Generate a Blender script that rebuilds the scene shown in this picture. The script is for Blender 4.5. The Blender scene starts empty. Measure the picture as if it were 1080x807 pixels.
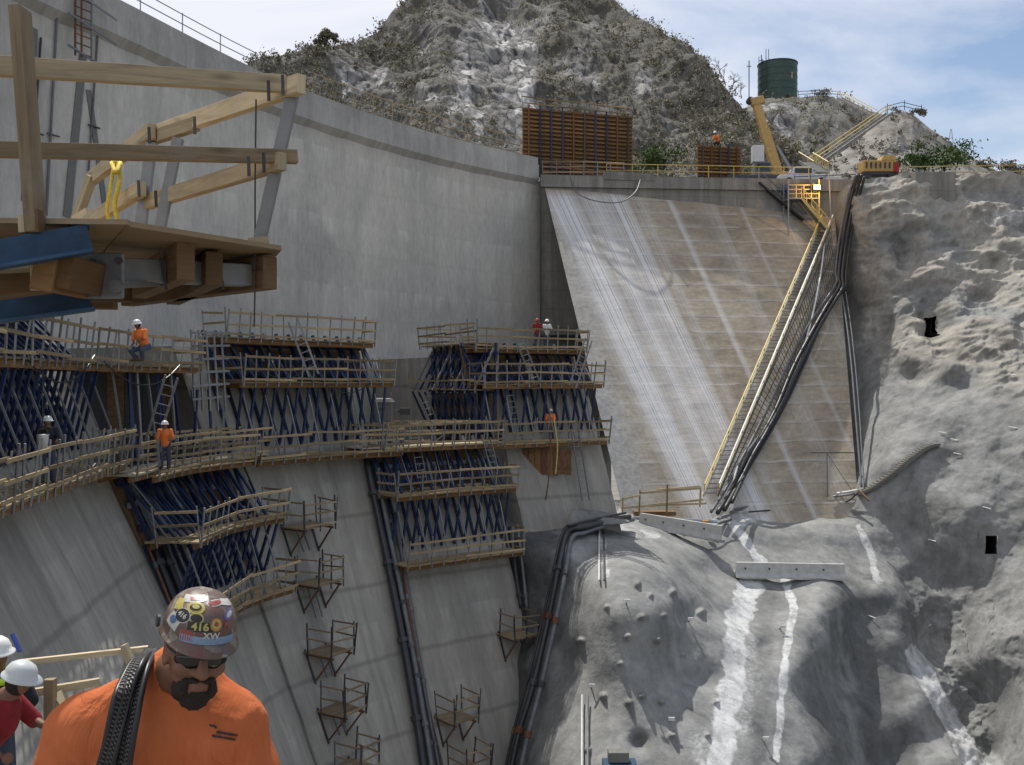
import bpy, bmesh, math, random
import numpy as np
from mathutils import Vector, Matrix

RAD = math.radians
rng = random.Random(11)
S = bpy.context.scene
COL = S.collection
F, HX, HY = 1000.0, 540.0, 403.5          # surveyed from the photograph: focal length and horizon in pixels of a 1080 wide frame


def P(px, py, Y):
    """world point at distance Y (metres) ahead of the viewpoint"""
    return Vector(((px - HX) / F * Y, Y, (HY - py) / F * Y))


# ------------------------------------------------------------------ numpy noise
_perm = np.random.default_rng(3).permutation(256)
_perm = np.concatenate([_perm, _perm, _perm])
_g = np.random.default_rng(4).normal(size=(256, 3))
_g /= np.linalg.norm(_g, axis=1)[:, None]


def perlin(x, y, z):
    x, y, z = np.broadcast_arrays(np.asarray(x, float), np.asarray(y, float), np.asarray(z, float))
    xi, yi, zi = np.floor(x).astype(int), np.floor(y).astype(int), np.floor(z).astype(int)
    xf, yf, zf = x - xi, y - yi, z - zi
    u, v, w = [t * t * t * (t * (t * 6 - 15) + 10) for t in (xf, yf, zf)]
    out = 0
    for dx in (0, 1):
        for dy in (0, 1):
            for dz in (0, 1):
                h = _perm[_perm[_perm[(xi + dx) & 255] + ((yi + dy) & 255)] + ((zi + dz) & 255)]
                g = _g[h]
                d = g[..., 0] * (xf - dx) + g[..., 1] * (yf - dy) + g[..., 2] * (zf - dz)
                out = out + d * (u if dx else 1 - u) * (v if dy else 1 - v) * (w if dz else 1 - w)
    return out * 1.6


def fbm(x, y, z, o=4, gain=.5):
    s, a, f = 0, 1.0, 1.0
    for i in range(o):
        s = s + a * perlin(x * f + 7.3 * i, y * f + 1.7 * i, z * f + 3.1 * i)
        a *= gain
        f *= 2.03
    return s


def ridged(x, y, z, o=4):
    s, a, f = 0, 1.0, 1.0
    for i in range(o):
        s = s + a * (1 - 2 * np.abs(perlin(x * f + 5.3 * i, y * f + 9.7 * i, z * f + 2.1 * i)))
        a *= .5
        f *= 2.1
    return s


def smooth(a, b, x):
    t = np.clip((x - a) / (b - a), 0, 1)
    return t * t * (3 - 2 * t)


# ------------------------------------------------------------------ materials
MATS = {}


class NT:
    def __init__(self, name):
        self.m = bpy.data.materials.new(name)
        self.m.use_nodes = True
        self.t = self.m.node_tree
        self.n = self.t.nodes
        self.b = self.n['Principled BSDF']
        MATS[name] = self.m

    def node(self, typ, **kw):
        n = self.n.new(typ)
        for k, v in kw.items():
            if k in n.inputs:
                n.inputs[k].default_value = v
            else:
                setattr(n, k, v)
        return n

    def link(self, a, b):
        self.t.links.new(a, b)

    def coord(self, kind='Object', scale=(1, 1, 1), rot=(0, 0, 0)):
        if kind.startswith('uv:'):
            c = self.node('ShaderNodeUVMap')
            c.uv_map = kind[3:]
            o = c.outputs[0]
        else:
            o = self.node('ShaderNodeTexCoord').outputs[kind]
        mp = self.node('ShaderNodeMapping')
        mp.inputs['Scale'].default_value = scale
        mp.inputs['Rotation'].default_value = rot
        self.link(o, mp.inputs[0])
        return mp.outputs[0]

    def noise(self, co, scale=1, detail=5, rough=.55, dist=0):
        n = self.node('ShaderNodeTexNoise')
        n.inputs['Scale'].default_value = scale
        n.inputs['Detail'].default_value = detail
        n.inputs['Roughness'].default_value = rough
        n.inputs['Distortion'].default_value = dist
        self.link(co, n.inputs['Vector'])
        return n.outputs['Fac']

    def ramp(self, fac, stops, interp='LINEAR'):
        r = self.node('ShaderNodeValToRGB')
        r.color_ramp.interpolation = interp
        e = r.color_ramp.elements
        while len(e) > 1:
            e.remove(e[0])
        for i, (p, c) in enumerate(stops):
            el = e[0] if i == 0 else e.new(p)
            el.position = p
            if not hasattr(c, '__len__'):
                c = (c, c, c)
            el.color = (*c[:3], 1)
        self.link(fac, r.inputs[0])
        return r.outputs[0]

    def mix(self, fac, a, b, mode='MIX'):
        n = self.node('ShaderNodeMix', data_type='RGBA', blend_type=mode)
        for i, s, v in ((0, n.inputs[0], fac), (1, n.inputs[6], a), (2, n.inputs[7], b)):
            if hasattr(v, 'is_output'):
                self.link(v, s)
            elif hasattr(v, '__len__'):
                s.default_value = (*v[:3], 1)
            else:
                s.default_value = v if i == 0 else (v, v, v, 1)
        return n.outputs[2]

    def math(self, op, a, b=0.0, clamp=False):
        n = self.node('ShaderNodeMath', operation=op, use_clamp=clamp)
        for s, v in ((n.inputs[0], a), (n.inputs[1], b)):
            if hasattr(v, 'is_output'):
                self.link(v, s)
            else:
                s.default_value = v
        return n.outputs[0]

    def attr(self, name):
        n = self.node('ShaderNodeAttribute', attribute_name=name)
        return n.outputs['Fac']

    def sep(self, co):
        n = self.node('ShaderNodeSeparateXYZ')
        self.link(co, n.inputs[0])
        return n.outputs

    def rnd(self):
        return self.node('ShaderNodeObjectInfo').outputs['Random']

    def out(self, col=None, rough=.85, bump=None, bstr=.3, bdist=.02, metal=0, spec=.3):
        if col is not None:
            if hasattr(col, 'is_output'):
                self.link(col, self.b.inputs['Base Color'])
            else:
                self.b.inputs['Base Color'].default_value = (*col, 1)
        self.b.inputs['Roughness'].default_value = rough
        self.b.inputs['Metallic'].default_value = metal
        self.b.inputs['Specular IOR Level'].default_value = spec
        if bump is not None:
            b = self.node('ShaderNodeBump')
            b.inputs['Strength'].default_value = bstr
            b.inputs['Distance'].default_value = bdist
            self.link(bump, b.inputs['Height'])
            self.link(b.outputs[0], self.b.inputs['Normal'])
        return self.m


def simple(name, col, var=.25, scale=3., rough=.7, metal=0, bump=.15, objvar=.25, spec=.3, bdist=.01):
    t = NT(name)
    co = t.coord()
    f = t.noise(co, scale, 6, .6)
    c = t.ramp(f, [(.25, tuple(x * (1 - var) for x in col)), (.75, tuple(min(1, x * (1 + var)) for x in col))])
    if objvar:
        k = t.math('MULTIPLY_ADD', t.rnd(), objvar * 2)
        k.node.inputs[2].default_value = 1 - objvar
        c = t.mix(1.0, c, k, 'MULTIPLY')
    return t.out(c, rough, f if bump else None, bump, bdist, metal, spec)


def wood(name, col, dark=.55, scale=1.0, objvar=.3):
    """sawn timber: grain runs along whichever axis the board's own length was given (uv x is the length)"""
    t = NT(name)
    co = t.coord('uv:UVMap', (1.2 * scale, 22 * scale, 1))
    g = t.noise(co, 1.0, 6, .65, 1.2)
    co2 = t.coord('uv:UVMap', (.6 * scale, 2.0 * scale, 1))
    big = t.noise(co2, 1.6, 4, .6)
    c = t.ramp(g, [(.3, tuple(x * dark for x in col)), (.5, col), (.72, tuple(min(1, x * 1.18) for x in col))])
    c = t.mix(1.0, c, t.ramp(big, [(.32, (.62, .6, .6)), (.62, (1.08, 1.05, 1.0))]), 'MULTIPLY')
    kn = t.node('ShaderNodeTexVoronoi', feature='F1')
    kn.inputs['Scale'].default_value = 1.0
    t.link(t.coord('uv:UVMap', (2.6, 9, 1)), kn.inputs['Vector'])
    c = t.mix(t.ramp(kn.outputs['Distance'], [(.05, .8), (.11, .45), (.2, 0)]), c, tuple(x * .38 for x in col))
    st = t.noise(t.coord('Object', (3, 3, 3)), 1.0, 5, .7)
    c = t.mix(t.ramp(st, [(.56, 0), (.7, .55)]), c, tuple(.5 * x + .1 for x in col))
    k = t.math('MULTIPLY_ADD', t.rnd(), objvar * 2)
    k.node.inputs[2].default_value = 1 - objvar
    c = t.mix(1.0, c, k, 'MULTIPLY')
    return t.out(c, .8, g, .25, .004, 0, .25)


# ------------------------------------------------------------------ object helpers
ORG = {}


def empty(name, loc=(0, 0, 0)):
    o = bpy.data.objects.new(name, None)
    o.empty_display_size = .2
    COL.objects.link(o)
    o.location = loc
    ORG[o.name] = Vector(loc)
    return o


def tag(o, label=None, cat=None, group=None, kind=None):
    if label: o['label'] = label
    if cat: o['category'] = cat
    if group: o['group'] = group
    if kind: o['kind'] = kind
    return o


def thing(name, label, cat, loc=(0, 0, 0), group=None):
    return tag(empty(name, loc), label, cat, group)


class MB:
    def __init__(self):
        self.v, self.f, self.uv, self.mi = [], [], [], []

    def face(self, idx, uv=None, mi=0):
        self.f.append(idx)
        self.uv.append(uv or [(0, 0)] * len(idx))
        self.mi.append(mi)

    def poly(self, pts, uv=None, mi=0):
        n = len(self.v)
        self.v += [tuple(p) for p in pts]
        self.face(list(range(n, n + len(pts))), uv, mi)
        return self

    def hexa(self, c, mi=0, L=None):
        """8 corners: 0-3 start ring, 4-7 end ring; uv x along the length"""
        n = len(self.v)
        self.v += [tuple(p) for p in c]
        c = [Vector(p) for p in c]
        L = (c[4] - c[0]).length
        w = (c[1] - c[0]).length
        h = (c[3] - c[0]).length
        u0 = (n * .37) % 7
        fs = [((0, 3, 2, 1), w, h, 0), ((4, 5, 6, 7), w, h, 0)]
        self.face([n, n + 3, n + 2, n + 1], [(u0, 0), (u0 + h * .1, 0), (u0 + h * .1, w), (u0, w)], mi)
        self.face([n + 4, n + 5, n + 6, n + 7], [(u0, 0), (u0 + w * .1, 0), (u0 + w * .1, h), (u0, h)], mi)
        off = 0
        for a, b, d in ((0, 1, w), (1, 2, h), (2, 3, w), (3, 0, h)):
            self.face([n + a, n + b, n + b + 4, n + a + 4], [(u0, off), (u0, off + d), (u0 + L, off + d), (u0 + L, off)], mi)
            off += d
        return self

    def beam(self, p0, p1, w, h, up=(0, 0, 1), mi=0):
        p0, p1 = Vector(p0), Vector(p1)
        d = (p1 - p0).normalized()
        up = Vector(up)
        s = d.cross(up)
        if s.length < 1e-3:
            s = d.cross(Vector((1, 0, 0)))
            if s.length < 1e-3:
                s = d.cross(Vector((0, 1, 0)))
        s.normalize()
        u = s.cross(d)
        c = []
        for p in (p0, p1):
            for a, b in ((-1, -1), (1, -1), (1, 1), (-1, 1)):
                c.append(p + s * (a * w / 2) + u * (b * h / 2))
        return self.hexa(c, mi)

    def box(self, c, sz, ax=None, mi=0):
        c = Vector(c)
        if ax is None:
            ax = (Vector((1, 0, 0)), Vector((0, 1, 0)), Vector((0, 0, 1)))
        a, b, d = [Vector(v) * s / 2 for v, s in zip(ax, sz)]
        cs = [c - a + q for q in (-b - d, b - d, b + d, -b + d)] + [c + a + q for q in (-b - d, b - d, b + d, -b + d)]
        return self.hexa(cs, mi)

    def tube(self, pts, r, n=8, closed=False, cap=True, mi=0):
        pts = [Vector(p) for p in pts]
        m = len(pts)
        rr = r if hasattr(r, '__len__') else [r] * m
        base = len(self.v)
        prev = None
        L = 0
        for i, p in enumerate(pts):
            if closed:
                d = pts[(i + 1) % m] - pts[i - 1]
            else:
                d = pts[min(i + 1, m - 1)] - pts[max(i - 1, 0)]
            d.normalize()
            if prev is None:
                a = d.orthogonal().normalized()
            else:
                a = (prev - d * prev.dot(d)).normalized()
            prev = a
            b = d.cross(a)
            for k in range(n):
                t = 2 * math.pi * k / n
                self.v.append(tuple(p + (a * math.cos(t) + b * math.sin(t)) * rr[i]))
        seg = m if closed else m - 1
        for i in range(seg):
            i2 = (i + 1) % m
            l2 = L + (pts[i2] - pts[i]).length
            for k in range(n):
                k2 = (k + 1) % n
                self.face([base + i * n + k, base + i * n + k2, base + i2 * n + k2, base + i2 * n + k],
                          [(L, k / n), (L, (k + 1) / n), (l2, (k + 1) / n), (l2, k / n)], mi)
            L = l2
        if cap and not closed:
            self.face([base + k for k in range(n)][::-1], None, mi)
            self.face([base + (m - 1) * n + k for k in range(n)], None, mi)
        return self

    def lathe(self, prof, c, n=32, mi=0, capb=True):
        c = Vector(c)
        base = len(self.v)
        for (r, z) in prof:
            for k in range(n):
                t = 2 * math.pi * k / n
                self.v.append((c.x + r * math.cos(t), c.y + r * math.sin(t), c.z + z))
        for i in range(len(prof) - 1):
            for k in range(n):
                k2 = (k + 1) % n
                self.face([base + i * n + k, base + i * n + k2, base + (i + 1) * n + k2, base + (i + 1) * n + k],
                          [(k / n * 6, prof[i][1]), ((k + 1) / n * 6, prof[i][1]), ((k + 1) / n * 6, prof[i + 1][1]), (k / n * 6, prof[i + 1][1])], mi)
        if capb:
            self.face([base + (len(prof) - 1) * n + k for k in range(n)], None, mi)
            self.face([base + k for k in range(n)][::-1], None, mi)
        return self

    def build(self, name, mat, parent=None, smooth=False, bevel=0, label=None):
        me = bpy.data.meshes.new(name)
        o = None
        root = parent
        while root is not None and root.parent is not None:
            root = root.parent
        off = ORG.get(root.name, Vector((0, 0, 0))) if root is not None else Vector((0, 0, 0))
        V = np.array(self.v, float) - np.array(off)
        me.from_pydata(V.tolist(), [], self.f)
        uvl = me.uv_layers.new(name='UVMap')
        flat = [c for u in self.uv for p in u for c in p]
        if len(flat) == len(uvl.data) * 2:
            uvl.data.foreach_set('uv', flat)
        mats = mat if isinstance(mat, (list, tuple)) else [mat]
        for m in mats:
            me.materials.append(MATS[m] if isinstance(m, str) else m)
        if len(mats) > 1:
            me.polygons.foreach_set('material_index', self.mi)
        if smooth:
            me.polygons.foreach_set('use_smooth', [True] * len(me.polygons))
        me.update()
        o = bpy.data.objects.new(name, me)
        COL.objects.link(o)
        if parent is not None:
            o.parent = parent
        if bevel:
            b = o.modifiers.new('Bevel', 'BEVEL')
            b.width = bevel
            b.segments = 2
            b.limit_method = 'ANGLE'
        if label: o['label'] = label
        return o


def grid_mesh(name, V, nu, nv, mat, uvs=None, attrs=None, parent=None, smooth=True, flip=False):
    """V: (nu*nv,3) array, index i*nv+j"""
    i, j = np.meshgrid(np.arange(nu - 1), np.arange(nv - 1), indexing='ij')
    a = (i * nv + j).ravel()
    q = np.stack([a, a + nv, a + nv + 1, a + 1], 1)
    if flip:
        q = q[:, ::-1]
    me = bpy.data.meshes.new(name)
    me.vertices.add(len(V))
    off = np.array(ORG.get(parent.name, Vector((0, 0, 0)))) if parent is not None else np.zeros(3)
    me.vertices.foreach_set('co', (V - off).astype(np.float32).ravel())
    me.loops.add(q.size)
    me.loops.foreach_set('vertex_index', q.ravel().astype(np.int32))
    me.polygons.add(len(q))
    me.polygons.foreach_set('loop_start', np.arange(0, q.size, 4, dtype=np.int32))
    me.polygons.foreach_set('loop_total', np.full(len(q), 4, dtype=np.int32))
    me.update(calc_edges=True)
    if smooth:
        me.polygons.foreach_set('use_smooth', [True] * len(q))
    for nm, arr in (uvs or {}).items():
        l = me.uv_layers.new(name=nm)
        l.data.foreach_set('uv', arr[q.ravel()].astype(np.float32).ravel())
    for nm, arr in (attrs or {}).items():
        at = me.attributes.new(nm, 'FLOAT', 'POINT')
        at.data.foreach_set('value', arr.astype(np.float32))
    me.materials.append(MATS[mat])
    me.validate()
    o = bpy.data.objects.new(name, me)
    COL.objects.link(o)
    if parent is not None:
        o.parent = parent
    return o


def pts_mesh(name, V, Fc, mat, parent=None, smooth=True):
    me = bpy.data.meshes.new(name)
    root = parent
    while root is not None and root.parent is not None:
        root = root.parent
    off = np.array(ORG.get(root.name, Vector((0, 0, 0)))) if root is not None else np.zeros(3)
    me.from_pydata((np.asarray(V) - off).tolist(), [], np.asarray(Fc).tolist())
    me.materials.append(MATS[mat] if isinstance(mat, str) else mat)
    if smooth:
        me.polygons.foreach_set('use_smooth', [True] * len(me.polygons))
    o = bpy.data.objects.new(name, me)
    COL.objects.link(o)
    if parent is not None:
        o.parent = parent
    return o


class Curve:
    """Catmull-Rom plan curve with arc length; normal points downstream (to the right of travel)"""
    def __init__(self, pts):
        p = [Vector((*q, 0)) for q in pts]
        p = [p[0] * 2 - p[1]] + p + [p[-1] * 2 - p[-2]]
        out = []
        for i in range(1, len(p) - 2):
            for k in range(24):
                t = k / 24
                a, b, c, d = p[i - 1:i + 3]
                out.append(.5 * ((2 * b) + (c - a) * t + (2 * a - 5 * b + 4 * c - d) * t * t + (3 * b - a - 3 * c + d) * t ** 3))
        out.append(p[-2])
        self.p = np.array([(q.x, q.y) for q in out])
        self.s = np.concatenate([[0], np.cumsum(np.linalg.norm(np.diff(self.p, axis=0), axis=1))])
        self.L = self.s[-1]

    def at(self, s):
        return np.array([np.interp(s, self.s, self.p[:, 0]), np.interp(s, self.s, self.p[:, 1])])

    def nrm(self, s):
        t = self.at(s + .8) - self.at(s - .8)
        t = t / np.linalg.norm(t)
        return np.array([t[1], -t[0]]), t


def spline(pts, k=8):
    p = [Vector(q) for q in pts]
    p = [p[0] * 2 - p[1]] + p + [p[-1] * 2 - p[-2]]
    out = []
    for i in range(1, len(p) - 2):
        for j in range(k):
            t = j / k
            a, b, c, d = p[i - 1:i + 3]
            out.append(.5 * ((2 * b) + (c - a) * t + (2 * a - 5 * b + 4 * c - d) * t * t + (3 * b - a - 3 * c + d) * t ** 3))
    out.append(p[-2])
    return out
# ================================================================== materials
wood('new_timber', (.5, .42, .28))
wood('weathered_timber', (.30, .235, .15), .5)
wood('orange_timber', (.2, .115, .05), .5)
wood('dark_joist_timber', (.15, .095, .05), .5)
wood('far_timber', (.33, .255, .15), .6, .6, .45)
wood('plywood_board', (.27, .2, .12), .75, .4)
wood('pale_plywood', (.5, .46, .36), .85, .4)
simple('blue_steel', (.018, .032, .085), .45, 6, .5, 0, .1, .35)
simple('dull_blue_steel', (.02, .055, .11), .45, 8, .5, 0, .2, .1)
simple('galvanised_steel', (.2, .205, .21), .2, 9, .5, .35, .1, .2)
simple('dark_steel', (.06, .06, .065), .3, 9, .55, .3, .1, .3)
simple('rusty_steel', (.13, .06, .035), .4, 9, .8, .1, .2, .3)
simple('black_hose', (.017, .018, .021), .3, 6, .45, 0, 0, .2, .5)
simple('black_pipe', (.025, .026, .03), .3, 3, .4, 0, 0, .3, .5)
simple('grey_pipe', (.13, .135, .145), .25, 3, .5, .2, 0, .3)
simple('white_pipe', (.6, .6, .58), .15, 5, .5, 0, 0, .1)
simple('yellow_paint', (.48, .37, .12), .2, 5, .55, 0, 0, .15)
simple('machine_yellow', (.4, .26, .09), .2, 3, .45, 0, 0, .1)
simple('yellow_rope_fibre', (.6, .45, .06), .3, 60, .8, 0, .4, .1)
simple('red_paint', (.35, .03, .025), .2, 5, .5, 0, 0, .2)
simple('orange_cloth', (.75, .2, .05), .1, 20, .9, 0, .1, .1)
simple('red_cloth', (.2, .018, .022), .2, 16, .95, 0, .1, 0)
simple('lime_cloth', (.45, .75, .06), .1, 20, .8, 0, 0, 0)
simple('dark_cloth', (.02, .022, .028), .3, 20, .95, 0, .1, .2)
simple('jean_cloth', (.05, .065, .1), .3, 20, .95, 0, .1, .2)
simple('skin', (.18, .088, .056), .15, 25, .6, 0, .08, .1)
simple('dark_hair', (.022, .015, .012), .3, 60, .8, 0, .6, 0)
simple('white_plastic', (.72, .72, .7), .07, 4, .35, 0, 0, .05, .5)
simple('dull_white_plastic', (.5, .52, .52), .1, 4, .4, 0, 0, .05, .5)
simple('blue_plastic', (.02, .05, .25), .1, 4, .4, 0, 0, 0, .5)
simple('black_plastic', (.008, .008, .009), .1, 4, .15, 0, 0, 0, .6)
simple('bucket_white', (.6, .6, .58), .1, 4, .5, 0, 0, .1)
simple('toilet_grey', (.15, .15, .14), .15, 4, .5, 0, 0, 0)
simple('tank_green', (.05, .085, .07), .2, 1.2, .5, 0, 0, 0)
simple('void_black', (.02, .02, .02), .1, 3, 1, 0, 0, 0, 0)
simple('precast_concrete', (.42, .42, .4), .2, 3, .85, 0, .2, .05)
simple('road_asphalt', (.06, .06, .06), .2, 2, .9, 0, .2, 0)
simple('bark', (.07, .055, .045), .3, 4, .95, 0, .3, .2)
simple('scrub_leaf', (.18, .165, .11), .5, .13, .95, 0, 0, 0)
simple('dry_scrub_leaf', (.22, .2, .16), .4, .2, .95, 0, 0, 0)
simple('green_leaf', (.06, .1, .022), .4, 1.1, .85, 0, 0, .1)
simple('tan_bark', (.2, .15, .09), .3, 4, .95, 0, .3, .2)


def dam_mat(name, base, streak_amp, lift, dark=(.5, .5, .5), tint=(1, 1, 1), liftstr=.25, bands=None, grime=0.):
    """cast concrete; UV in metres: x along the wall, y height. Vertical run-off streaks, board marks and lift joints"""
    t = NT(name)
    c1 = t.coord('uv:UVMap', (1.1, .05, 1))
    s1 = t.noise(c1, 1.0, 6, .62, .25)
    c2 = t.coord('uv:UVMap', (.18, .12, 1))
    big = t.noise(c2, 1.0, 5, .6, .5)
    c3 = t.coord('uv:UVMap', (4.5, 1.1, 1))
    fine = t.noise(c3, 1.0, 8, .7)
    col = t.ramp(s1, [(.3, tuple(b * (1 - streak_amp) for b in base)), (.5, base), (.68, tuple(min(1, b * (1 + streak_amp)) for b in base))])
    col = t.mix(1.0, col, t.ramp(big, [(.3, (.72, .73, .74)), (.65, (1.08, 1.07, 1.05))]), 'MULTIPLY')
    col = t.mix(1.0, col, t.ramp(fine, [(.3, .82), (.65, 1.06)]), 'MULTIPLY')
    uv = t.sep(t.coord('uv:UVMap'))
    # lift joints every `lift` metres, a little crooked
    w = t.math('MULTIPLY_ADD', big, .5)
    t.link(uv[1], w.node.inputs[2])
    fr = t.math('FRACT', t.math('DIVIDE', w, lift))
    d = t.math('ABSOLUTE', t.math('SUBTRACT', fr, .5))
    line = t.ramp(d, [(.455, 0), (.487, 1)])
    col = t.mix(t.math('MULTIPLY', line, liftstr), col, tuple(b * .35 for b in base))
    # soft light stain just under each lift
    pale = t.math('MULTIPLY', t.ramp(fr, [(.2, 0), (.48, 1), (.5, 0)]), t.ramp(s1, [(.45, 0), (.6, .55)]))
    col = t.mix(t.math('MULTIPLY', pale, .5), col, tuple(min(1, b * 1.5) for b in base))
    if bands:
        # darker strips standing at fixed stations on the wall
        lo, hi = bands[0], bands[1]
        x = t.math('ADD', uv[0], t.math('MULTIPLY', uv[1], bands[3] if len(bands) > 3 else 0))
        x = t.math('ADD', x, t.math('MULTIPLY', t.math('SUBTRACT', big, .5), .5))
        x = t.math('DIVIDE', t.math('SUBTRACT', x, lo), hi - lo)
        stops = [(0, 0)]
        for (a, b, k) in bands[2]:
            a, b = (a - lo) / (hi - lo), (b - lo) / (hi - lo)
            e = .004
            stops += [(a - e, 0), (a + e, k), (b - e, k), (b + e, 0)]
        m = t.ramp(x, stops[:31])
        m = t.math('MULTIPLY', m, t.ramp(s1, [(.25, .6), (.55, 1)]))
        col = t.mix(m, col, tuple(b * .33 for b in base))
    h = t.math('ADD', fine, t.math('MULTIPLY', line, -.6))
    return t.out(col, .9, h, .35, .03, 0, .2)


dam_mat('old_dam_concrete', (.52, .5, .46), .07, 4.6, liftstr=.05)
dam_mat('parapet_concrete', (.42, .41, .385), .15, 30, liftstr=0)
dam_mat('new_dam_concrete', (.325, .306, .272), .22, 3.05, liftstr=.4)
dam_mat('cap_wall_concrete', (.23, .22, .2), .35, 1.6, liftstr=.25)

# ---- shotcrete
t = NT('shotcrete')
co = t.coord()
n1 = t.noise(co, .35, 8, .62, .4)
n2 = t.noise(co, 2.2, 8, .7)
n3 = t.noise(t.coord('Object', (.9, .9, .16)), 1.0, 6, .6, .6)
col = t.ramp(n1, [(.3, (.18, .181, .174)), (.5, (.24, .242, .234)), (.7, (.3, .301, .29))])
col = t.mix(1.0, col, t.ramp(n2, [(.3, .78), (.65, 1.1)]), 'MULTIPLY')
col = t.mix(1.0, col, t.ramp(n3, [(.33, (.74, .75, .75)), (.55, (1., 1., 1.))]), 'MULTIPLY')
col = t.mix(t.math('MULTIPLY', t.attr('tan'), .6), col, t.mix(1.0, col, (1.5, 1.36, 1.18), 'MULTIPLY'))
n5 = t.noise(co, 5.5, 6, .7, .5)
st = t.math('ADD', t.attr('stain'), t.math('MULTIPLY', t.math('SUBTRACT', n5, .5), 1.1))
st = t.math('ADD', st, t.math('MULTIPLY', t.math('SUBTRACT', n3, .5), .8))
st = t.math('MULTIPLY', t.ramp(st, [(.34, 0), (.78, 1)]), .78)
st = t.math('MULTIPLY', st, t.ramp(t.noise(t.coord('Object', (1.4, 1.4, .5)), 1.0, 7, .72, .4), [(.36, .3), (.58, 1)]))
col = t.mix(st, col, (.64, .65, .65))
dk = t.attr('shade_earth')  # mask of painted shade and dark earth
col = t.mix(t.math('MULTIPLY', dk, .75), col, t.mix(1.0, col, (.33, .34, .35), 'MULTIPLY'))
t.out(col, .92, t.math('ADD', t.math('ADD', n2, n5), t.math('MULTIPLY', n1, 1.5)), .42, .09, 0, .15)

# ---- the sloping spillway face. UV 'UVMap' in metres (along, up the slope); UV 'Run' = (stain coordinate, height)
t = NT('spillway_concrete')
big = t.noise(t.coord('uv:UVMap', (.16, .2, 1)), 1.0, 6, .6, .4)
fine = t.noise(t.coord('uv:UVMap', (2.2, 2.2, 1)), 1.0, 8, .7)
lat = t.noise(t.coord('uv:UVMap', (.5, 2.6, 1)), 1.0, 6, .6, .4)
runn = t.noise(t.coord('uv:Run', (.28, .012, 1)), 1.0, 7, .68, .2)
runf = t.noise(t.coord('uv:Run', (.75, .015, 1)), 1.0, 6, .6, .1)
col = t.ramp(big, [(.3, (.21, .173, .128)), (.5, (.315, .266, .198)), (.7, (.4, .346, .265))])
col = t.mix(1.0, col, t.ramp(fine, [(.3, .78), (.65, 1.1)]), 'MULTIPLY')
col = t.mix(1.0, col, t.ramp(lat, [(.3, .84), (.65, 1.1)]), 'MULTIPLY')
uv = t.sep(t.coord('uv:UVMap'))
w = t.math('MULTIPLY_ADD', big, .5)
t.link(uv[1], w.node.inputs[2])
fr = t.math('FRACT', t.math('DIVIDE', w, 1.75))
band = t.ramp(fr, [(.0, 0), (.05, .9), (.12, .25), (.3, 0), (.92, 0), (1, .4)])
bn = t.math('MULTIPLY', band, t.ramp(lat, [(.35, 0), (.62, 1)]))
col = t.mix(t.math('MULTIPLY', bn, .85), col, (.5, .48, .44))
col = t.mix(t.math('MULTIPLY', t.ramp(fr, [(.93, 0), (.985, .6), (1, 0)]), .9), col, (.12, .1, .085))
run = t.sep(t.coord('uv:Run'))
x = t.math('ADD', run[0], t.math('MULTIPLY', t.math('SUBTRACT', runn, .5), 5.0))
x = t.math('DIVIDE', t.math('SUBTRACT', x, 540), 300)


def q(a): return (a - 540) / 300


st = t.ramp(x, [(0, .15), (q(556), .1), (q(566), .5), (q(572), .95), (q(590), 1.), (q(597), .5), (q(606), .55), (q(613), .95), (q(624), .55), (q(634), .7), (q(640), .95),
                (q(648), .75), (q(654), .1), (q(664), .35), (q(672), .05), (q(692), .03), (q(695), .6), (q(698), .5), (q(701), .03), (q(722), .05), (q(740), .25), (q(745), .05),
                (q(764), .0), (q(768), .35), (q(772), .0), (q(800), .05), (q(812), .3), (q(818), 0)])
lm = t.attr('fade')
st = t.math('MULTIPLY', st, t.ramp(runf, [(.38, .15), (.52, 1)]))
st = t.math('MULTIPLY', st, lm)
col = t.mix(t.math('MULTIPLY', st, .85), col, (.66, .67, .69))
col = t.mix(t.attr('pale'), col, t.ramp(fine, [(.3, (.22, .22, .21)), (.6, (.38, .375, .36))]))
t.out(col, .85, t.math('ADD', fine, lat), .4, .05, 0, .25)

# ---- mountain and hills
t = NT('mountain_ground')
co = t.coord()
n1 = t.noise(co, .09, 8, .6, .5)
n2 = t.noise(co, .7, 8, .7, .3)
fis = t.coord('Object', (1, .6, .3), (0, RAD(-24), 0))
n3 = t.noise(fis, .55, 10, .72, .5)
n4 = t.noise(co, 2.6, 6, .7)
wn = t.node('ShaderNodeTexNoise')
wn.inputs['Scale'].default_value = .5
wn.inputs['Detail'].default_value = 5
t.link(fis, wn.inputs['Vector'])
wv_ = t.mix(.16, fis, wn.outputs['Color'], 'LINEAR_LIGHT')
vo_ = t.node('ShaderNodeTexVoronoi', feature='DISTANCE_TO_EDGE')
vo_.inputs['Scale'].default_value = .42
t.link(wv_, vo_.inputs['Vector'])
crack = t.ramp(vo_.outputs['Distance'], [(0, .35), (.05, .8), (.14, 1)])
vf_ = t.node('ShaderNodeTexVoronoi', feature='F1')
vf_.inputs['Scale'].default_value = .42
t.link(wv_, vf_.inputs['Vector'])
cell = t.ramp(t.sep(vf_.outputs['Color'])[0], [(0, .72), (1, 1.2)])
soil = t.ramp(n1, [(.3, (.085, .081, .069)), (.5, (.13, .123, .107)), (.7, (.175, .166, .147))])
soil = t.mix(t.ramp(n2, [(.48, 0), (.66, .6)]), soil, (.085, .082, .055))
rock = t.ramp(n3, [(.33, (.1, .097, .092)), (.43, (.18, .175, .168)), (.55, (.25, .243, .236)), (.7, (.36, .352, .342))])
rock = t.mix(1.0, rock, crack, 'MULTIPLY')
rock = t.mix(1.0, rock, cell, 'MULTIPLY')
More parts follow.
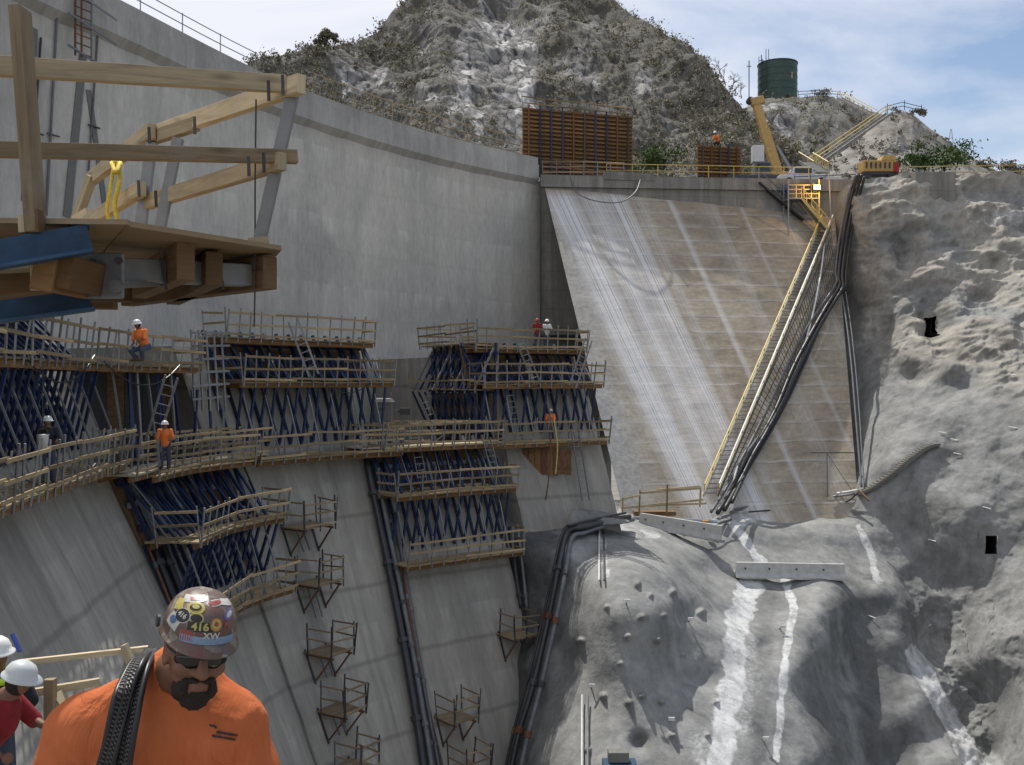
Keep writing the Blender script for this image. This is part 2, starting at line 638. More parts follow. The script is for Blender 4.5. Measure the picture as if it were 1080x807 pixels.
rock = t.mix(1.0, rock, t.ramp(n4, [(.35, .8), (.6, 1.06)]), 'MULTIPLY')
m = t.math('ADD', t.attr('rock'), t.math('MULTIPLY', t.math('SUBTRACT', n2, .5), 1.2))
m = t.math('ADD', m, t.math('MULTIPLY', t.math('SUBTRACT', n1, .5), .8))
col = t.mix(t.ramp(m, [(.4, 0), (.56, 1)]), soil, rock)
wm = t.math('MULTIPLY', t.attr('white'), t.ramp(t.sep(vf_.outputs['Color'])[1], [(.45, 0), (.6, 1)]))
wm = t.math('MULTIPLY', wm, t.ramp(n3, [(.44, 0), (.52, 1)]))
col = t.mix(t.math('MULTIPLY', wm, crack), col, (.62, .61, .59))
t.out(col, .95, t.math('ADD', t.math('ADD', n4, n3), t.math('MULTIPLY', crack, .8)), .75, .35, 0, .1)

t = NT('pale_hill_ground')
co = t.coord()
n1 = t.noise(co, .25, 8, .65, .5)
n2 = t.noise(co, 1.3, 8, .7, .3)
col = t.ramp(n1, [(.3, (.15, .137, .115)), (.5, (.25, .235, .21)), (.7, (.35, .335, .31))])
col = t.mix(t.ramp(n2, [(.55, 0), (.7, .7)]), col, (.1, .095, .06))
t.out(col, .95, n2, .7, .35, 0, .1)

simple('valley_ground', (.17, .16, .14), .35, .2, .95, 0, .4, 0)

# ---- hard hat of the foreground worker: brown-grey shell under layers of rubbed sticker scraps
t = NT('sticker_hat')
co = t.coord('Object')
v = t.node('ShaderNodeTexVoronoi', feature='F1')
v.inputs['Scale'].default_value = 34
t.link(co, v.inputs['Vector'])
pc = t.ramp(t.sep(v.outputs['Color'])[0], [(0, (.12, .07, .055)), (.3, (.16, .11, .09)), (.5, (.3, .27, .24)), (.66, (.2, .05, .04)), (.78, (.42, .39, .33)), (.9, (.09, .1, .14))], 'CONSTANT')
f = t.noise(co, 60, 6, .7)
c = t.mix(t.ramp(f, [(.4, .25), (.62, .9)]), pc, (.15, .105, .085))
c = t.mix(1.0, c, (.75, .72, .7), 'MULTIPLY')
t.out(c, .4, f, .15, .002, 0, .4)
for nm, c_ in (('sticker_yellow', (.38, .32, .08)), ('sticker_black', (.015, .014, .014)), ('sticker_white', (.42, .41, .38)), ('sticker_blue', (.07, .12, .24)),
               ('sticker_red', (.24, .045, .035)), ('sticker_orange', (.42, .2, .04)), ('sticker_violet', (.13, .1, .25)), ('sticker_pale_blue', (.17, .25, .35))):
    simple(nm, c_, .2, 120, .4, 0, 0, 0, .4)

t = NT('worker_shirt')
co = t.coord()
f = t.noise(co, 5, 5, .6, .8)
c = t.ramp(f, [(.3, (.43, .115, .042)), (.7, (.53, .155, .062))])
w = t.noise(t.coord('Object', (1, 1, .4)), 9, 4, .55, 1.5)
t.out(c, .95, w, .8, .02, 0, .1)
t = NT('wire_rope_steel')
wv = t.node('ShaderNodeTexWave', wave_type='BANDS', bands_direction='DIAGONAL')
wv.inputs['Scale'].default_value = 1
t.link(t.coord('uv:UVMap', (55, 1.0, 1)), wv.inputs['Vector'])
c = t.ramp(wv.outputs['Fac'], [(.1, (.03, .027, .025)), (.6, (.085, .08, .075)), (.95, (.17, .165, .16))])
t.out(c, .5, wv.outputs['Fac'], 1., .01, .5, .4)

t = NT('lamp_glow')
t.b.inputs['Emission Color'].default_value = (1, .48, .12, 1)
t.b.inputs['Emission Strength'].default_value = 2.6
t.out((.9, .7, .4), .4)
# ================================================================== camera, sky, sun
cam = bpy.data.cameras.new('camera')
cam.sensor_width = 36.0
cam.lens = 36.0 * F / 1080.0
cam.clip_start = .05
cam.clip_end = 6000
co_ = bpy.data.objects.new('camera', cam)
COL.objects.link(co_)
co_.location = (0, 0, 0)
co_.rotation_euler = (RAD(90), 0, 0)
S.camera = co_

SUN_EL, SUN_AZ = 58.5, -23.0                # azimuth measured from straight ahead (+Y), negative = to the left
sd = Vector((math.sin(RAD(SUN_AZ)) * math.cos(RAD(SUN_EL)), math.cos(RAD(SUN_AZ)) * math.cos(RAD(SUN_EL)), math.sin(RAD(SUN_EL))))
sl = bpy.data.lights.new('sun', 'SUN')
sl.energy = 4.2
sl.angle = RAD(.55)
sl.color = (1, .955, .89)
so = bpy.data.objects.new('sun', sl)
COL.objects.link(so)
so.rotation_euler = sd.to_track_quat('Z', 'Y').to_euler()

W = bpy.data.worlds.new('World')
S.world = W
W.use_nodes = True
wt = W.node_tree
bg = wt.nodes['Background']
sky = wt.nodes.new('ShaderNodeTexSky')
sky.sky_type = 'NISHITA'
sky.sun_disc = False
sky.sun_elevation = RAD(SUN_EL)
sky.sun_rotation = RAD(SUN_AZ)
sky.dust_density = .6
sky.air_density = 1.0
tc = wt.nodes.new('ShaderNodeTexCoord')
# cloud layer: project the view direction on a plane overhead
sx = wt.nodes.new('ShaderNodeSeparateXYZ')
wt.links.new(tc.outputs['Generated'], sx.inputs[0])


def wmath(op, a, b=0.0, clamp=False):
    n = wt.nodes.new('ShaderNodeMath')
    n.operation = op
    n.use_clamp = clamp
    for s_, v_ in ((n.inputs[0], a), (n.inputs[1], b)):
        if hasattr(v_, 'is_output'): wt.links.new(v_, s_)
        else: s_.default_value = v_
    return n.outputs[0]


den = wmath('ADD', wmath('MAXIMUM', sx.outputs[2], 0.0), .16)
cb = wt.nodes.new('ShaderNodeCombineXYZ')
wt.links.new(wmath('DIVIDE', sx.outputs[0], den), cb.inputs[0])
wt.links.new(wmath('DIVIDE', sx.outputs[1], den), cb.inputs[1])
cn = wt.nodes.new('ShaderNodeTexNoise')
cn.inputs['Scale'].default_value = 1.05
cn.inputs['Detail'].default_value = 8
cn.inputs['Roughness'].default_value = .56
cn.inputs['Distortion'].default_value = .5
cmap = wt.nodes.new('ShaderNodeMapping')
cmap.inputs['Location'].default_value = (1.7, .35, 2)
cmap.inputs['Scale'].default_value = (.8, 1.25, 1)
wt.links.new(cb.outputs[0], cmap.inputs[0])
wt.links.new(cmap.outputs[0], cn.inputs['Vector'])
# more cloud towards the sun side (left)
bias = wmath('ADD', cn.outputs['Fac'], wmath('MULTIPLY', sx.outputs[0], -.16))
cr = wt.nodes.new('ShaderNodeValToRGB')
e = cr.color_ramp.elements
e[0].position, e[0].color = .29, (.04, .04, .04, 1)
e[1].position, e[1].color = .57, (1, 1, 1, 1)
wt.links.new(bias, cr.inputs[0])
mx = wt.nodes.new('ShaderNodeMix')
mx.data_type = 'RGBA'
wt.links.new(cr.outputs[0], mx.inputs[0])
wt.links.new(sky.outputs[0], mx.inputs[6])
mx.inputs[7].default_value = (7.5, 7.7, 8.4, 1)
wt.links.new(mx.outputs[2], bg.inputs['Color'])
bg.inputs['Strength'].default_value = .095

S.view_settings.view_transform = 'Standard'
S.view_settings.look = 'None'
S.view_settings.exposure = .3
S.view_settings.gamma = 1
S.cycles.use_denoising = True
S.cycles.max_bounces = 6
S.cycles.diffuse_bounces = 3

# ================================================================== valley floor
g = MB()
g.poly([(-3000, -3000, -46), (3000, -3000, -46), (3000, 4000, -46), (-3000, 4000, -46)])
tag(g.build('ground', 'valley_ground'), kind='structure')

# ================================================================== old dam
OLD = Curve([(-25, 1), (-25.6, 14), (-24.6, 27), (-22.1, 41), (-19.8, 47), (-14.5, 60.3), (-6.5, 72), (2, 80.3), (9, 86)])
CREST = 19.0
s_end = OLD.s[np.argmin(np.abs(OLD.p[:, 0] - 2.1) + (OLD.p[:, 1] < 60) * 99)]


def old_pt(s, z, off=0.):
    n, t_ = OLD.nrm(s)
    p = OLD.at(s) + n * off
    return Vector((p[0], p[1], z))


old = thing('arch_dam', 'tall pale grey curved concrete dam wall with a thickened crest at upper left', 'dam', (-14.5, 60, -46))
ns = 110
ss = np.linspace(0, OLD.L, ns)
zs = np.linspace(-46, 17.1, 60)
V = np.array([old_pt(s, z, .02 * math.sin(s * 1.7)) for s in ss for z in zs])
UV = np.array([(s, z) for s in ss for z in zs])
grid_mesh('dam_face', V, ns, len(zs), 'old_dam_concrete', {'UVMap': UV}, parent=old)
# crest / parapet solid, stops at the abutment
prof = [(.0, 16.75), (.42, 17.15), (.42, 18.35), (.3, 18.4), (.3, 19.0), (-.1, 19.0), (-.1, 18.0), (-4.6, 18.0), (-4.6, 16.0), (-.3, 16.0)]
b = MB()
sp = np.linspace(0, s_end, 90)
rings = [[old_pt(s, z, o) for o, z in prof] for s in sp]
m = len(prof)
for r_ in rings:
    b.v += [tuple(p) for p in r_]
for i in range(len(sp) - 1):
    for k in range(m):
        k2 = (k + 1) % m
        b.face([i * m + k, i * m + k2, (i + 1) * m + k2, (i + 1) * m + k],
               [(sp[i], prof[k][1]), (sp[i], prof[k2][1]), (sp[i + 1], prof[k2][1]), (sp[i + 1], prof[k][1])])
b.face([(len(sp) - 1) * m + k for k in range(m)])
b.build('parapet', 'parapet_concrete', old)
bk = MB()
for i in range(0, ns - 1):
    a, c = old_pt(ss[i], -46, -4.6), old_pt(ss[i + 1], -46, -4.6)
    a2, c2 = old_pt(ss[i], 16.2, -4.6), old_pt(ss[i + 1], 16.2, -4.6)
    bk.poly([a, a2, c2, c], [(ss[i], -46), (ss[i], 16), (ss[i + 1], 16), (ss[i + 1], -46)])
bk.build('upstream_face', 'old_dam_concrete', old)

# ================================================================== new thickening blocks
NEW = Curve([(-10.6, 6), (-11.6, 16), (-13.3, 25), (-14.4, 33), (-13.6, 39), (-9.6, 45.3), (-3, 50.8), (3.2, 54.6), (9, 57.5)])
SL = .47


def FP(s, z, off=0.):
    n, t_ = NEW.nrm(s)
    p = NEW.at(s) + n * (SL * (-3 - z) + off)
    return Vector((p[0], p[1], z))


def DP(s, zd, out, z=None, zref=None):
    """point above a level deck: 'out' metres from the face at height zd"""
    n, t_ = NEW.nrm(s)
    p = NEW.at(s) + n * (SL * (-3 - zd) + out)
    return Vector((p[0], p[1], zd if z is None else z))


def face_off(p):
    i = int(np.argmin(((NEW.p - np.array([p.x, p.y])) ** 2).sum(1)))
    s = NEW.s[i]
    n, t_ = NEW.nrm(s)
    d = np.array([p.x, p.y]) - NEW.at(s)
    return float(d @ n) - SL * (-3 - p.z), s + float(d @ t_)


def on_face(px, py, off=0.):
    """where a sight line meets the sloping new face"""
    prev = None
    for Y in np.arange(9, 75, .25):
        o, s = face_off(P(px, py, Y))
        if prev is not None and prev > off >= o:
            k = (prev - off) / (prev - o)
            Y2 = Y - .25 + .25 * k
            p = P(px, py, Y2)
            return face_off(p)[1], p.z, p
        prev = o
    return s, P(px, py, 50).z, P(px, py, 50)


sAB = on_face(140, 525)[0]
sBB = on_face(262, 600)[0]
sBC = on_face(392, 505)[0]
sCD = on_face(541, 600)[0]
sD0 = float(min(np.arange(10., NEW.L, .05), key=lambda q_: abs((lambda p: p.x / p.y * F + HX - 515)(FP(q_, .5, .3)))))
sD1 = sD0 + 6.6
J = .22


def block(name, s0, s1, ztop, label, back=15.0, zbot=-46):
    r_ = thing(name, label, 'concrete block', tuple(FP((s0 + s1) / 2, -3, 0)))
    r_.location.z = zbot
    ORG[r_.name] = Vector(r_.location)
    n_s = max(4, int((s1 - s0) / .5))
    S_ = np.linspace(s0 + J / 2, s1 - J / 2, n_s)
    Z_ = np.linspace(zbot, ztop, 70)
    V_, U_ = [], []
    for s in S_:
        for z in Z_:
            V_.append(FP(s, z, .03 * math.sin(z * 2.06 + s * .3) ** 9))
            U_.append((s + 3.7 * len(name), z))
    grid_mesh('front_face', np.array(V_), n_s, len(Z_), 'new_dam_concrete', {'UVMap': np.array(U_)}, parent=r_)
    mb = MB()
    for i in range(n_s - 1):
        a, c = FP(S_[i], ztop), FP(S_[i + 1], ztop)
        mb.poly([a, c, DP(S_[i + 1], ztop, -back), DP(S_[i], ztop, -back)],
                [(S_[i], 0), (S_[i + 1], 0), (S_[i + 1], back), (S_[i], back)])
    for s in (S_[0], S_[-1]):
        for i in range(len(Z_) - 1):
            za, zb = Z_[i], Z_[i + 1]
            mb.poly([FP(s, za), FP(s, zb), DP(s, ztop, -back, zb), DP(s, ztop, -back, za)], [(0, za), (0, zb), (back, zb), (back, za)])
    mb.build('side_faces', 'new_dam_concrete', r_)
    return r_


block('concrete_block', 0.5, sAB, 1.6, 'nearest sloping concrete block of the new dam face, at the left edge')
block('concrete_block', sAB, sBB, -3.6, 'low narrow concrete block between the nearest block and the toilet block')
block('concrete_block', sBB, sBC, 1.6, 'streaked concrete block whose face carries a column of small bracket platforms')
block('concrete_block', sBC, sCD, -3.6, 'low concrete block between two bundles of dark pipes')
block('concrete_block', sD0, sD1, 1.6, 'farthest concrete block beside the sloping spillway face', zbot=-9.2)

# ================================================================== spillway / abutment slab
TL, TR, BL, BR = P(572, 188, 80.3), P(880, 224, 82.0), P(656, 534, 60.2), P(905, 526, 63.0)
spw = thing('spillway_apron', 'broad sloping tan concrete apron with white run-off streaks', 'spillway', tuple(BL))
nu, nv = 130, 150
V, UV, RUN, fade, pale = [], [], [], [], []
for i in range(nu):
    a = i / (nu - 1)
    for j in range(nv):
        c = j / (nv - 1) * 1.06 - .06
        p = (BL.lerp(BR, a)).lerp(TL.lerp(TR, a), c)
        px, py = p.x / p.y * F + HX, HY - p.z / p.y * F
        V.append(p)
        UV.append((a * 26, p.z * 1.35))
        RUN.append((px - .46 * (py - 190), p.z))
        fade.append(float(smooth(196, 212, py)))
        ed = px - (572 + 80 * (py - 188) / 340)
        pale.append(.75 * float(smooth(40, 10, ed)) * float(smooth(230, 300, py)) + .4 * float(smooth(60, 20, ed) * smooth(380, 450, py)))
V = np.array(V)
dsp = fbm(V[:, 0] * .5, V[:, 1] * .5, V[:, 2] * .5, 4) * .05
V[:, 2] += dsp
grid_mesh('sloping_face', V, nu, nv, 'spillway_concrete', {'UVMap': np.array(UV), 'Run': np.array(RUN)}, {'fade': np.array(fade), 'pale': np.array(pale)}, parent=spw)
b = MB()
for j in range(20):
    p0, p1 = BL.lerp(TL, j / 20), BL.lerp(TL, (j + 1) / 20)
    b.poly([p0, p1, p1 + Vector((3.5, 24, 0)), p0 + Vector((3.5, 24, 0))], [(0, p0.z), (0, p1.z), (24, p1.z), (24, p0.z)])
p0 = BL + Vector((0, .0, 0))
b.poly([p0, p0 + Vector((3.5, 24, 0)), p0 + Vector((3.5, 24, -30)), p0 + Vector((0, 0, -30))], [(0, 0), (24, 0), (24, -30), (0, -30)])
b.poly([BL, BR, BR + Vector((0, 0, -30)), BL + Vector((0, 0, -30))], [(0, 0), (17, 0), (17, -30), (0, -30)])
b.build('cheek_wall', 'new_dam_concrete', spw)

# cap wall and crest road at the abutment
RZ = 17.15
CAPP = [(2.4, 79.6), (13, 80.4), (25.5, 81.4), (29.5, 81.6), (36, 81.0), (46, 80.2), (80, 78.5)]
cw = thing('cap_wall', 'stained concrete retaining wall carrying the crest road above the apron', 'wall', (2.4, 79.6, 8))
b = MB()
for i in range(len(CAPP) - 1):
    a, c = Vector((*CAPP[i], 0)), Vector((*CAPP[i + 1], 0))
    L = (c - a).length
    for z0, z1, o in ((4, RZ - .75, 0.), (RZ - .75, RZ + .25, -.28)):
        A0, C0 = a + Vector((0, o, 0)), c + Vector((0, o, 0))
        u0 = a.x
        b.poly([A0 + Vector((0, 0, z0)), C0 + Vector((0, 0, z0)), C0 + Vector((0, 0, z1)), A0 + Vector((0, 0, z1))], [(u0, z0), (u0 + L, z0), (u0 + L, z1), (u0, z1)])
    b.poly([a + Vector((0, -.28, RZ + .25)), c + Vector((0, -.28, RZ + .25)), c + Vector((0, .3, RZ + .25)), a + Vector((0, .3, RZ + .25))])
    b.poly([a + Vector((0, -.28, RZ - .75)), a + Vector((0, 0, RZ - .75)), c + Vector((0, 0, RZ - .75)), c + Vector((0, -.28, RZ - .75))])
    b.poly([a + Vector((0, .3, RZ + .25)), c + Vector((0, .3, RZ + .25)), c + Vector((0, .3, RZ - .2)), a + Vector((0, .3, RZ - .2))])
a = Vector((2.4, 79.6, 0))
b.poly([a + Vector((0, -.28, 4)), a + Vector((0, -.28, RZ + .25)), a + Vector((0, 8, RZ + .25)), a + Vector((0, 8, 4))], [(0, 4), (0, 17), (8, 17), (8, 4)])
b.build('wall_face', 'cap_wall_concrete', cw)
b = MB()
for i in range(len(CAPP) - 1):
    a, c = CAPP[i], CAPP[i + 1]
    b.poly([(a[0], a[1] + .28, RZ), (c[0], c[1] + .28, RZ), (c[0] + 4, c[1] + 16, RZ + .2), (a[0] + 4, a[1] + 16, RZ + .2)])
tag(b.build('road', 'road_asphalt'), kind='structure')
# concrete stub walls standing proud of the shotcrete near the road
for (x0, x1, z0, lab) in ((33.6, 36.9, 14.2, 'low square concrete stub wall on the rock below the crest road'), ):
    b = MB()
    b.box(((x0 + x1) / 2, 79.6, (z0 + RZ) / 2 + .1), (x1 - x0, 1.4, RZ - z0 + .6))
    b.uv = [[(q_[0] * 1.0, q_[1] + 3) for q_ in u] for u in b.uv]
    tag(b.build('stub_wall', 'cap_wall_concrete', bevel=.05), lab, 'wall')

# ================================================================== shotcreted slope: one terrain sheet through surveyed points
CP = [(900, 204, 80.2), (1000, 206, 79.4), (1090, 194, 79.6), (940, 232, 78.2), (1180, 200, 78.5), (1180, 186, 80), (890, 186, 82), (1050, 186, 80.4),
      (893, 300, 80.3), (900, 400, 73), (907, 515, 63.2), (935, 300, 76.5), (965, 330, 72.5), (1030, 330, 69.5), (1085, 300, 70.5), (940, 400, 69.5), (1020, 400, 65),
      (1085, 400, 62.5), (935, 465, 64.2), (1000, 440, 62.6), (1085, 480, 57.5), (1000, 490, 60.6), (950, 545, 61), (1005, 560, 58), (1040, 575, 56.8), (1085, 590, 54.5),
      (1180, 400, 58), (1180, 600, 49), (1180, 840, 40), (1085, 655, 51), (1040, 690, 52.4), (1085, 800, 44.5), (1085, 840, 43.5),
      (850, 300, 86), (860, 400, 79), (870, 500, 69), (700, 300, 86), (600, 300, 88), (750, 480, 72), (655, 480, 73), (600, 480, 74), (500, 300, 90), (500, 480, 76),
      (656, 545, 59.6), (780, 540, 60.8), (905, 535, 62.3), (720, 562, 57.6), (850, 562, 59.6), (900, 570, 59.2), (660, 562, 54.2), (622, 562, 51), (590, 562, 50.2), (556, 568, 49.8),
      (830, 606, 55.6), (905, 602, 56.6), (700, 598, 48.2), (760, 600, 54.6), (640, 606, 44.8), (622, 580, 48.6), (595, 620, 46.8), (555, 610, 49.2),
      (800, 640, 51), (700, 640, 43.7), (640, 650, 42.3), (872, 640, 51.4), (908, 646, 54), (800, 700, 45.6), (700, 700, 42.2), (640, 700, 41.4), (597, 700, 44.6), (574, 700, 45), (546, 660, 48.6), (846, 700, 46.2), (900, 708, 51.8),
      (800, 800, 39.6), (690, 800, 38), (635, 800, 37.8), (600, 800, 39.2), (562, 800, 42), (542, 800, 44), (858, 800, 41), (905, 800, 46.6), (800, 842, 37.6), (640, 842, 36), (527, 842, 44), (510, 800, 46.5), (528, 740, 47.5),
      (505, 600, 52), (490, 700, 50), (480, 800, 48), (520, 540, 53), (560, 540, 55), (930, 622, 54.8), (948, 680, 52.4), (975, 740, 50), (1005, 800, 47.8), (950, 800, 48),
      (958, 608, 58.4), (985, 680, 56.6), (1015, 740, 54), (1052, 800, 50.5), (960, 580, 60)]
CP = np.array(CP, float)
px0, px1, py0, py1, st_ = 486, 1180, 186, 842, 1.35
gu = np.arange(px0, px1, st_)
gv = np.arange(py0, py1, st_)
GX, GY = np.meshgrid(gu, gv, indexing='ij')


def rbf(cp, X, Yy):
    A = np.sqrt(((cp[:, None, :2] - cp[None, :, :2]) ** 2).sum(2) + 15 ** 2)
    n = len(cp)
    M = np.zeros((n + 3, n + 3))
    M[:n, :n] = A
    M[:n, n] = 1
    M[:n, n + 1:] = cp[:, :2]
    M[n:, :n] = M[:n, n:].T
    w = np.linalg.solve(M, np.concatenate([cp[:, 2], np.zeros(3)]))
    out = w[n] + w[n + 1] * X + w[n + 2] * Yy
    for k in range(n):
        out = out + w[k] * np.sqrt((X - cp[k, 0]) ** 2 + (Yy - cp[k, 1]) ** 2 + 15 ** 2)
    return out


D = rbf(CP, GX, GY)


def seg_dist(X, Y, pts):
    d = np.full(X.shape, 1e9)
    for (x0, y0), (x1, y1) in zip(pts[:-1], pts[1:]):
        vx, vy = x1 - x0, y1 - y0
        tt = np.clip(((X - x0) * vx + (Y - y0) * vy) / (vx * vx + vy * vy), 0, 1)
        d = np.minimum(d, np.hypot(X - x0 - tt * vx, Y - y0 - tt * vy))
    return d


PX3 = (GX - HX) / F * D
PZ3 = (HY - GY) / F * D
upper = smooth(425, 370, GY - .25 * (GX - 1000)) * smooth(880, 910, GX)
lowr = smooth(930, 990, GX - .35 * (GY - 640)) * smooth(600, 660, GY)
mound = smooth(530, 570, GY) * (1 - lowr) * smooth(985, 935, GX - .35 * (GY - 640))
rest = np.clip(1 - upper - lowr - mound, 0, 1)
n_big = fbm(PX3 * .16, D * .16, PZ3 * .2, 3)
n_rock = ridged(PX3 * .3 + .15 * PZ3, D * .3, PZ3 * .52 - .1 * PX3, 5)
n_lump = fbm(PX3 * .55, D * .5, PZ3 * .6, 5, .5)
n_fine = fbm(PX3 * 1.6, D * 1.6, PZ3 * 1.8, 4, .55)
disp = upper * (1.0 * n_big + .44 * (n_rock - .9) + .14 * n_lump + .09 * n_fine) \
    + lowr * (.6 * n_big + .4 * (n_rock - .9) + .35 * n_lump + .1 * n_fine) \
    + mound * (.5 * n_big + .1 * n_lump + .012 * n_fine) \
    + rest * (.8 * n_big + .22 * n_lump + .02 * n_fine)
# hollows and ledges of the rock face
for (x, y, rx, ry, k) in ((990, 340, 18, 26, -2.2), (960, 265, 14, 22, -1.4), (935, 350, 22, 16, -1.3), (1050, 300, 40, 22, -1.5), (970, 395, 16, 10, -1.2), (1000, 390, 26, 10, 1.2),
                         (1060, 345, 24, 14, .9), (960, 235, 26, 12, .8), (1030, 225, 30, 10, .9), (775, 650, 40, 10, -.35), (735, 715, 26, 12, -.5), (725, 648, 16, 12, -.55),
                         (674, 783, 9, 10, -.8), (812, 680, 12, 10, -.5), (680, 600, 40, 14, .5), (870, 560, 40, 14, .6), (740, 600, 30, 12, -.3), (940, 490, 40, 14, .5), (1010, 520, 30, 20, .6)):
    disp += k * np.exp(-((GX - x) / rx) ** 2 - ((GY - y) / ry) ** 2)
# shotcreted nail heads
NAILS = [(672, 616), (676, 652), (662, 672), (693, 676), (709, 625), (740, 645), (612, 676), (636, 734), (663, 741), (677, 734), (697, 740), (709, 775), (620, 790), (686, 628),
         (655, 700), (720, 690), (640, 640), (756, 740), (745, 775), (700, 650)]
for i, (x, y) in enumerate(NAILS):
    r_ = 3.4 if i < 13 else 2.6
    disp += (.5 if i < 13 else .28) * np.exp(-(((GX - x) / r_) ** 2 + ((GY - y) / r_) ** 2) ** 1.5)
keep = smooth(.0, 1.0, np.ones_like(D))
disp *= np.where(GY < 540, smooth(-2, 40, GX - (876 + (GY - 222) * .085)), 1) * .999
V = np.stack([PX3, D, PZ3], 2)
V[..., 1] -= disp * .86
V[..., 2] += disp * .33
jn = fbm(PX3 * .9, D * .9, PZ3 * .9, 3)
stain = np.zeros_like(D)
for pts, w0, k in (([(792, 612), (778, 660), (772, 720), (764, 770), (757, 815)], 15, .8), ([(828, 612), (838, 640), (828, 700), (822, 760), (820, 800)], 5, .8),
                   ([(772, 552), (790, 578), (804, 598)], 6, .9), ([(800, 540), (772, 552)], 9, .7), ([(906, 556), (919, 580), (927, 612)], 4.5, .7),
                   ([(962, 688), (985, 735), (1010, 775), (1040, 830)], 11, .9), ([(1010, 775), (1045, 815)], 8, .6), ([(634, 560), (640, 605)], 4, .6), ([(720, 790), (760, 770)], 10, .3),
                   ([(660, 540), (640, 556), (690, 566)], 7, .5), ([(1085, 225), (1040, 235)], 6, .5), ([(790, 690), (775, 760), (745, 800)], 20, .4)):
    stain = np.maximum(stain, k * smooth(w0 * 1.15, w0 * .65, seg_dist(GX, GY, pts) + jn * w0 * .45))
shade_earth = np.zeros_like(D)  # painted dark: shade on the mound's right side, excavated earth in the gully
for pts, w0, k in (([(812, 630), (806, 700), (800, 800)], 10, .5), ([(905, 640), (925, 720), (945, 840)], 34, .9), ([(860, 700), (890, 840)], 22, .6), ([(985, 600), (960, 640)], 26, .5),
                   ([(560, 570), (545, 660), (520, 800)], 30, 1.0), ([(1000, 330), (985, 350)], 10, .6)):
    shade_earth = np.maximum(shade_earth, k * smooth(w0 * 1.3, w0 * .5, seg_dist(GX, GY, pts) + jn * w0 * .5))
tan = upper * smooth(-.3, .5, n_big + .3)
ni, nj = GX.shape
sc_obj = grid_mesh('rock_slope', V.reshape(-1, 3), ni, nj, 'shotcrete', None, {'stain': stain.ravel(), 'shade_earth': shade_earth.ravel(), 'tan': tan.ravel()}, flip=True)
tag(sc_obj, kind='structure')
# open the sheet where the apron stands and where the two adits enter
bm = bmesh.new()
bm.from_mesh(sc_obj.data)
bm.verts.ensure_lookup_table()
gx, gy = GX.ravel(), GY.ravel()


def gone(i):
    x, y = gx[i], gy[i]
    if y < 528 and x < 876 + (y - 222) * .085 - 4: return True
    if 1034.5 < x < 1049 and 566 < y < 586: return True
    if 984 < x < 997 and 325 < y < 350: return True
    return False


kill = [f for f in bm.faces if all(gone(v.index) for v in f.verts)]
bmesh.ops.delete(bm, geom=kill, context='FACES')
bm.to_mesh(sc_obj.data)
bm.free()


def sheet(px, py, up=0.):
    """point on the shotcrete surface seen at this sight line"""
    i = int(np.clip(round((px - px0) / st_), 0, ni - 1))
    j = int(np.clip(round((py - py0) / st_), 0, nj - 1))
    return Vector(V_SHEET[i, j]) + Vector((0, -.86 * up, .5 * up))


V_SHEET = V
for (a_, c_, e_, f_, lab) in ((1033.5, 565.5, 1050, 587, 'small square dark adit opening low in the grey shotcrete slope'), (982.5, 323.5, 998.5, 352, 'dark adit opening high in a hollow of the rough rock')):
    m_ = P((a_ + e_) / 2, (c_ + f_) / 2, max(sheet(x_, y_).y for x_ in (a_, e_) for y_ in (c_, f_)) + .12)
    w_, h_ = (e_ - a_) / F * m_.y + .1, (f_ - c_) / F * m_.y + .1
    r_ = thing('adit', lab, 'tunnel opening', tuple(m_))
    b = MB()
    for sx_, sz_ in ((-1, 0), (1, 0), (0, -1), (0, 1)):
        if sx_:
            b.box(m_ + Vector((sx_ * (w_ / 2 - .02), 1.7, 0)), (.12, 3.4, h_ + .2))
        else:
            b.box(m_ + Vector((0, 1.7, sz_ * (h_ / 2 - .02))), (w_ - .16, 3.4, .12))
    b.build('lining', 'void_black', r_)
    b = MB()
    b.box(m_ + Vector((0, 3.3, 0)), (w_ + .1, .2, h_ + .1))
    b.build('back_wall', 'void_black', r_)

# ================================================================== mountains


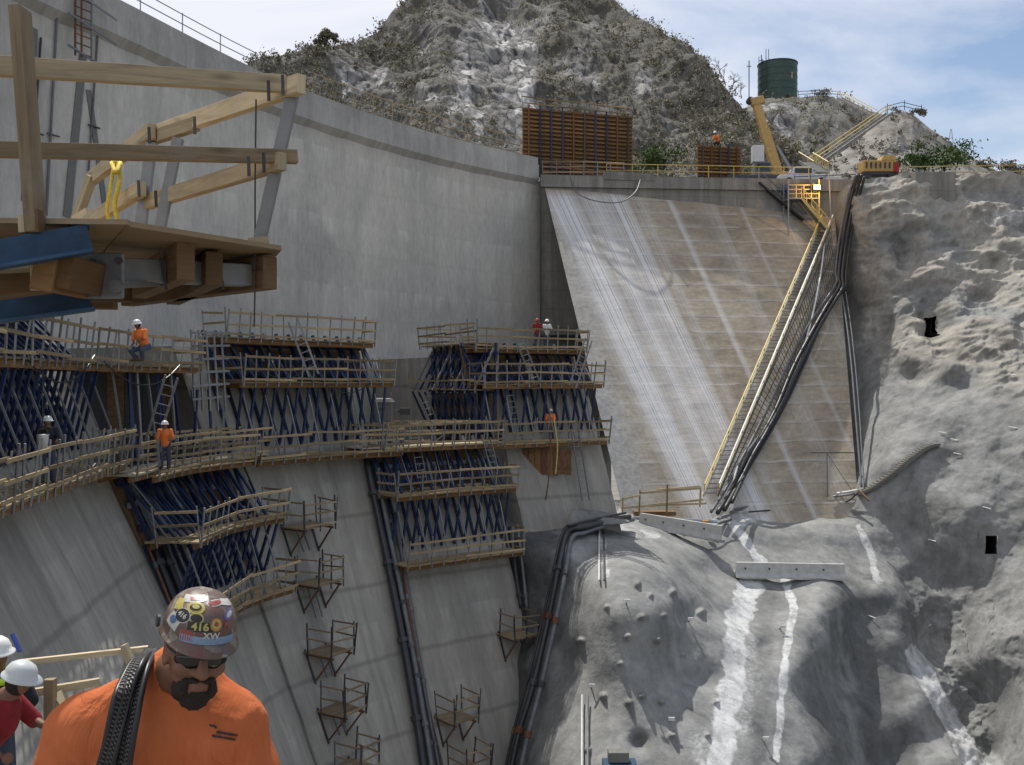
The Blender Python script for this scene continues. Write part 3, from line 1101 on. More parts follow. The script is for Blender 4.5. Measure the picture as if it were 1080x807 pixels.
def hill(name, ridge, base, Y0, Y1, n_u, n_v, mat, amp, pw=1.0, vmax=1.5, rockf=None, seed=0.):
    rx = np.array([r_[0] for r_ in ridge], float)
    ry = np.array([r_[1] for r_ in ridge], float)
    by = np.array([[b_[0], b_[1]] for b_ in base], float)
    U = np.linspace(rx[0], rx[-1], n_u)
    Vv = np.linspace(0, vmax, n_v)
    UU, VV = np.meshgrid(U, Vv, indexing='ij')
    RY = np.interp(UU, rx, ry)
    BY = np.interp(UU, by[:, 0], by[:, 1])
    y0 = np.interp(UU, *zip(*Y0))
    y1 = np.interp(UU, *zip(*Y1))
    vc = np.clip(VV, 0, 1)
    YY = y0 + (y1 - y0) * vc ** pw
    PY = BY + (RY - BY) * vc
    X = (UU - HX) / F * YY
    Z = (HY - PY) / F * YY
    over = np.clip(VV - 1, 0, None)
    YY = YY + over * 70
    Z = Z - over ** 1.3 * 55
    a1 = fbm(X * .03 + seed, YY * .03, Z * .03, 3)
    wx = 5 * fbm(X * .05 + seed + 9, YY * .03, Z * .06, 3)
    wz = 5 * fbm(X * .05 + seed + 19, YY * .03, Z * .06, 3)
    tz = Z + wz + .45 * X
    a2 = .7 + .8 * fbm((X + wx) * .085 + seed - .03 * tz, YY * .05, tz * .028, 4, .55) + .3 * np.abs(fbm((X + wx) * .2 + seed, YY * .1, tz * .07, 4, .6))
    a3 = fbm((X + .5 * wx) * .5 + seed, YY * .4, tz * .22, 5, .62)
    e = smooth(0, .08, VV) * (1 - .55 * smooth(.9, 1.0, VV) * smooth(1.2, 1.0, VV))
    dsp_ = amp * (1.9 * a1 + .95 * (a2 - .7) + .22 * a3) * e
    YY2 = YY - dsp_ * .85
    Z2 = Z + dsp_ * .4
    att = rockf(UU, PY, a2, a3, VV) if rockf else {}
    o = grid_mesh(name, np.stack([X, YY2, Z2], 2).reshape(-1, 3), n_u, n_v, mat, None, {k: v_.ravel() for k, v_ in att.items()}, flip=True, smooth=False)
    tag(o, kind='structure')
    return np.stack([X, YY2, Z2], 2), att, UU, PY, VV


def rock1(U, PYY, a2, a3, VV):
    g_ = np.full(U.shape, .24)
    w_ = np.zeros(U.shape)
    for x, y, rx, ry, k, wk in ((520, 60, 60, 75, .95, .75), (545, 120, 55, 45, .9, .8), (385, 85, 45, 30, .75, .6), (365, 98, 14, 10, .9, 1.1), (455, 40, 45, 55, .7, .35), (610, 70, 45, 40, .65, .5),
                               (470, 110, 60, 30, .55, .4), (680, 90, 40, 30, .35, .15), (720, 135, 40, 20, .4, .1), (560, 165, 90, 25, .6, .4), (640, 20, 40, 30, .5, .2)):
        gg = np.exp(-((U - x) / rx) ** 2 - ((PYY - y) / ry) ** 2)
        g_ = np.maximum(g_, k * gg)
        w_ = np.maximum(w_, wk * gg)
    n_ = fbm(U * .03, PYY * .012, PYY * 0 + 3, 5, .62)
    return {'rock': np.clip(g_ + .3 * n_ - .05, 0, 1), 'white': np.clip(w_ * smooth(-.1, .5, n_ + .1 * (a2 - .7)) * 1.4, 0, 1)}


M1 = hill('mountain', [(150, 130), (230, 90), (270, 66), (300, 58), (322, 52), (345, 50), (372, 42), (400, 30), (410, 12), (428, -6), (470, -60), (540, -95), (600, -60), (640, -10), (690, 28), (740, 64), (770, 92), (800, 122), (830, 160), (850, 190), (870, 230)],
          [(150, 250), (300, 215), (480, 205), (870, 240)], [(150, 96), (500, 98), (870, 108)], [(150, 135), (330, 140), (410, 166), (540, 235), (640, 195), (770, 140), (870, 118)],
          520, 330, 'mountain_ground', 2.0, 1.15, 1.5, rock1)


def rock2(U, PYY, a2, a3, VV):
    n_ = fbm(U * .05, PYY * .05, PYY * 0 + 8, 4)
    return {'rock': np.clip(.3 + .35 * n_ + .5 * np.exp(-((U - 800) / 25) ** 2 - ((PYY - 135) / 18) ** 2), 0, 1), 'white': np.clip(.15 + .6 * np.exp(-((U - 808) / 14) ** 2 - ((PYY - 128) / 14) ** 2), 0, 1)}


M2 = hill('tank_hill', [(740, 175), (765, 140), (785, 115), (800, 105), (835, 102), (870, 101), (900, 110), (925, 122), (945, 128), (970, 150), (1000, 180), (1030, 215)],
          [(740, 230), (1030, 230)], [(740, 112), (1030, 118)], [(740, 165), (840, 172), (1030, 165)], 200, 110, 'mountain_ground', 1.5, 1.0, 1.5, rock2, 31.)
M3 = hill('pale_hill', [(815, 215), (840, 196), (860, 182), (880, 166), (905, 148), (925, 130), (938, 119), (950, 115), (962, 119), (980, 134), (1005, 152), (1030, 168), (1060, 182), (1100, 196), (1180, 205)],
          [(815, 232), (1180, 225)], [(815, 98), (1180, 100)], [(815, 112), (945, 134), (1180, 130)], 240, 120, 'pale_hill_ground', 1.0, 1.0, 1.5, None, 77.)
M4 = hill('far_hill', [(960, 188), (1000, 182), (1040, 180), (1080, 178), (1140, 172), (1250, 168)], [(960, 215), (1250, 215)], [(960, 240), (1250, 240)], [(960, 300), (1250, 300)], 60, 30, 'mountain_ground', 1.0, 1.0, 1.4,
          lambda U, PYY, a2, a3, VV: {'rock': U * 0 + .1, 'white': U * 0}, 5.)
# ground behind the dam, between crest road and slopes
b = MB()
b.poly([(-60, 84, 15.6), (3, 92, 15.6), (90, 92, 16.6), (120, 140, 17.5), (-80, 140, 17)])
tag(b.build('terrace_ground', 'valley_ground'), kind='structure')
# ================================================================== climbing formwork, decks, rails, ladders
def rail(root, pts, group_up=1.1, lean=.12, step=.68, out=None, boards=(.14, .62, 1.1), pm='galvanised_steel', bmat='far_timber', bw=.04, bh=.095, jit=.05, ph=None, tag_name='guard_rail'):
    """timber guard rail along a deck edge: first board is the part, other boards and the posts are its sub-parts"""
    pts = [Vector(p) for p in pts]
    cum = [0]
    for a, c in zip(pts[:-1], pts[1:]):
        cum.append(cum[-1] + (c - a).length)
    L = cum[-1]

    def at(s):
        s = max(0, min(L, s))
        for i in range(len(pts) - 1):
            if s <= cum[i + 1] or i == len(pts) - 2:
                return pts[i].lerp(pts[i + 1], (s - cum[i]) / max(1e-6, cum[i + 1] - cum[i]))
    outv = Vector(out) if out is not None else Vector((0, 0, 0))
    first = None
    n = max(1, round(L / 3.0))
    for bi, h in enumerate(boards):
        for k in range(n):
            a, c = at(k * L / n - .12), at((k + 1) * L / n + .12)
            up0 = Vector((0, 0, h + rng.uniform(-jit, jit) + (k % 2) * .02))
            up1 = Vector((0, 0, h + rng.uniform(-jit, jit) + (k % 2) * .02))
            o = outv * (lean * h + .03 + .045 * (k % 2))
            mb = MB().beam(a + up0 + o, c + up1 + o, bw, bh)
            if first is None:
                first = mb.build(tag_name, bmat, root)
            else:
                mb.build('rail_board', bmat, first)
    m = max(1, round(L / step))
    for k in range(m + 1):
        p = at(k * L / m)
        H = (ph or group_up) + rng.uniform(0, .14)
        j = Vector((rng.uniform(-.1, .1), rng.uniform(-.1, .1), rng.uniform(-.02, .18)))
        MB().beam(p + Vector((0, 0, -.18)), p + outv * (lean * H) + Vector((0, 0, H)) + j, .055, .05).build('post', pm, first)
    return first


def deck(root, s0, s1, z, w0, w1, name='deck', mat='far_timber', th=.06, seg=2.3, joist=True):
    n = max(1, round((s1 - s0) / seg))
    d = None
    mb = MB()
    for k in range(n):
        a, c = s0 + (s1 - s0) * k / n, s0 + (s1 - s0) * (k + 1) / n
        nb = 5
        for i in range(nb):
            o = w0 + (w1 - w0) * (i + .5) / nb
            z_ = z + rng.uniform(-.012, .012)
            mb.beam(DP(a + .01, z, o, z_), DP(c - .01, z, o, z_), (w1 - w0) / nb - .02, th)
    d = mb.build(name, mat, root)
    mb = MB()
    for k in range(n):
        a, c = s0 + (s1 - s0) * k / n, s0 + (s1 - s0) * (k + 1) / n
        for o in (w0 + .25, w1 - .2):
            mb.beam(DP(a, z, o, z - .14), DP(c, z, o, z - .14), .1, .2)
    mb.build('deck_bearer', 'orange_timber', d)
    return d


def nrm3(s):
    n, t_ = NEW.nrm(s)
    return Vector((n[0], n[1], 0)), Vector((t_[0], t_[1], 0))


def edge(s0, s1, z, out, n=None):
    n = n or max(2, round((s1 - s0) / 1.5) + 1)
    return [DP(s0 + (s1 - s0) * k / (n - 1), z, out) for k in range(n)]


def formwork(label, s0, s1, zl, zm, zt, low_w=1.5, mid_w=2.3, top_w=1.3, panel=True, ends=(True, True), step=.64, mid_ext=0, low=True, group='climbing formwork on the new concrete'):
    sm = (s0 + s1) / 2
    r_ = thing('climbing_formwork', label, 'formwork', tuple(DP(sm, zl, 0)), group)
    n3, t3 = nrm3(sm)
    # form panel: boarded face with steel walers
    n = max(2, round((s1 - s0) / 1.2))
    mb, wl = MB(), MB()
    for k in range(n):
        a, c = s0 + (s1 - s0) * k / n, s0 + (s1 - s0) * (k + 1) / n
        z0, z1 = zm - .1, zt + .05
        mb.hexa([FP(a, z0, .04), FP(a, z0, .16), FP(a, z1, .16), FP(a, z1, .04), FP(c, z0, .04), FP(c, z0, .16), FP(c, z1, .16), FP(c, z1, .04)])
    pn = mb.build('form_panel', 'dark_joist_timber', r_)
    for f_ in (.2, .55, .88):
        z_ = zm + (zt - zm) * f_
        wl = MB()
        for k in range(n):
            a, c = s0 + (s1 - s0) * k / n, s0 + (s1 - s0) * (k + 1) / n
            wl.beam(FP(a, z_, .32), FP(c, z_, .32), .14, .2)
        wl.build('waler', 'blue_steel' if f_ != .55 else 'galvanised_steel', pn)
    # brackets
    m = max(2, round((s1 - s0) / step))
    for k in range(m + 1):
        s = s0 + (s1 - s0) * k / m
        js = rng.uniform(-.12, .12)
        zb = zm - (zm - zl) * .82
        foot = FP(s, zb, .16)
        MB().beam(FP(s + js, zb - .1, .12), FP(s + js, zm - .16, .14), .11, .1).build('wall_strut', 'blue_steel', r_)
        MB().beam(foot, DP(s + js, zm, mid_w - .25, zm - .2), .1, .09).build('bracket_strut', 'blue_steel', r_)
        # inclined soldiers and spindle struts behind the panel
        mat = 'blue_steel' if rng.random() < .72 else 'galvanised_steel'
        MB().beam(FP(s, zm + .05, .5), FP(s, zt + .35, .5), .13, .13).build('soldier_beam', mat, r_)
        MB().beam(DP(s, zm, mid_w * .62, zm + .05), FP(s + rng.uniform(-.1, .1), zt - .25, .55), .085, .085).build('raking_strut', 'blue_steel', r_)
        if rng.random() < .6: MB().beam(DP(s + .2, zm, mid_w * .5, zm + .05), FP(s + .2 + rng.uniform(-.5, .5), zt - .1, .6), .05, .05).build('tie_bar', 'dark_steel' if rng.random() < .5 else 'galvanised_steel', r_)
        MB().beam(DP(s + .4, zm, mid_w * .4, zm + .05), FP(s + .4 + rng.uniform(-.25, .25), zm + (zt - zm) * .6, .5), .07, .07).build('raking_strut', 'galvanised_steel' if rng.random() < .45 else 'blue_steel', r_)
    # decks and rails
    md = deck(r_, s0 - .3, s1 + .3 + mid_ext, zm, .35, mid_w, 'deck')
    rail(r_, edge(s0 - .3, s1 + .3 + mid_ext, zm, mid_w + .02), out=n3)
    td = deck(r_, s0, s1, zt, .55, .55 + top_w, 'top_deck')
    rail(r_, edge(s0, s1, zt, .57 + top_w), out=n3)
    for i, (s, on) in enumerate(((s0, ends[0]), (s1, ends[1]))):
        if on:
            rail(r_, [DP(s, zt, .5), DP(s, zt, .57 + top_w)], out=t3 * (1 if i else -1), step=1.2)
            rail(r_, [DP(s + (.3 + mid_ext if i else -.3), zm, .8), DP(s + (.3 + mid_ext if i else -.3), zm, mid_w)], out=t3 * (1 if i else -1), step=1.2)
    if low:
        deck(r_, s0 - .2, s1 + .2, zl, .25, low_w, 'lower_deck')
        rail(r_, edge(s0 - .2, s1 + .2, zl, low_w + .02), out=n3, group_up=1.15)
        if ends[1]:
            rail(r_, [DP(s1 + .2, zl, .3), DP(s1 + .2, zl, low_w)], out=t3, step=1.2)
        for k in range(0, m + 1, 2):
            s = s0 + (s1 - s0) * k / m
            MB().beam(DP(s, zl, low_w - .12, zl - .1), DP(s, zm, low_w - .05 + .3, zm - .2), .05, .05).build('hanger', 'galvanised_steel', r_)
    return r_


def s_on(px, z, out):
    """station where a level deck line at height z, 'out' from the face, crosses image column px (survey helper)"""
    best = min(np.arange(0.5, NEW.L, .05), key=lambda s: abs((lambda p: p.x / p.y * F + HX - px)(DP(s, z, out))) if DP(s, z, out).y > 5 else 1e9)
    return float(best)


fA = formwork('long climbing formwork nearest the camera with two workers on its decks', s_on(-60, -2.75, 1.5), s_on(136, -2.75, 1.5), -2.75, .62, 2.55, ends=(False, True), mid_ext=s_on(207, .62, 2.3) - s_on(136, -2.75, 1.5))
fB1 = formwork('low climbing formwork packed with blue struts below the short curved walkway', s_on(214, -5.6, 2.3), s_on(298, -5.6, 2.3), -8.5, -5.6, -3.3, ends=(True, True))
fB2 = formwork('climbing formwork below the pale wall, beside the grey portable toilet', s_on(262, 0, 2.3), s_on(410, 0, 2.3), -3.4, .0, 2.0, low_w=1.6)
fC = formwork('climbing formwork carrying the middle deck, above the wide bundle of dark pipes', s_on(424, -5.4, 2.3), s_on(541, -5.4, 2.3), -8.6, -5.4, -3.2)
fD = formwork('farthest climbing formwork beside the sloping apron, with a pale ladder leaning on it', s_on(516, -.1, 2.3), s_on(632, -.1, 2.3), -3.3, -.1, 1.9)

# side form of the far block: stands on the low block in front of the far block's left flank
tw = thing('shoring_tower', 'blue and grey side form with raking struts at the left flank of the farthest formwork', 'shoring', tuple(DP(sD0, -3.2, 0)))
n3, t3 = nrm3(sD0)
zb, zt = -3.3, 2.2
def TW(back, side, z): return DP(sD0, -.5, -back) * 1 - t3 * side + Vector((0, 0, z + .5))
for k in range(10):
    q_ = -1.2 + 7.4 * k / 9
    MB().beam(TW(q_, .5, zb), TW(q_, .3, zt), .13, .12).build('leg', 'blue_steel', tw)
    MB().beam(TW(q_, 1.7, -.45), TW(q_, .45, zt - .3), .1, .1).build('raking_strut', 'blue_steel' if k % 3 else 'galvanised_steel', tw)
    MB().beam(TW(q_ + .2, .5, zb + .3), TW(q_ + .2, 1.7, -.55), .1, .1).build('bracket_strut', 'blue_steel', tw)
    if k < 9:
        MB().beam(TW(q_, .9, -.3 + .1 * (k % 2)), TW(q_ + .82, .5, zt - .6), .07, .07).build('brace', 'galvanised_steel' if k % 2 else 'blue_steel', tw)
for z_ in (-.5, .6, zt - .6):
    MB().beam(TW(-1.6, .42, z_), TW(6.6, .42, z_), .16, .2).build('waler', 'blue_steel', tw)
mb = MB()
for i in range(4):
    mb.beam(TW(-1.4, .5 + .34 * i, -.4), TW(6.6, .5 + .34 * i, -.4), .3, .06)
mb.build('deck', 'far_timber', tw)
mb = MB()
for i in range(3):
    mb.beam(TW(-.6, .2 + .34 * i, zt), TW(6.6, .2 + .34 * i, zt), .3, .06)
mb.build('top_deck', 'far_timber', tw)
rail(tw, [TW(-.6, 1.1, zt), TW(6.6, 1.1, zt)], out=-t3, step=1.0)
rail(tw, [TW(6.6, 1.1, zt), TW(6.6, -1.5, zt)], out=-n3, step=1.2)
rail(tw, [TW(-1.4, 1.75, -.4), TW(6.6, 1.75, -.4)], out=-t3, step=1.2, boards=(.5,), group_up=.7)
MB().beam(TW(-1.2, .18, (zb + zt) / 2), TW(6.6, .18, (zb + zt) / 2), .12, zt - zb).build('form_panel', 'weathered_timber', tw)
# stacked grey scaffold frames between the tower and the far formwork
sf = thing('scaffold_frames', 'grey scaffold frames stacked upright beside the blue shoring tower', 'scaffold', tuple(P(512, 440, 54)))
for k in range(4):
    x0 = P(503 + k * 6, 440, 53.6 + k * .15)
    for q_ in (0, .75):
        MB().beam(Vector((x0.x + q_ * .25, x0.y + q_, -3.1)), Vector((x0.x + q_ * .25, x0.y + q_, 1.9)), .07, .07).build('standard', 'galvanised_steel', sf)
for z_ in np.arange(-2.4, 2., .62):
    MB().beam(P(500, 440, 53.5) * 1 + Vector((0, 0, z_ - P(500, 440, 53.5).z)), P(525, 440, 54) + Vector((0, 0, z_ - P(525, 440, 54).z)), .05, .08).build('ledger', 'galvanised_steel', sf)

# scaffold frames at the left end of the toilet block's formwork
sf2 = thing('scaffold_frames', 'grey scaffold frames at the dark recess behind the nearest formwork', 'scaffold', tuple(P(222, 400, 40)))
for k in range(5):
    x0 = P(206 + k * 8, 400, 39.2 + k * .35)
    MB().beam(Vector((x0.x, x0.y, -1.2)), Vector((x0.x - .25, x0.y + .2, 2.2)), .07, .07).build('standard', 'galvanised_steel', sf2)
for z_ in np.arange(-.7, 2.1, .55):
    a, c = P(203, 400, 39), P(242, 400, 41)
    MB().beam(Vector((a.x, a.y, z_)), Vector((c.x, c.y, z_ + .1)), .05, .09).build('ledger', 'galvanised_steel', sf2)

# walkways standing on the tops of the low blocks
def walkway(label, spts, z, out0, out1, bmat='far_timber', gp='timber walkways between the formworks'):
    s0, s1 = spts
    r_ = thing('walkway', label, 'walkway', tuple(DP((s0 + s1) / 2, z, out0)), gp)
    deck(r_, s0, s1, z, out0, out1, 'deck', 'pale_plywood')
    n3, t3 = nrm3((s0 + s1) / 2)
    rail(r_, edge(s0, s1, z, out1), out=n3, step=1.1)
    rail(r_, edge(s0, s1, z, out0), out=-n3, step=1.6, boards=(.6, 1.1))
    return r_


walkway('short curved timber walkway where a worker stands in front of the dark recess', (s_on(139, -3.1, 1.6), s_on(281, -3.1, 1.6)), -3.1, .3, 1.75)
walkway('timber walkway between the grey toilet and the far formwork', (s_on(381, -3.15, 1.7), s_on(529, -3.15, 1.7)), -3.15, .3, 1.8)
# added dark panels blacken the shaded recess between the nearest and the toilet block
bh_ = thing('recess_shade_panel', 'dark boards added to blacken the shaded recess behind the short curved walkway', 'formwork', tuple(DP(sAB + 1, -3.4, -1.2)))
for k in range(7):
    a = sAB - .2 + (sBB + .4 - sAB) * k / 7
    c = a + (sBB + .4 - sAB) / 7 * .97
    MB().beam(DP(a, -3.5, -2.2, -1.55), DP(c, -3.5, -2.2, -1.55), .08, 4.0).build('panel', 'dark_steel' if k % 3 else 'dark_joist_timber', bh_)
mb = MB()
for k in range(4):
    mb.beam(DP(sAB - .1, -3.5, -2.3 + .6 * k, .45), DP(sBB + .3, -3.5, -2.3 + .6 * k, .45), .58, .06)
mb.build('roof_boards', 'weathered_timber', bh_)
# recess back wall props on the low blocks
for i, (px, Y) in enumerate(((212, 40), (225, 40.5), (236, 41), (203, 39))):
    p = P(px, 470, Y)
    tag(MB().beam(Vector((p.x, p.y, -3.5)), Vector((p.x - .5 + .2 * i, p.y + .3, -.3)), .09, .09).build('prop', 'blue_steel' if i % 2 else 'galvanised_steel'),
        'slender steel prop in the dark recess behind the short walkway', 'prop', 'props in the dark recess')

for i in range(11):
    s = sAB - .2 + i * .42
    a, c = DP(s, -3.4, .3), DP(s + rng.uniform(-.5, .5), .45, 1.6 + .2 * (i % 2), .45)
    if i in (4, 5): continue
    tag(MB().beam(a, c, .085, .085).build('prop', 'blue_steel' if i % 3 else 'galvanised_steel'), 'raking steel prop standing under the overhanging end of the upper deck', 'prop', 'props under the overhanging deck')
# small bracket platforms hanging in columns on the face
def bracket_platform(px, py, w, label, ladder=True, group='small bracket platforms on the concrete face'):
    s, z, p = on_face(px, py)
    n3, t3 = nrm3(s)
    r_ = thing('bracket_platform', label, 'platform', tuple(p), group)
    w *= .8
    s0, s1 = s - w / 2, s + w / 2
    mb = MB()
    for i in range(4):
        o = .2 + .36 * i
        mb.beam(DP(s0, z, o), DP(s1, z, o), .33, .05)
    mb.build('deck', 'weathered_timber', r_)
    for q_ in (s0 + .15, s1 - .15):
        MB().beam(FP(q_, z - 1.15, .06), DP(q_, z, 1.5, z - .08), .06, .06).build('brace', 'rusty_steel', r_)
        MB().beam(DP(q_, z, .05, z - .08), DP(q_, z, 1.6, z - .08), .07, .08).build('bracket_arm', 'rusty_steel', r_)
        MB().beam(FP(q_, z - 1.25, .05), FP(q_, z + .1, .05), .07, .05).build('wall_plate', 'dark_steel', r_)
    rail(r_, [DP(s0, z, 1.6), DP(s1, z, 1.6)], out=n3, step=.9, pm='dark_steel', lean=.05, bmat='weathered_timber', bh=.07)
    rail(r_, [DP(s0, z, .3), DP(s0, z, 1.6)], out=-t3, step=1.2, boards=(.6, 1.1), pm='dark_steel', lean=.03, bmat='weathered_timber', bh=.06)
    rail(r_, [DP(s1, z, .3), DP(s1, z, 1.6)], out=t3, step=1.2, boards=(.6, 1.1), pm='dark_steel', lean=.03, bmat='weathered_timber', bh=.06)
    return r_


COLB = [(312, 553, 2.6, 'topmost'), (322, 612, 2.2, 'second from the top'), (332, 684, 2.2, 'third from the top'), (345, 745, 2.2, 'fourth from the top'), (358, 805, 2.2, 'lowest')]
for px, py, w, o in COLB:
    bracket_platform(px, py, w, f'small bracket platform, {o} of the column of five on the streaked block')
bracket_platform(470, 752, 2.0, 'upper of two bracket platforms low on the face right of the wide pipe bundle')
bracket_platform(482, 806, 2.0, 'lower of two bracket platforms low on the face right of the wide pipe bundle')
bracket_platform(536, 666, 2.0, 'bracket platform at the right edge of the face, over the dark gully')


def ladder(p0, p1, label, w=.42, mat='galvanised_steel', side=None, rung=.33):
    p0, p1 = Vector(p0), Vector(p1)
    r_ = thing('ladder', label, 'ladder', tuple(p0), 'ladders on the formwork')
    d = p1 - p0
    sd_ = Vector(side) if side is not None else Vector((d.y, -d.x, 0)) if abs(d.x) + abs(d.y) > .3 else Vector((1, 0, 0))
    sd_ = (sd_ - d.normalized() * sd_.dot(d.normalized())).normalized()
    for k in (-1, 1):
        MB().beam(p0 + sd_ * (k * w / 2), p1 + sd_ * (k * w / 2), .035, .08).build('stile', mat, r_)
    n = int(d.length / rung)
    for i in range(1, n):
        p = p0.lerp(p1, i / n)
        MB().beam(p - sd_ * w / 2, p + sd_ * w / 2, .035, .035).build('rung', mat, r_)
    return r_


XS = (1, .35, 0)
ladder(P(160, 466, 33.8), P(181, 397, 33.6), 'ladder above the short walkway, near the standing worker', side=XS)
ladder(P(331, 396, 41.6), P(309, 338, 41.2), 'ladder from the top deck of the formwork under the pale wall', side=XS)
ladder(P(604, 408, 52.4), P(621, 358, 53), 'pale ladder leaning at the right end of the farthest formwork', side=XS)
ladder(P(566, 404, 52.3), P(547, 357, 53), 'ladder leaning left in the middle of the farthest formwork', side=XS)
ladder(P(548, 467, 51.6), P(535, 405, 52.3), 'ladder between the two lower decks of the farthest formwork', side=XS)
ladder(P(618, 528, 51.6), P(606, 452, 52.4), 'long ladder below the right end of the farthest formwork', side=XS)
ladder(P(460, 450, 54), P(446, 418, 54.5), 'short ladder at the foot of the blue shoring tower', side=XS)
ladder(P(446, 510, 47.2), P(434, 442, 48.6), 'ladder at the left end of the middle formwork', side=XS)
ladder(P(521, 494, 48.6), P(513, 462, 49.4), 'short ladder at the right end of the middle formwork', side=XS)
for i, (a, c) in enumerate((((318, 580), (311, 560)), ((331, 650), (322, 618)), ((342, 712), (334, 688)), ((355, 772), (347, 750)))):
    pa, pc = on_face(*a)[2], on_face(*c)[2]
    n3, t3 = nrm3(on_face(*a)[0])
    ladder(pa + n3 * .35, pc + n3 * .35, f'ladder between bracket platforms {["one and two", "two and three", "three and four", "four and five"][i]} from the top of their column', side=t3, w=.36)

# lone tie rods sticking out of the pale wall
for i, (px, py) in enumerate(((443, 405), (437, 422), (421, 434))):
    pass

# ---- portable toilet on the middle walkway
tp = P(404, 446, 49.5)
tz = -3.1
tl = thing('portable_toilet', 'small grey portable toilet at the end of the middle walkway', 'toilet', (tp.x, tp.y, tz))
b = MB().box((tp.x, tp.y, tz + 1.05), (1.05, 1.05, 2.0))
b.build('cabin', 'toilet_grey', tl, bevel=.03)
b = MB()
b.hexa([(tp.x - .58, tp.y - .58, tz + 2.06), (tp.x + .58, tp.y - .58, tz + 2.06), (tp.x + .58, tp.y + .58, tz + 2.06), (tp.x - .58, tp.y + .58, tz + 2.06),
        (tp.x - .42, tp.y - .42, tz + 2.28), (tp.x + .42, tp.y - .42, tz + 2.28), (tp.x + .42, tp.y + .42, tz + 2.28), (tp.x - .42, tp.y + .42, tz + 2.28)])
b.build('roof', 'toilet_grey', tl, bevel=.03)
dr = MB().box((tp.x, tp.y - .545, tz + 1.02), (.72, .04, 1.8)).build('door', 'toilet_grey', tl, bevel=.01)
MB().box((tp.x + .25, tp.y - .58, tz + 1.0), (.05, .04, .16)).build('handle', 'dark_steel', dr)
MB().box((tp.x, tp.y - .58, tz + 1.72), (.3, .02, .12)).build('vent', 'dark_steel', dr)
MB().tube([(tp.x + .35, tp.y + .35, tz + 2.0), (tp.x + .35, tp.y + .35, tz + 2.6)], .06).build('vent_pipe', 'toilet_grey', tl)
lp = P(427, 434, 49.8)
b = MB().beam(Vector((lp.x - .4, lp.y + .4, -1.55)), lp, .08, .08)
b.box(lp, (.5, .4, .35))
tag(b.build('floodlight', 'dark_steel'), 'dark unlit floodlight beside the grey portable toilet', 'lamp')

# ---- dark pipe bundles in the joints
def face_path(pts, off, k=6):
    return spline([on_face(px, py)[2] + nrm3(on_face(px, py)[0])[0] * off for px, py in pts], k)


BND = [([(382, 484), (394, 540), (410, 620), (425, 700), (438, 780), (444, 830)], .35, .17, 'black_pipe', 'thick black pipe on the left of the wide bundle down the joint'),
       ([(390, 486), (402, 545), (418, 625), (433, 705), (446, 785), (452, 830)], .42, .12, 'grey_pipe', 'grey pipe second from the left in the wide bundle'),
       ([(397, 488), (410, 580), (425, 660), (440, 735), (452, 800), (457, 830)], .36, .14, 'black_pipe', 'black pipe in the middle of the wide bundle'),
       ([(413, 540), (421, 590), (434, 668), (446, 740), (457, 800), (462, 830)], .3, .1, 'grey_pipe', 'thin grey pipe right of the middle of the wide bundle'),
       ([(420, 585), (428, 650), (441, 715), (452, 770), (462, 830)], .3, .08, 'rusty_steel', 'thin rusty pipe on the right of the wide bundle'),
       ([(134, 514), (148, 560), (166, 610), (186, 660), (205, 715), (222, 770)], .3, .13, 'black_pipe', 'black pipe in the joint behind the sticker-hat worker'),
       ([(141, 512), (156, 560), (174, 610), (194, 660), (212, 715), (230, 770)], .38, .12, 'black_hose', 'black hose beside the pipe in the joint behind the sticker-hat worker'),
       ([(149, 512), (163, 560), (181, 610), (201, 660), (220, 715)], .3, .07, 'grey_pipe', 'thin grey pipe in the joint behind the sticker-hat worker'),
       ([(127, 520), (143, 566), (161, 612), (181, 664), (199, 715)], .3, .05, 'rusty_steel', 'thin rusty line along the joint behind the sticker-hat worker'),
       ([(533, 555), (539, 600), (545, 640)], .4, .11, 'black_pipe', 'black pipe at the right edge of the middle formwork face'),
       ([(541, 552), (547, 600), (551, 640)], .4, .08, 'grey_pipe', 'thin grey pipe at the right edge of the middle formwork face')]
for pts, off, rr, mat, lab in BND:
    b = MB().tube(face_path(pts, off), rr, 8)
    r_ = thing('pipe', lab, 'pipe', tuple(on_face(*pts[0])[2]), 'pipes in the block joints')
    b.build('pipe_run', mat, r_, smooth=True)
    path = face_path(pts, off, 3)
    for i in range(2, len(path) - 1, 3):
        d = (path[i + 1] - path[i]).normalized()
        MB().tube([path[i] - d * .1, path[i] + d * .1], rr * 1.45, 8).build('coupling', 'dark_steel' if 'black' in mat else 'grey_pipe', r_)

# red-brown timber hoarding and dangling lines under the far formwork
b = MB()
c = P(577, 487, 52.6)
hb = thing('form_hoarding', 'small red-brown timber hoarding under the farthest formwork', 'hoarding', tuple(c))
for k in range(8):
    b = MB().box((c.x - 1.2 + k * .34, c.y, c.z), (.3, .06, 1.4 + .06 * (k % 3)))
    b.build('board', 'orange_timber' if k % 3 else 'rusty_steel', hb)
for k in (-.4, .4):
    MB().box((c.x, c.y + .06, c.z + k), (2.7, .06, .12)).build('batten', 'rusty_steel', hb)
for i, (x0, x1, y1) in enumerate(((581, 573, 545), (584, 586, 500))):
    a, d = P(x0, 440, 51.9), P(x1, y1, 52)
    tag(MB().tube(spline([a, a.lerp(d, .5) + Vector((.15, 0, 0)), d], 6), .035, 6).build('hanging_line', 'yellow_paint' if i else 'rusty_steel'),
        ['long reddish line', 'short yellow line'][i] + ' hanging from the deck of the farthest formwork', 'line')

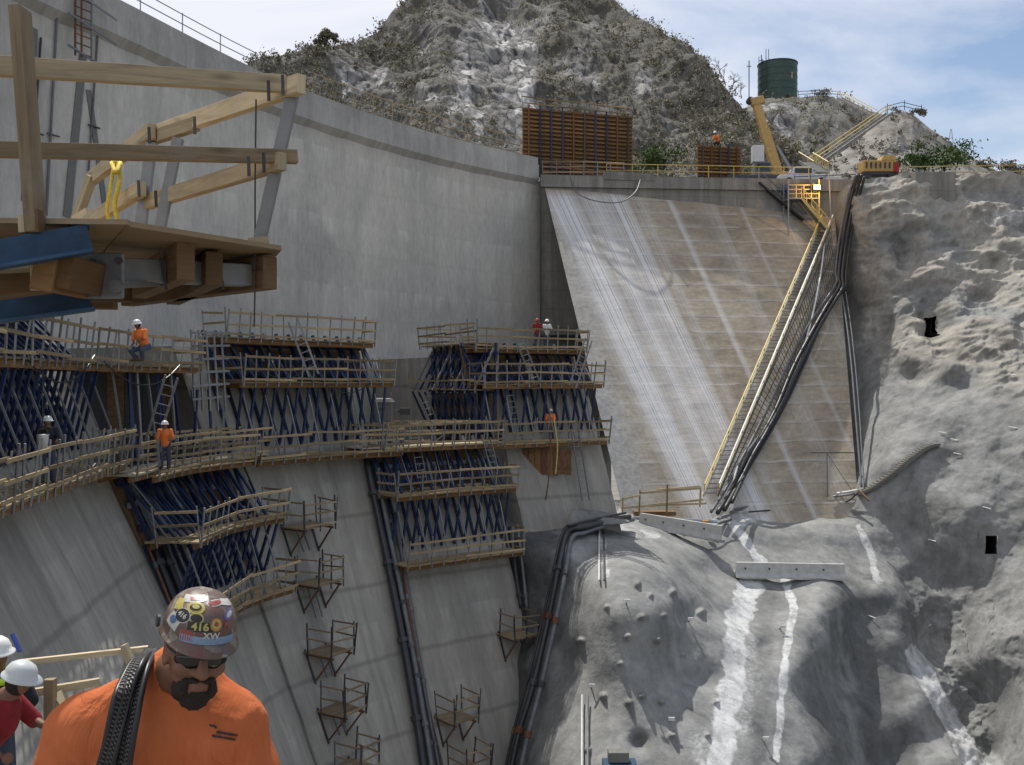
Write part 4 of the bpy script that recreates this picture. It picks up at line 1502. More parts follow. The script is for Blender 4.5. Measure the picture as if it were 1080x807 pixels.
# clutter on the decks: timber stacks, draped cables
for i, (px, z, o) in enumerate(((70, .62, 1.2), (182, .62, 1.4), (300, 0, 1.3), (360, 0, 1.1), (555, -.1, 1.2), (600, -.1, 1.4), (455, -5.4, 1.3), (500, -5.4, 1.2), (250, -5.6, 1.3), (90, -2.75, .9), (330, -3.4, .9), (440, -3.15, 1.1))):
    s = s_on(px, z, o)
    n3, t3 = nrm3(s)
    mb = MB()
    for k in range(5):
        a = DP(s - .7 + rng.uniform(-.2, .2), z, o - .25 + .12 * (k % 3), z + .08 + .09 * (k // 3))
        mb.beam(a, a + t3 * rng.uniform(1.0, 1.7) + n3 * rng.uniform(-.1, .1), .1, .07)
    tag(mb.build('timber_stack', 'far_timber' if i % 3 else 'weathered_timber'), 'short loose stack of timber offcuts lying on a formwork deck', 'timber', 'timber stacks on the formwork decks')
for i, (pa, pb, z, o, sag) in enumerate(((20, 100, .9, 2.4, .9), (110, 190, .7, 2.4, .8), (265, 330, .9, 2.4, .7), (330, 400, .4, 2.4, .9), (430, 500, -4.8, 2.4, .7), (520, 590, .5, 2.4, .8), (560, 625, .2, 2.4, .9), (400, 470, -2.6, 1.9, .7), (20, 110, -2.2, 1.6, .6))):
    a, c = DP(s_on(pa, z, o), z, o), DP(s_on(pb, z, o), z, o)
    pts = [a.lerp(c, k / 6) - Vector((0, 0, sag * 4 * (k / 6) * (1 - k / 6))) for k in range(7)]
    tag(MB().tube(spline(pts, 3), .025, 5).build('cable', 'black_hose'), 'dark cable draped in a shallow loop along a formwork rail', 'cable', 'cables draped along the formwork rails')
# ================================================================== foreground timber platform (upper left)
fp = thing('work_platform', 'big timber work platform with guard rails jutting in at the upper left', 'platform', (-2, 4.5, .5))
ZD = .585
UPV = Vector((0, 0, 1))
# plywood sheet
b = MB()
c4 = [P(133, 239, 3.62), P(297, 265, 4.28), P(266, 301, 5.6), P(84, 300, 5.5)]
for v_ in c4: v_.z = v_.z
c4[0].z = c4[1].z = .597
c4[2].z = c4[3].z = .585
top = [v_ + Vector((0, 0, .021)) for v_ in c4]
b.v = [tuple(v_) for v_ in c4 + top]
L2 = [(0, 0), (1.2, 0), (1.2, 2), (0, 2)]
b.face([0, 3, 2, 1], [L2[0], L2[3], L2[2], L2[1]])
b.face([4, 5, 6, 7], L2)
for i in range(4):
    b.face([i, (i + 1) % 4, (i + 1) % 4 + 4, i + 4], [(0, 0), (1, 0), (1, .02), (0, .02)])
b.build('plywood_sheet', 'plywood_board', fp)
# second sheet on the left
b = MB()
b.hexa([(-2.9, 3.5, .6), (-2.9, 3.5, .62), (-2.9, 6.2, .62), (-2.9, 6.2, .6), (-1.46, 3.6, .6), (-1.46, 3.6, .62), (-1.6, 6.0, .62), (-1.6, 6.0, .6)])
b.build('plywood_sheet', 'plywood_board', fp)
# joists under the sheet
for i, (a, c) in enumerate(((P(150, 262, 4.55), P(196, 262, 4.02)), (P(188, 271, 4.9), P(226, 266, 4.2)), (P(206, 276, 5.0), P(285, 272, 4.36)))):
    a.z = c.z = .505 if i else .52
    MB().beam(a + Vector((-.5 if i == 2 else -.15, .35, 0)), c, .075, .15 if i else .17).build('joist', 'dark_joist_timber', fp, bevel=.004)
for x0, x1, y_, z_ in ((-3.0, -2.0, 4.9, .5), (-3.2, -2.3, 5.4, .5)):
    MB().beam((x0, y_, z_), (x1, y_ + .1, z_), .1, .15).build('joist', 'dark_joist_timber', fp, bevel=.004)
# grey outrigger bracket with its pin plate
a, c = P(104, 287, 3.95), P(267, 291, 4.45)
br_ = MB().beam(a + Vector((-.25, -.03, .02)), c, .09, .1).build('outrigger_beam', 'galvanised_steel', fp, bevel=.004)
MB().beam(a + Vector((.1, -.02, -.055)), c + Vector((-.35, 0, -.03)), .02, .03).build('flange', 'galvanised_steel', br_)
pl = MB()
pc = P(117, 291, 3.88)
pl.box(pc + Vector((-.03, 0, 0)), (.17, .016, .19))
plo = pl.build('pin_plate', 'galvanised_steel', fp, bevel=.02)
for dx, dz in ((-.07, .055), (-.07, -.055), (.04, .06), (.03, -.045)):
    MB().tube([pc + Vector((dx, -.03, dz)), pc + Vector((dx, .0, dz))], .013 if dx < 0 or dz > 0 else .028, 12).build('pin', 'dark_steel' if dz > 0 else 'galvanised_steel', plo)
pc = P(230, 291, 4.3)
b = MB()
for q_ in (0, .5):
    p0 = P(170 + q_ * 120, 272, 4.15 + q_ * .3)
    b = MB().beam(p0, p0 + Vector((.02, .01, -.14)), .012, .012).build('tie_wire', 'dark_steel', br_)
# steel channel beams under the left part: painted blue
MB().beam(P(-70, 281, 3.4), P(95, 252, 3.62), .03, .095).build('channel_web', 'dull_blue_steel', fp)
MB().beam(P(-70, 294, 3.37), P(97, 265, 3.59), .1, .012).build('channel_flange', 'dull_blue_steel', fp)
MB().beam(P(-70, 267, 3.43), P(94, 239.5, 3.65), .09, .012).build('channel_flange', 'dull_blue_steel', fp)
MB().beam(P(-70, 338, 3.75), P(95, 316, 4.0), .06, .085).build('channel_web', 'dull_blue_steel', fp)
MB().beam(P(-70, 349, 3.7), P(100, 326, 3.95), .1, .014).build('channel_flange', 'dull_blue_steel', fp)
# stacked timber blocks at the joint and dark backing timbers
MB().box(P(65, 293, 3.72), (.085, .3, .13), (Vector((1, 0, -.18)).normalized(), Vector((0, 1, 0)), Vector((.18, 0, 1)).normalized())).build('timber_block', 'orange_timber', fp, bevel=.004)
MB().box(P(85, 291, 3.74), (.07, .3, .13), (Vector((1, 0, -.18)).normalized(), Vector((0, 1, 0)), Vector((.18, 0, 1)).normalized())).build('timber_block', 'orange_timber', fp, bevel=.004)
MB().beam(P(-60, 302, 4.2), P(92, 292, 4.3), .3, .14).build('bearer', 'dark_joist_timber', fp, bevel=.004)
MB().beam(P(-60, 284, 3.9), P(36, 280, 3.95), .12, .04).build('bearer', 'new_timber', fp)
MB().beam(P(39, 276, 3.6), P(40, 306, 3.62), .045, .04).build('cleat', 'new_timber', fp)
# rails along the near side
MB().beam(P(-80, 65, 3.62), P(301, 89, 4.28), .04, .077).build('top_rail', 'new_timber', fp, bevel=.003)
MB().beam(P(-80, 156, 3.64), P(313, 165.5, 4.32), .04, .062).build('mid_rail', 'weathered_timber', fp, bevel=.003)
MB().beam(P(21, 9, 3.55), P(38, 246, 3.56), .045, .09, up=(0, 1, 0)).build('rail_post', 'weathered_timber', fp, bevel=.003)
MB().beam(P(38, 222, 3.54), P(39, 246, 3.54), .036, .05, up=(0, 1, 0)).build('cleat', 'orange_timber', fp)
MB().beam(P(27, 228, 3.58), P(28, 246, 3.58), .036, .05, up=(0, 1, 0)).build('cleat', 'new_timber', fp)
# far-end rails: boards receding to the left
MB().beam(P(318, 88.5, 4.22), P(162, 142, 5.25), .045, .085).build('top_rail', 'new_timber', fp, bevel=.003)
MB().beam(P(207, 131, 4.9), P(156, 147, 5.3), .045, .07).build('top_rail', 'new_timber', fp, bevel=.003)
MB().beam(P(160, 138, 5.15), P(95, 190, 6.1), .045, .085).build('top_rail', 'new_timber', fp, bevel=.003)
MB().beam(P(298, 170, 4.25), P(156, 213, 5.2), .045, .08).build('mid_rail', 'new_timber', fp, bevel=.003)
MB().beam(P(150, 199, 5.1), P(84, 240, 6.0), .045, .08).build('mid_rail', 'new_timber', fp, bevel=.003)
MB().beam(P(97, 186, 6.0), P(79, 236, 6.05), .06, .04).build('brace', 'new_timber', fp)
MB().beam(P(98, 228, 5.9), P(84, 237, 5.95), .09, .1).build('toe_board', 'new_timber', fp)
MB().beam(P(262, 257, 4.3), P(284, 255, 4.32), .05, .045).build('toe_block', 'new_timber', fp)
for (a, c, w) in ((P(309, 98, 4.3), P(273, 258, 4.34), .055), (P(160, 150, 5.2), P(148, 243, 5.2), .06), (P(188, 146, 5.0), P(168, 246, 5.0), .055)):
    MB().beam(a, c, w, .035, up=(0, 1, 0)).build('steel_post', 'galvanised_steel', fp, bevel=.004)
for px, py, Y in ((283, 92, 4.1), (298, 86, 4.12), (262, 172, 4.15), (278, 168, 4.13), (157, 141, 5.05), (205, 130, 4.7), (146, 197, 4.95), (164, 208, 5.0)):
    p0 = P(px, py - 7, Y)
    MB().beam(p0, p0 + Vector((0, .01, -.085)), .012, .012).build('clamp', 'dark_steel', fp)
pts = [P(270, 105, 4.3), P(269, 200, 4.32), P(269, 290, 4.36), P(268, 345, 4.36)]
tag(MB().tube(spline(pts, 3), .004, 5).build('hanging_wire', 'dark_steel'), 'thin wire hanging straight down from the corner of the big timber platform', 'wire')
yr = MB()
yr.tube(spline([P(124, 168, 5.3), P(126, 190, 5.2), P(121, 215, 5.2), P(124, 236, 5.2), P(119, 244, 5.2)], 6), .013, 6)
yr.tube(spline([P(121, 168, 5.28), P(117, 195, 5.2), P(113, 222, 5.2), P(118, 244, 5.2)], 6), .011, 6)
yr.tube(spline([P(127, 172, 5.28), P(122, 182, 5.15), P(118, 172, 5.28)], 4), .013, 6)
tag(yr.build('yellow_rope', 'yellow_rope_fibre', smooth=True), 'yellow rope looped over a rail of the big timber platform', 'rope')

# ================================================================== signed-distance modelling for people
def surf_nets(Vg, lo, h):
    """naive surface nets: closed quad surface of the zero level"""
    nx, ny, nz = Vg.shape
    s = Vg < 0
    c = [s[i:nx - 1 + i, j:ny - 1 + j, k:nz - 1 + k] for i in (0, 1) for j in (0, 1) for k in (0, 1)]
    cnt = sum(x.astype(np.int8) for x in c)
    act = (cnt > 0) & (cnt < 8)
    idx = -np.ones(act.shape, np.int64)
    I = np.argwhere(act)
    idx[act] = np.arange(len(I))
    acc = np.zeros((len(I), 3))
    n = np.zeros(len(I))
    cor = np.array([(i, j, k) for i in (0, 1) for j in (0, 1) for k in (0, 1)])
    for a in range(8):
        for b_ in range(a + 1, 8):
            if np.abs(cor[a] - cor[b_]).sum() != 1: continue
            va = Vg[I[:, 0] + cor[a][0], I[:, 1] + cor[a][1], I[:, 2] + cor[a][2]]
            vb = Vg[I[:, 0] + cor[b_][0], I[:, 1] + cor[b_][1], I[:, 2] + cor[b_][2]]
            m = (va < 0) != (vb < 0)
            t_ = np.where(m, va / np.where(m, va - vb, 1), 0)
            acc += np.where(m[:, None], cor[a] + t_[:, None] * (cor[b_] - cor[a]), 0)
            n += m
    verts = (I + acc / n[:, None]) * h + lo
    faces = []
    for ax in range(3):
        o1, o2 = [(1, 2), (2, 0), (0, 1)][ax]
        sl0 = [slice(None)] * 3
        sl1 = [slice(None)] * 3
        sl0[ax] = slice(0, -1)
        sl1[ax] = slice(1, None)
        d = s[tuple(sl0)] != s[tuple(sl1)]
        E = np.argwhere(d)
        E = E[(E[:, o1] > 0) & (E[:, o2] > 0) & (E[:, o1] < Vg.shape[o1] - 1) & (E[:, o2] < Vg.shape[o2] - 1)]
        ins = s[E[:, 0], E[:, 1], E[:, 2]]
        q_ = []
        for da, db in ((-1, -1), (0, -1), (0, 0), (-1, 0)):
            e2 = E.copy()
            e2[:, o1] += da
            e2[:, o2] += db
            q_.append(idx[e2[:, 0], e2[:, 1], e2[:, 2]])
        q_ = np.stack(q_, 1)
        q_[~ins] = q_[~ins][:, ::-1]
        faces.append(q_)
    return verts, np.concatenate(faces)


class SDF:
    def __init__(self, lo, hi, h):
        self.lo, self.h = np.array(lo, float), h
        n = np.ceil((np.array(hi) - self.lo) / h).astype(int) + 1
        self.ax = [self.lo[i] + np.arange(n[i]) * h for i in range(3)]
        self.V = np.full(n, .5, np.float32)

    def _sub(self, lo, hi, m):
        sl = []
        for i in range(3):
            a = int(np.clip(np.searchsorted(self.ax[i], lo[i] - m), 0, len(self.ax[i])))
            b_ = int(np.clip(np.searchsorted(self.ax[i], hi[i] + m), 0, len(self.ax[i])))
            sl.append(slice(a, b_))
        g_ = np.meshgrid(*[self.ax[i][sl[i]] for i in range(3)], indexing='ij')
        return tuple(sl), g_

    def _merge(self, sl, d, k, sub=False):
        a = self.V[sl]
        if sub:
            h_ = np.clip(.5 - .5 * (a + d) / k, 0, 1)
            self.V[sl] = a + (-d - a) * h_ + k * h_ * (1 - h_)
        else:
            h_ = np.clip(.5 + .5 * (a - d) / k, 0, 1)
            self.V[sl] = a + (d - a) * h_ - k * h_ * (1 - h_)

    def cone(self, p0, p1, r0, r1, k=.02, sub=False):
        p0, p1 = np.array(p0, float), np.array(p1, float)
        rm = max(r0, r1)
        sl, g_ = self._sub(np.minimum(p0, p1) - rm, np.maximum(p0, p1) + rm, 3 * k + .03)
        if g_[0].size == 0: return self
        v = p1 - p0
        t_ = sum((g_[i] - p0[i]) * v[i] for i in range(3)) / max(1e-9, v @ v)
        t_ = np.clip(t_, 0, 1)
        d = np.sqrt(sum((g_[i] - p0[i] - t_ * v[i]) ** 2 for i in range(3))) - (r0 + (r1 - r0) * t_)
        self._merge(sl, d, k, sub)
        return self

    def ell(self, c, r, k=.02, rot=None, sub=False, fn=None):
        c, r = np.array(c, float), np.array(r, float)
        rm = r.max()
        sl, g_ = self._sub(c - rm, c + rm, 3 * k + .03)
        if g_[0].size == 0: return self
        q_ = [g_[i] - c[i] for i in range(3)]
        if rot is not None:
            R_ = np.array(rot)
            q_ = [sum(R_[j][i] * q_[j] for j in range(3)) for i in range(3)]
        k0 = np.sqrt(sum((q_[i] / r[i]) ** 2 for i in range(3)))
        k1 = np.sqrt(sum((q_[i] / r[i] ** 2) ** 2 for i in range(3))) + 1e-9
        d = k0 * (k0 - 1) / k1
        if fn is not None: d = d + fn(*g_)
        self._merge(sl, d, k, sub)
        return self

    def mesh(self):
        V_ = self.V.copy()
        V_[0], V_[-1] = .1, .1
        V_[:, 0], V_[:, -1] = .1, .1
        V_[:, :, 0], V_[:, :, -1] = .1, .1
        return surf_nets(V_, self.lo, self.h)


def arr(v): return np.array(v, float)


# ================================================================== the worker with the sticker hat
# joints (world)
HC = Vector((-.8325, 2.5, -.704))            # between the ears
hip = Vector((-1.0, 2.88, -1.42))
NK = Vector((-.925, 2.63, -.80))
SHL, SHR = Vector((-1.205, 2.68, -.985)), Vector((-.795, 2.64, -.965))   # shoulder joints, picture left / right
yaw, pit, roll = RAD(29), RAD(6), RAD(8)
Fw = Vector((math.sin(yaw) * math.cos(pit), -math.cos(yaw) * math.cos(pit), -math.sin(pit)))
Rt = Vector((math.cos(yaw), math.sin(yaw), 0)).normalized()
Rt = (Rt + Vector((0, 0, -math.tan(roll)))).normalized()
Fw = (Fw - Rt * Fw.dot(Rt)).normalized()
Up = Rt.cross(Fw).normalized()
if Up.z < 0: Up = -Up
ROT = [[Rt[i], Fw[i], Up[i]] for i in range(3)]     # columns: local x (picture right), forward, up


def H(x, f, u): return HC + Rt * x + Fw * f + Up * u


man = thing('person', 'man in an orange shirt and sticker-covered hard hat, head bowed, cable coil over his shoulder', 'person', (HC.x, 2.7, -2.3))
sk = SDF((-1.62, 2.2, -2.35), (-.45, 3.15, -.5), .0075)
E_ = lambda c, r, k=.02, sub=False, fn=None: sk.ell(arr(H(*c)), r, k, ROT, sub, fn)
C_ = lambda a, c, r0, r1, k=.015, sub=False: sk.cone(arr(H(*a)), arr(H(*c)), r0, r1, k, sub)
E_((0, -.012, .035), (.069, .095, .095))
E_((0, .03, -.03), (.058, .066, .085), .03)
E_((0, .05, -.088), (.042, .044, .036), .025)
E_((0, .085, .022), (.05, .014, .012), .012)
C_((0, .094, .012), (0, .115, -.026), .010, .0145, .012)
for sx_ in (-1, 1):
    E_((sx_ * .013, .103, -.03), (.009, .010, .008), .008)
    E_((sx_ * .042, .07, -.022), (.024, .022, .02), .02)
    E_((sx_ * .03, .088, .004), (.016, .012, .011), .006, True)
    E_((sx_ * .030, .080, .003), (.0125, .0125, .0125), .004)
    E_((sx_ * .073, -.005, -.012), (.011, .022, .034), .008)
    E_((sx_ * .080, .002, -.010), (.006, .012, .02), .006, True)
E_((0, .094, -.058), (.024, .010, .006), .006)
E_((0, .092, -.068), (.02, .011, .007), .006)
sk.cone(arr(H(0, -.03, -.06)), arr(NK), .052, .056, .03)
sk.cone(arr(NK), arr((SHL + SHR) / 2 + Vector((0, .02, -.12))), .058, .12, .05)
sk.cone(arr(SHL), arr(SHR), .065, .065, .05)
MID = (SHL + SHR) / 2
sk.ell(arr(MID + Vector((0, .03, -.18))), (.19, .125, .22), .06)
sk.ell(arr(hip + Vector((0, -.02, .12))), (.165, .12, .2), .06)
sk.ell(arr(hip + Vector((0, 0, -.03))), (.17, .13, .12), .05)
ELL, ERR = SHL + Vector((-.09, -.04, -.30)), SHR + Vector((.085, .02, -.31))
WRL, WRR = ELL + Vector((.05, -.16, -.21)), ERR + Vector((-.02, -.12, -.23))
for sh_, el_, wr_ in ((SHL, ELL, WRL), (SHR, ERR, WRR)):
    sk.cone(arr(sh_), arr(el_), .056, .043, .03)
    sk.cone(arr(el_), arr(wr_), .042, .03, .02)
    sx_ = 1 if sh_ is SHL else -1
    hd = (wr_ - el_).normalized()
    pm_ = wr_ + hd * .06
    side = Vector((0, 1, 0)).cross(hd).normalized()
    sk.ell(arr(pm_), (.04, .022, .045), .015)
    for fi, fl in enumerate((.075, .085, .08, .06)):
        b0 = pm_ + hd * .035 + side * (-.03 + .02 * fi)
        b1 = b0 + hd * fl * .55 + Vector((0, -.012, 0))
        sk.cone(arr(b0), arr(b1), .0095, .0085, .004)
        sk.cone(arr(b1), arr(b1 + hd * fl * .4 + Vector((0, .022, 0))), .0085, .0075, .004)
    tb = wr_ + hd * .03 + side * (.03 * sx_)
    sk.cone(arr(tb), arr(tb + hd * .035 + side * (.025 * sx_) + Vector((0, -.02, 0))), .012, .010, .006)
    sk.cone(arr(tb + hd * .035 + side * (.025 * sx_) + Vector((0, -.02, 0))), arr(tb + hd * .07 + side * (.022 * sx_) + Vector((0, -.03, 0))), .010, .008, .004)
FT = -2.3
for sx_ in (-1, 1):
    hj = hip + Vector((sx_ * .09, 0, -.04))
    kn = Vector((hip.x + sx_ * .11, 2.78, -1.83))
    an = Vector((hip.x + sx_ * .12, 2.88, FT + .06))
    sk.cone(arr(hj), arr(kn), .085, .058, .03)
    sk.cone(arr(kn), arr(an), .056, .036, .03)
    sk.cone(arr(an), arr(an + Vector((sx_ * .02, -.17, -.03))), .036, .03, .02)
V_, Fc = sk.mesh()
pts_mesh('body', V_, Fc, 'skin', man)

# shirt: looser shell over the torso and upper arms
st_s = SDF((-1.62, 2.25, -1.6), (-.42, 3.2, -.6), .0085)


def wr(x, y, z):
    return (.0095 * np.sin((x * .8 + z * 1.2 + .25 * np.sin(y * 9 + z * 7)) * 34) * np.clip((-.8 - z) * 2.2, .15, 1)
            + .013 * np.sin((z * .6 - x * 1.5 + y) * 19 + 2 * np.sin(x * 11)) + .006 * fbm(x * 9, y * 9, z * 5, 2)).astype(np.float32)


st_s.ell(arr(MID + Vector((0, .03, -.19))), (.235, .158, .255), .05, None, False, wr)
st_s.ell(arr(hip + Vector((0, -.02, .14))), (.215, .17, .26), .07, None, False, wr)
st_s.cone(arr(SHL + Vector((0, 0, -.012))), arr(SHR + Vector((0, 0, -.012))), .094, .092, .05)
st_s.cone(arr(NK + Vector((0, .015, -.012))), arr(MID + Vector((0, .02, -.12))), .083, .14, .06)
for sh_ in (SHL, SHR): st_s.cone(arr(NK + Vector((0, .03, -.03))), arr(sh_), .078, .09, .05)
for sh_, el_ in ((SHL, ELL), (SHR, ERR)):
    st_s.cone(arr(sh_), arr(sh_.lerp(el_, .82)), .094, .082, .05)
    st_s.ell(arr(sh_.lerp(el_, .45)), (.095, .095, .13), .04, None, False, lambda x, y, z: .35 * wr(x, y, z))
# neck opening and sleeve mouths
st_s.cone(arr(NK + Vector((.01, -.02, -.005))), arr(H(0, -.02, -.05)), .058, .066, .010, True)
V_, Fc = st_s.mesh()
shirt = pts_mesh('shirt', V_, Fc, 'worker_shirt', man)
_n = np.zeros(len(V_) * 3, np.float32)
shirt.data.vertices.foreach_get('normal', _n)
_n = _n.reshape(-1, 3)
_x, _y, _z = V_[:, 0] + 1.0, V_[:, 1] - 2.6, V_[:, 2] + .9
_w = .5 * perlin(_x * 4, _y * 4, _z * 4)
fold = ridged(_x * 5.5 + 2.2 * _z + _w, _y * 4 - _z * 1.5, _z * 2.6 - _x * 1.5 + _w, 3) - .9
soft = fbm(_x * 3.2, _y * 3.2, _z * 2.4, 3)
amp_ = .35 + .65 * smooth(-.78, -1.0, V_[:, 2])
V2_ = V_ + _n * ((.0085 * fold + .011 * soft) * amp_)[:, None]
shirt.data.vertices.foreach_set('co', (V2_ - np.array(ORG[man.name])).astype(np.float32).ravel())
shirt.data.update()
tr = SDF((-1.4, 2.5, -2.3), (-.6, 3.2, -1.2), .014)
tr.ell(arr(hip + Vector((0, 0, -.02))), (.19, .15, .14), .05)
for sx_ in (-1, 1):
    hj = hip + Vector((sx_ * .09, 0, -.04))
    kn = Vector((hip.x + sx_ * .11, 2.78, -1.83))
    an = Vector((hip.x + sx_ * .12, 2.88, FT + .1))
    tr.cone(arr(hj), arr(kn), .105, .078, .03).cone(arr(kn), arr(an), .076, .06, .03)
V_, Fc = tr.mesh()
pts_mesh('trousers', V_, Fc, 'jean_cloth', man)
for sx_ in (-1, 1):
    an = Vector((hip.x + sx_ * .12, 2.88, FT + .06))
    bs = SDF((an.x - .12, an.y - .32, FT - .02), (an.x + .12, an.y + .12, FT + .26), .01)
    bs.cone(arr(an + Vector((0, 0, .12))), arr(an), .055, .05, .02).cone(arr(an), arr(an + Vector((sx_ * .02, -.19, -.015))), .05, .043, .02)
    V_, Fc = bs.mesh()
    pts_mesh('boot', V_, Fc, 'dark_cloth', man)
# beard: full goatee with moustache
bd = SDF(arr(HC) - .16, arr(HC) + .16, .0038)
EB = lambda c, r, k=.012, sub=False, fn=None: bd.ell(arr(H(*c)), r, k, ROT, sub, fn)
fz = lambda x, y, z: .004 * perlin(x * 160, y * 160, z * 90).astype(np.float32)
EB((0, .058, -.1), (.041, .044, .032), .014, False, fz)
EB((0, .06, -.112), (.026, .032, .021), .012, False, fz)
for sx_ in (-1, 1):
    EB((sx_ * .017, .094, -.047), (.02, .011, .007), .006, False, fz)
    EB((sx_ * .034, .076, -.068), (.012, .018, .028), .01, False, fz)
    EB((sx_ * .045, .048, -.086), (.013, .026, .024), .012, False, fz)
EB((0, .09, -.083), (.022, .014, .0085), .006, False, fz)
EB((0, .108, -.0635), (.019, .02, .0058), .005, True)
V_, Fc = bd.mesh()
pts_mesh('beard', V_, Fc, 'dark_hair', man)
# hair at the nape and temples
hr = SDF(arr(HC) - .17, arr(HC) + .17, .006)
hr.ell(arr(H(0, -.022, .03)), (.080, .095, .09), .01, ROT, False, lambda x, y, z: .003 * perlin(x * 120, y * 120, z * 120).astype(np.float32))
hr.ell(arr(H(0, .12, -.03)), (.12, .12, .12), .01, ROT, True)
V_, Fc = hr.mesh()
pts_mesh('hair', V_, Fc, 'dark_hair', man)
# wrap-around sunglasses
sg = MB()
gl = MB()
fr_ = []
for sx_ in (-1, 1):
    n_ = 12
    rows = []
    for i in range(n_ + 1):
        t_ = i / n_
        x_ = sx_ * (.007 + .06 * t_)
        f_ = .106 - .034 * t_ ** 2.2
        hgt = .017 * math.sin(math.pi * min(1, .2 + t_ * .75)) ** .6
        rows.append([H(x_, f_ - .003 - .12 * abs(u_), .007 + u_ - .004 * t_) for u_ in (-hgt * 1.25, -hgt * .5, hgt * .3, hgt * .9)])
    base = len(sg.v)
    for r_ in rows: sg.v += [tuple(v_) for v_ in r_]
    for i in range(n_):
        for j in range(3):
            q_ = [base + i * 4 + j, base + (i + 1) * 4 + j, base + (i + 1) * 4 + j + 1, base + i * 4 + j + 1]
            sg.face(q_ if sx_ > 0 else q_[::-1])
go = sg.build('sunglasses', 'black_plastic', man, smooth=True)
sm_ = go.modifiers.new('Solid', 'SOLIDIFY')
sm_.thickness = .003
for sx_ in (-1, 1):
    MB().tube(spline([H(sx_ * .066, .073, .016), H(sx_ * .074, .03, .012), H(sx_ * .076, -.01, .012)], 5), .0032, 6).build('temple_arm', 'black_plastic', go)
MB().tube(spline([H(-.01, .108, .012), H(0, .111, .014), H(.01, .108, .012)], 4), .003, 6).build('bridge', 'black_plastic', go)

# ---- hard hat
HO = (0, -.004, .05)                         # centre of the rim, head coordinates
RX, RF, RU = .093, .124, .108


def dome(th, ph, off=0.):
    """th: azimuth, 0 = front, + = picture right; ph: 0 rim .. pi/2 crown"""
    cx = max(0, math.cos(ph)) ** .8
    return H(HO[0] + (RX + off) * math.sin(th) * cx, HO[1] + (RF + off) * math.cos(th) * cx, HO[2] + (RU + off) * math.sin(ph) ** .88)


hb = MB()
nt, npn = 64, 20
for i in range(npn):
    for k in range(nt):
        hb.v.append(tuple(dome(2 * math.pi * k / nt, math.pi / 2 * i / npn, .0015 * math.exp(-((math.sin(2 * math.pi * k / nt)) / .16) ** 2) * (i / npn > .25))))
hb.v.append(tuple(dome(0, math.pi / 2)))
for i in range(npn - 1):
    for k in range(nt):
        k2 = (k + 1) % nt
        hb.face([i * nt + k, i * nt + k2, (i + 1) * nt + k2, (i + 1) * nt + k])
for k in range(nt):
    hb.face([(npn - 1) * nt + k, (npn - 1) * nt + (k + 1) % nt, npn * nt])
# brim: narrow all round, longer peak at the front
ring = []
for k in range(nt):
    th = 2 * math.pi * k / nt
    out_ = .007 + .026 * max(0, math.cos(th)) ** 2.2
    dr_ = -.006 - .012 * max(0, math.cos(th)) ** 2
    a0 = len(hb.v)
    hb.v.append(tuple(H(HO[0] + (RX + out_) * math.sin(th), HO[1] + (RF + out_) * math.cos(th), HO[2] + dr_)))
    hb.v.append(tuple(H(HO[0] + (RX + out_) * math.sin(th), HO[1] + (RF + out_) * math.cos(th), HO[2] + dr_ - .004)))
    hb.v.append(tuple(H(HO[0] + (RX - .004) * math.sin(th), HO[1] + (RF - .004) * math.cos(th), HO[2] - .004)))
    ring.append(a0)
for k in range(nt):
    k2 = (k + 1) % nt
    hb.face([k2, k, ring[k], ring[k2]])
    for q_ in (0, 1):
        hb.face([ring[k2] + q_, ring[k] + q_, ring[k] + q_ + 1, ring[k2] + q_ + 1])
hat = hb.build('hard_hat', 'sticker_hat', man, smooth=True)


def sticker(th, ph, w, h, mat, shape='disc', rot=0., off=.0012, name='sticker'):
    """flat vinyl patch bent over the dome"""
    n_, m_ = 20, 4
    w, h = w * (.82 if w < .1 else 1), h * .8
    b_ = MB()
    def pt(a, c):
        ca, sa = math.cos(rot), math.sin(rot)
        a, c = a * ca - c * sa, a * sa + c * ca
        return dome(th + a / (RX * max(.3, math.cos(ph))), ph + c / RU, off)
    if shape == 'disc':
        b_.v.append(tuple(pt(0, 0)))
        for r_ in range(1, m_ + 1):
            for k in range(n_):
                t_ = 2 * math.pi * k / n_
                b_.v.append(tuple(pt(w / 2 * r_ / m_ * math.cos(t_), h / 2 * r_ / m_ * math.sin(t_))))
        for k in range(n_):
            b_.face([0, 1 + k, 1 + (k + 1) % n_])
            for r_ in range(m_ - 1):
                a0, a1 = 1 + r_ * n_ + k, 1 + r_ * n_ + (k + 1) % n_
                b_.face([a0, a0 + n_, a1 + n_, a1])
    else:
        nx_, ny_ = max(6, int(w / .006)), 5
        for i in range(nx_ + 1):
            for j in range(ny_ + 1):
                b_.v.append(tuple(pt(w * (i / nx_ - .5), h * (j / ny_ - .5))))
        for i in range(nx_):
            for j in range(ny_):
                a0 = i * (ny_ + 1) + j
                b_.face([a0, a0 + ny_ + 1, a0 + ny_ + 2, a0 + 1])
    o = b_.build(name, mat, hat, smooth=True)
    return o, pt


def lettering(txt, size, mat, fn, parent, name, sx=1., bold=.0):
    """mesh lettering: fn(a, c) places local letter coordinates in the world"""
    cu = bpy.data.curves.new(name, 'FONT')
    cu.body = txt
    cu.size = size
    cu.align_x = 'CENTER'
    cu.align_y = 'CENTER'
    cu.offset = bold
    to = bpy.data.objects.new(name + '_curve', cu)
    COL.objects.link(to)
    bpy.context.view_layer.update()
    me = to.evaluated_get(bpy.context.evaluated_depsgraph_get()).to_mesh()
    vs = [tuple(fn(v_.co.x * sx, v_.co.y)) for v_ in me.vertices]
    fs = [list(p.vertices) for p in me.polygons]
    bpy.data.objects.remove(to)
    b_ = MB()
    b_.v = vs
    for f_ in fs: b_.face(f_)
    return b_.build(name, mat, parent)


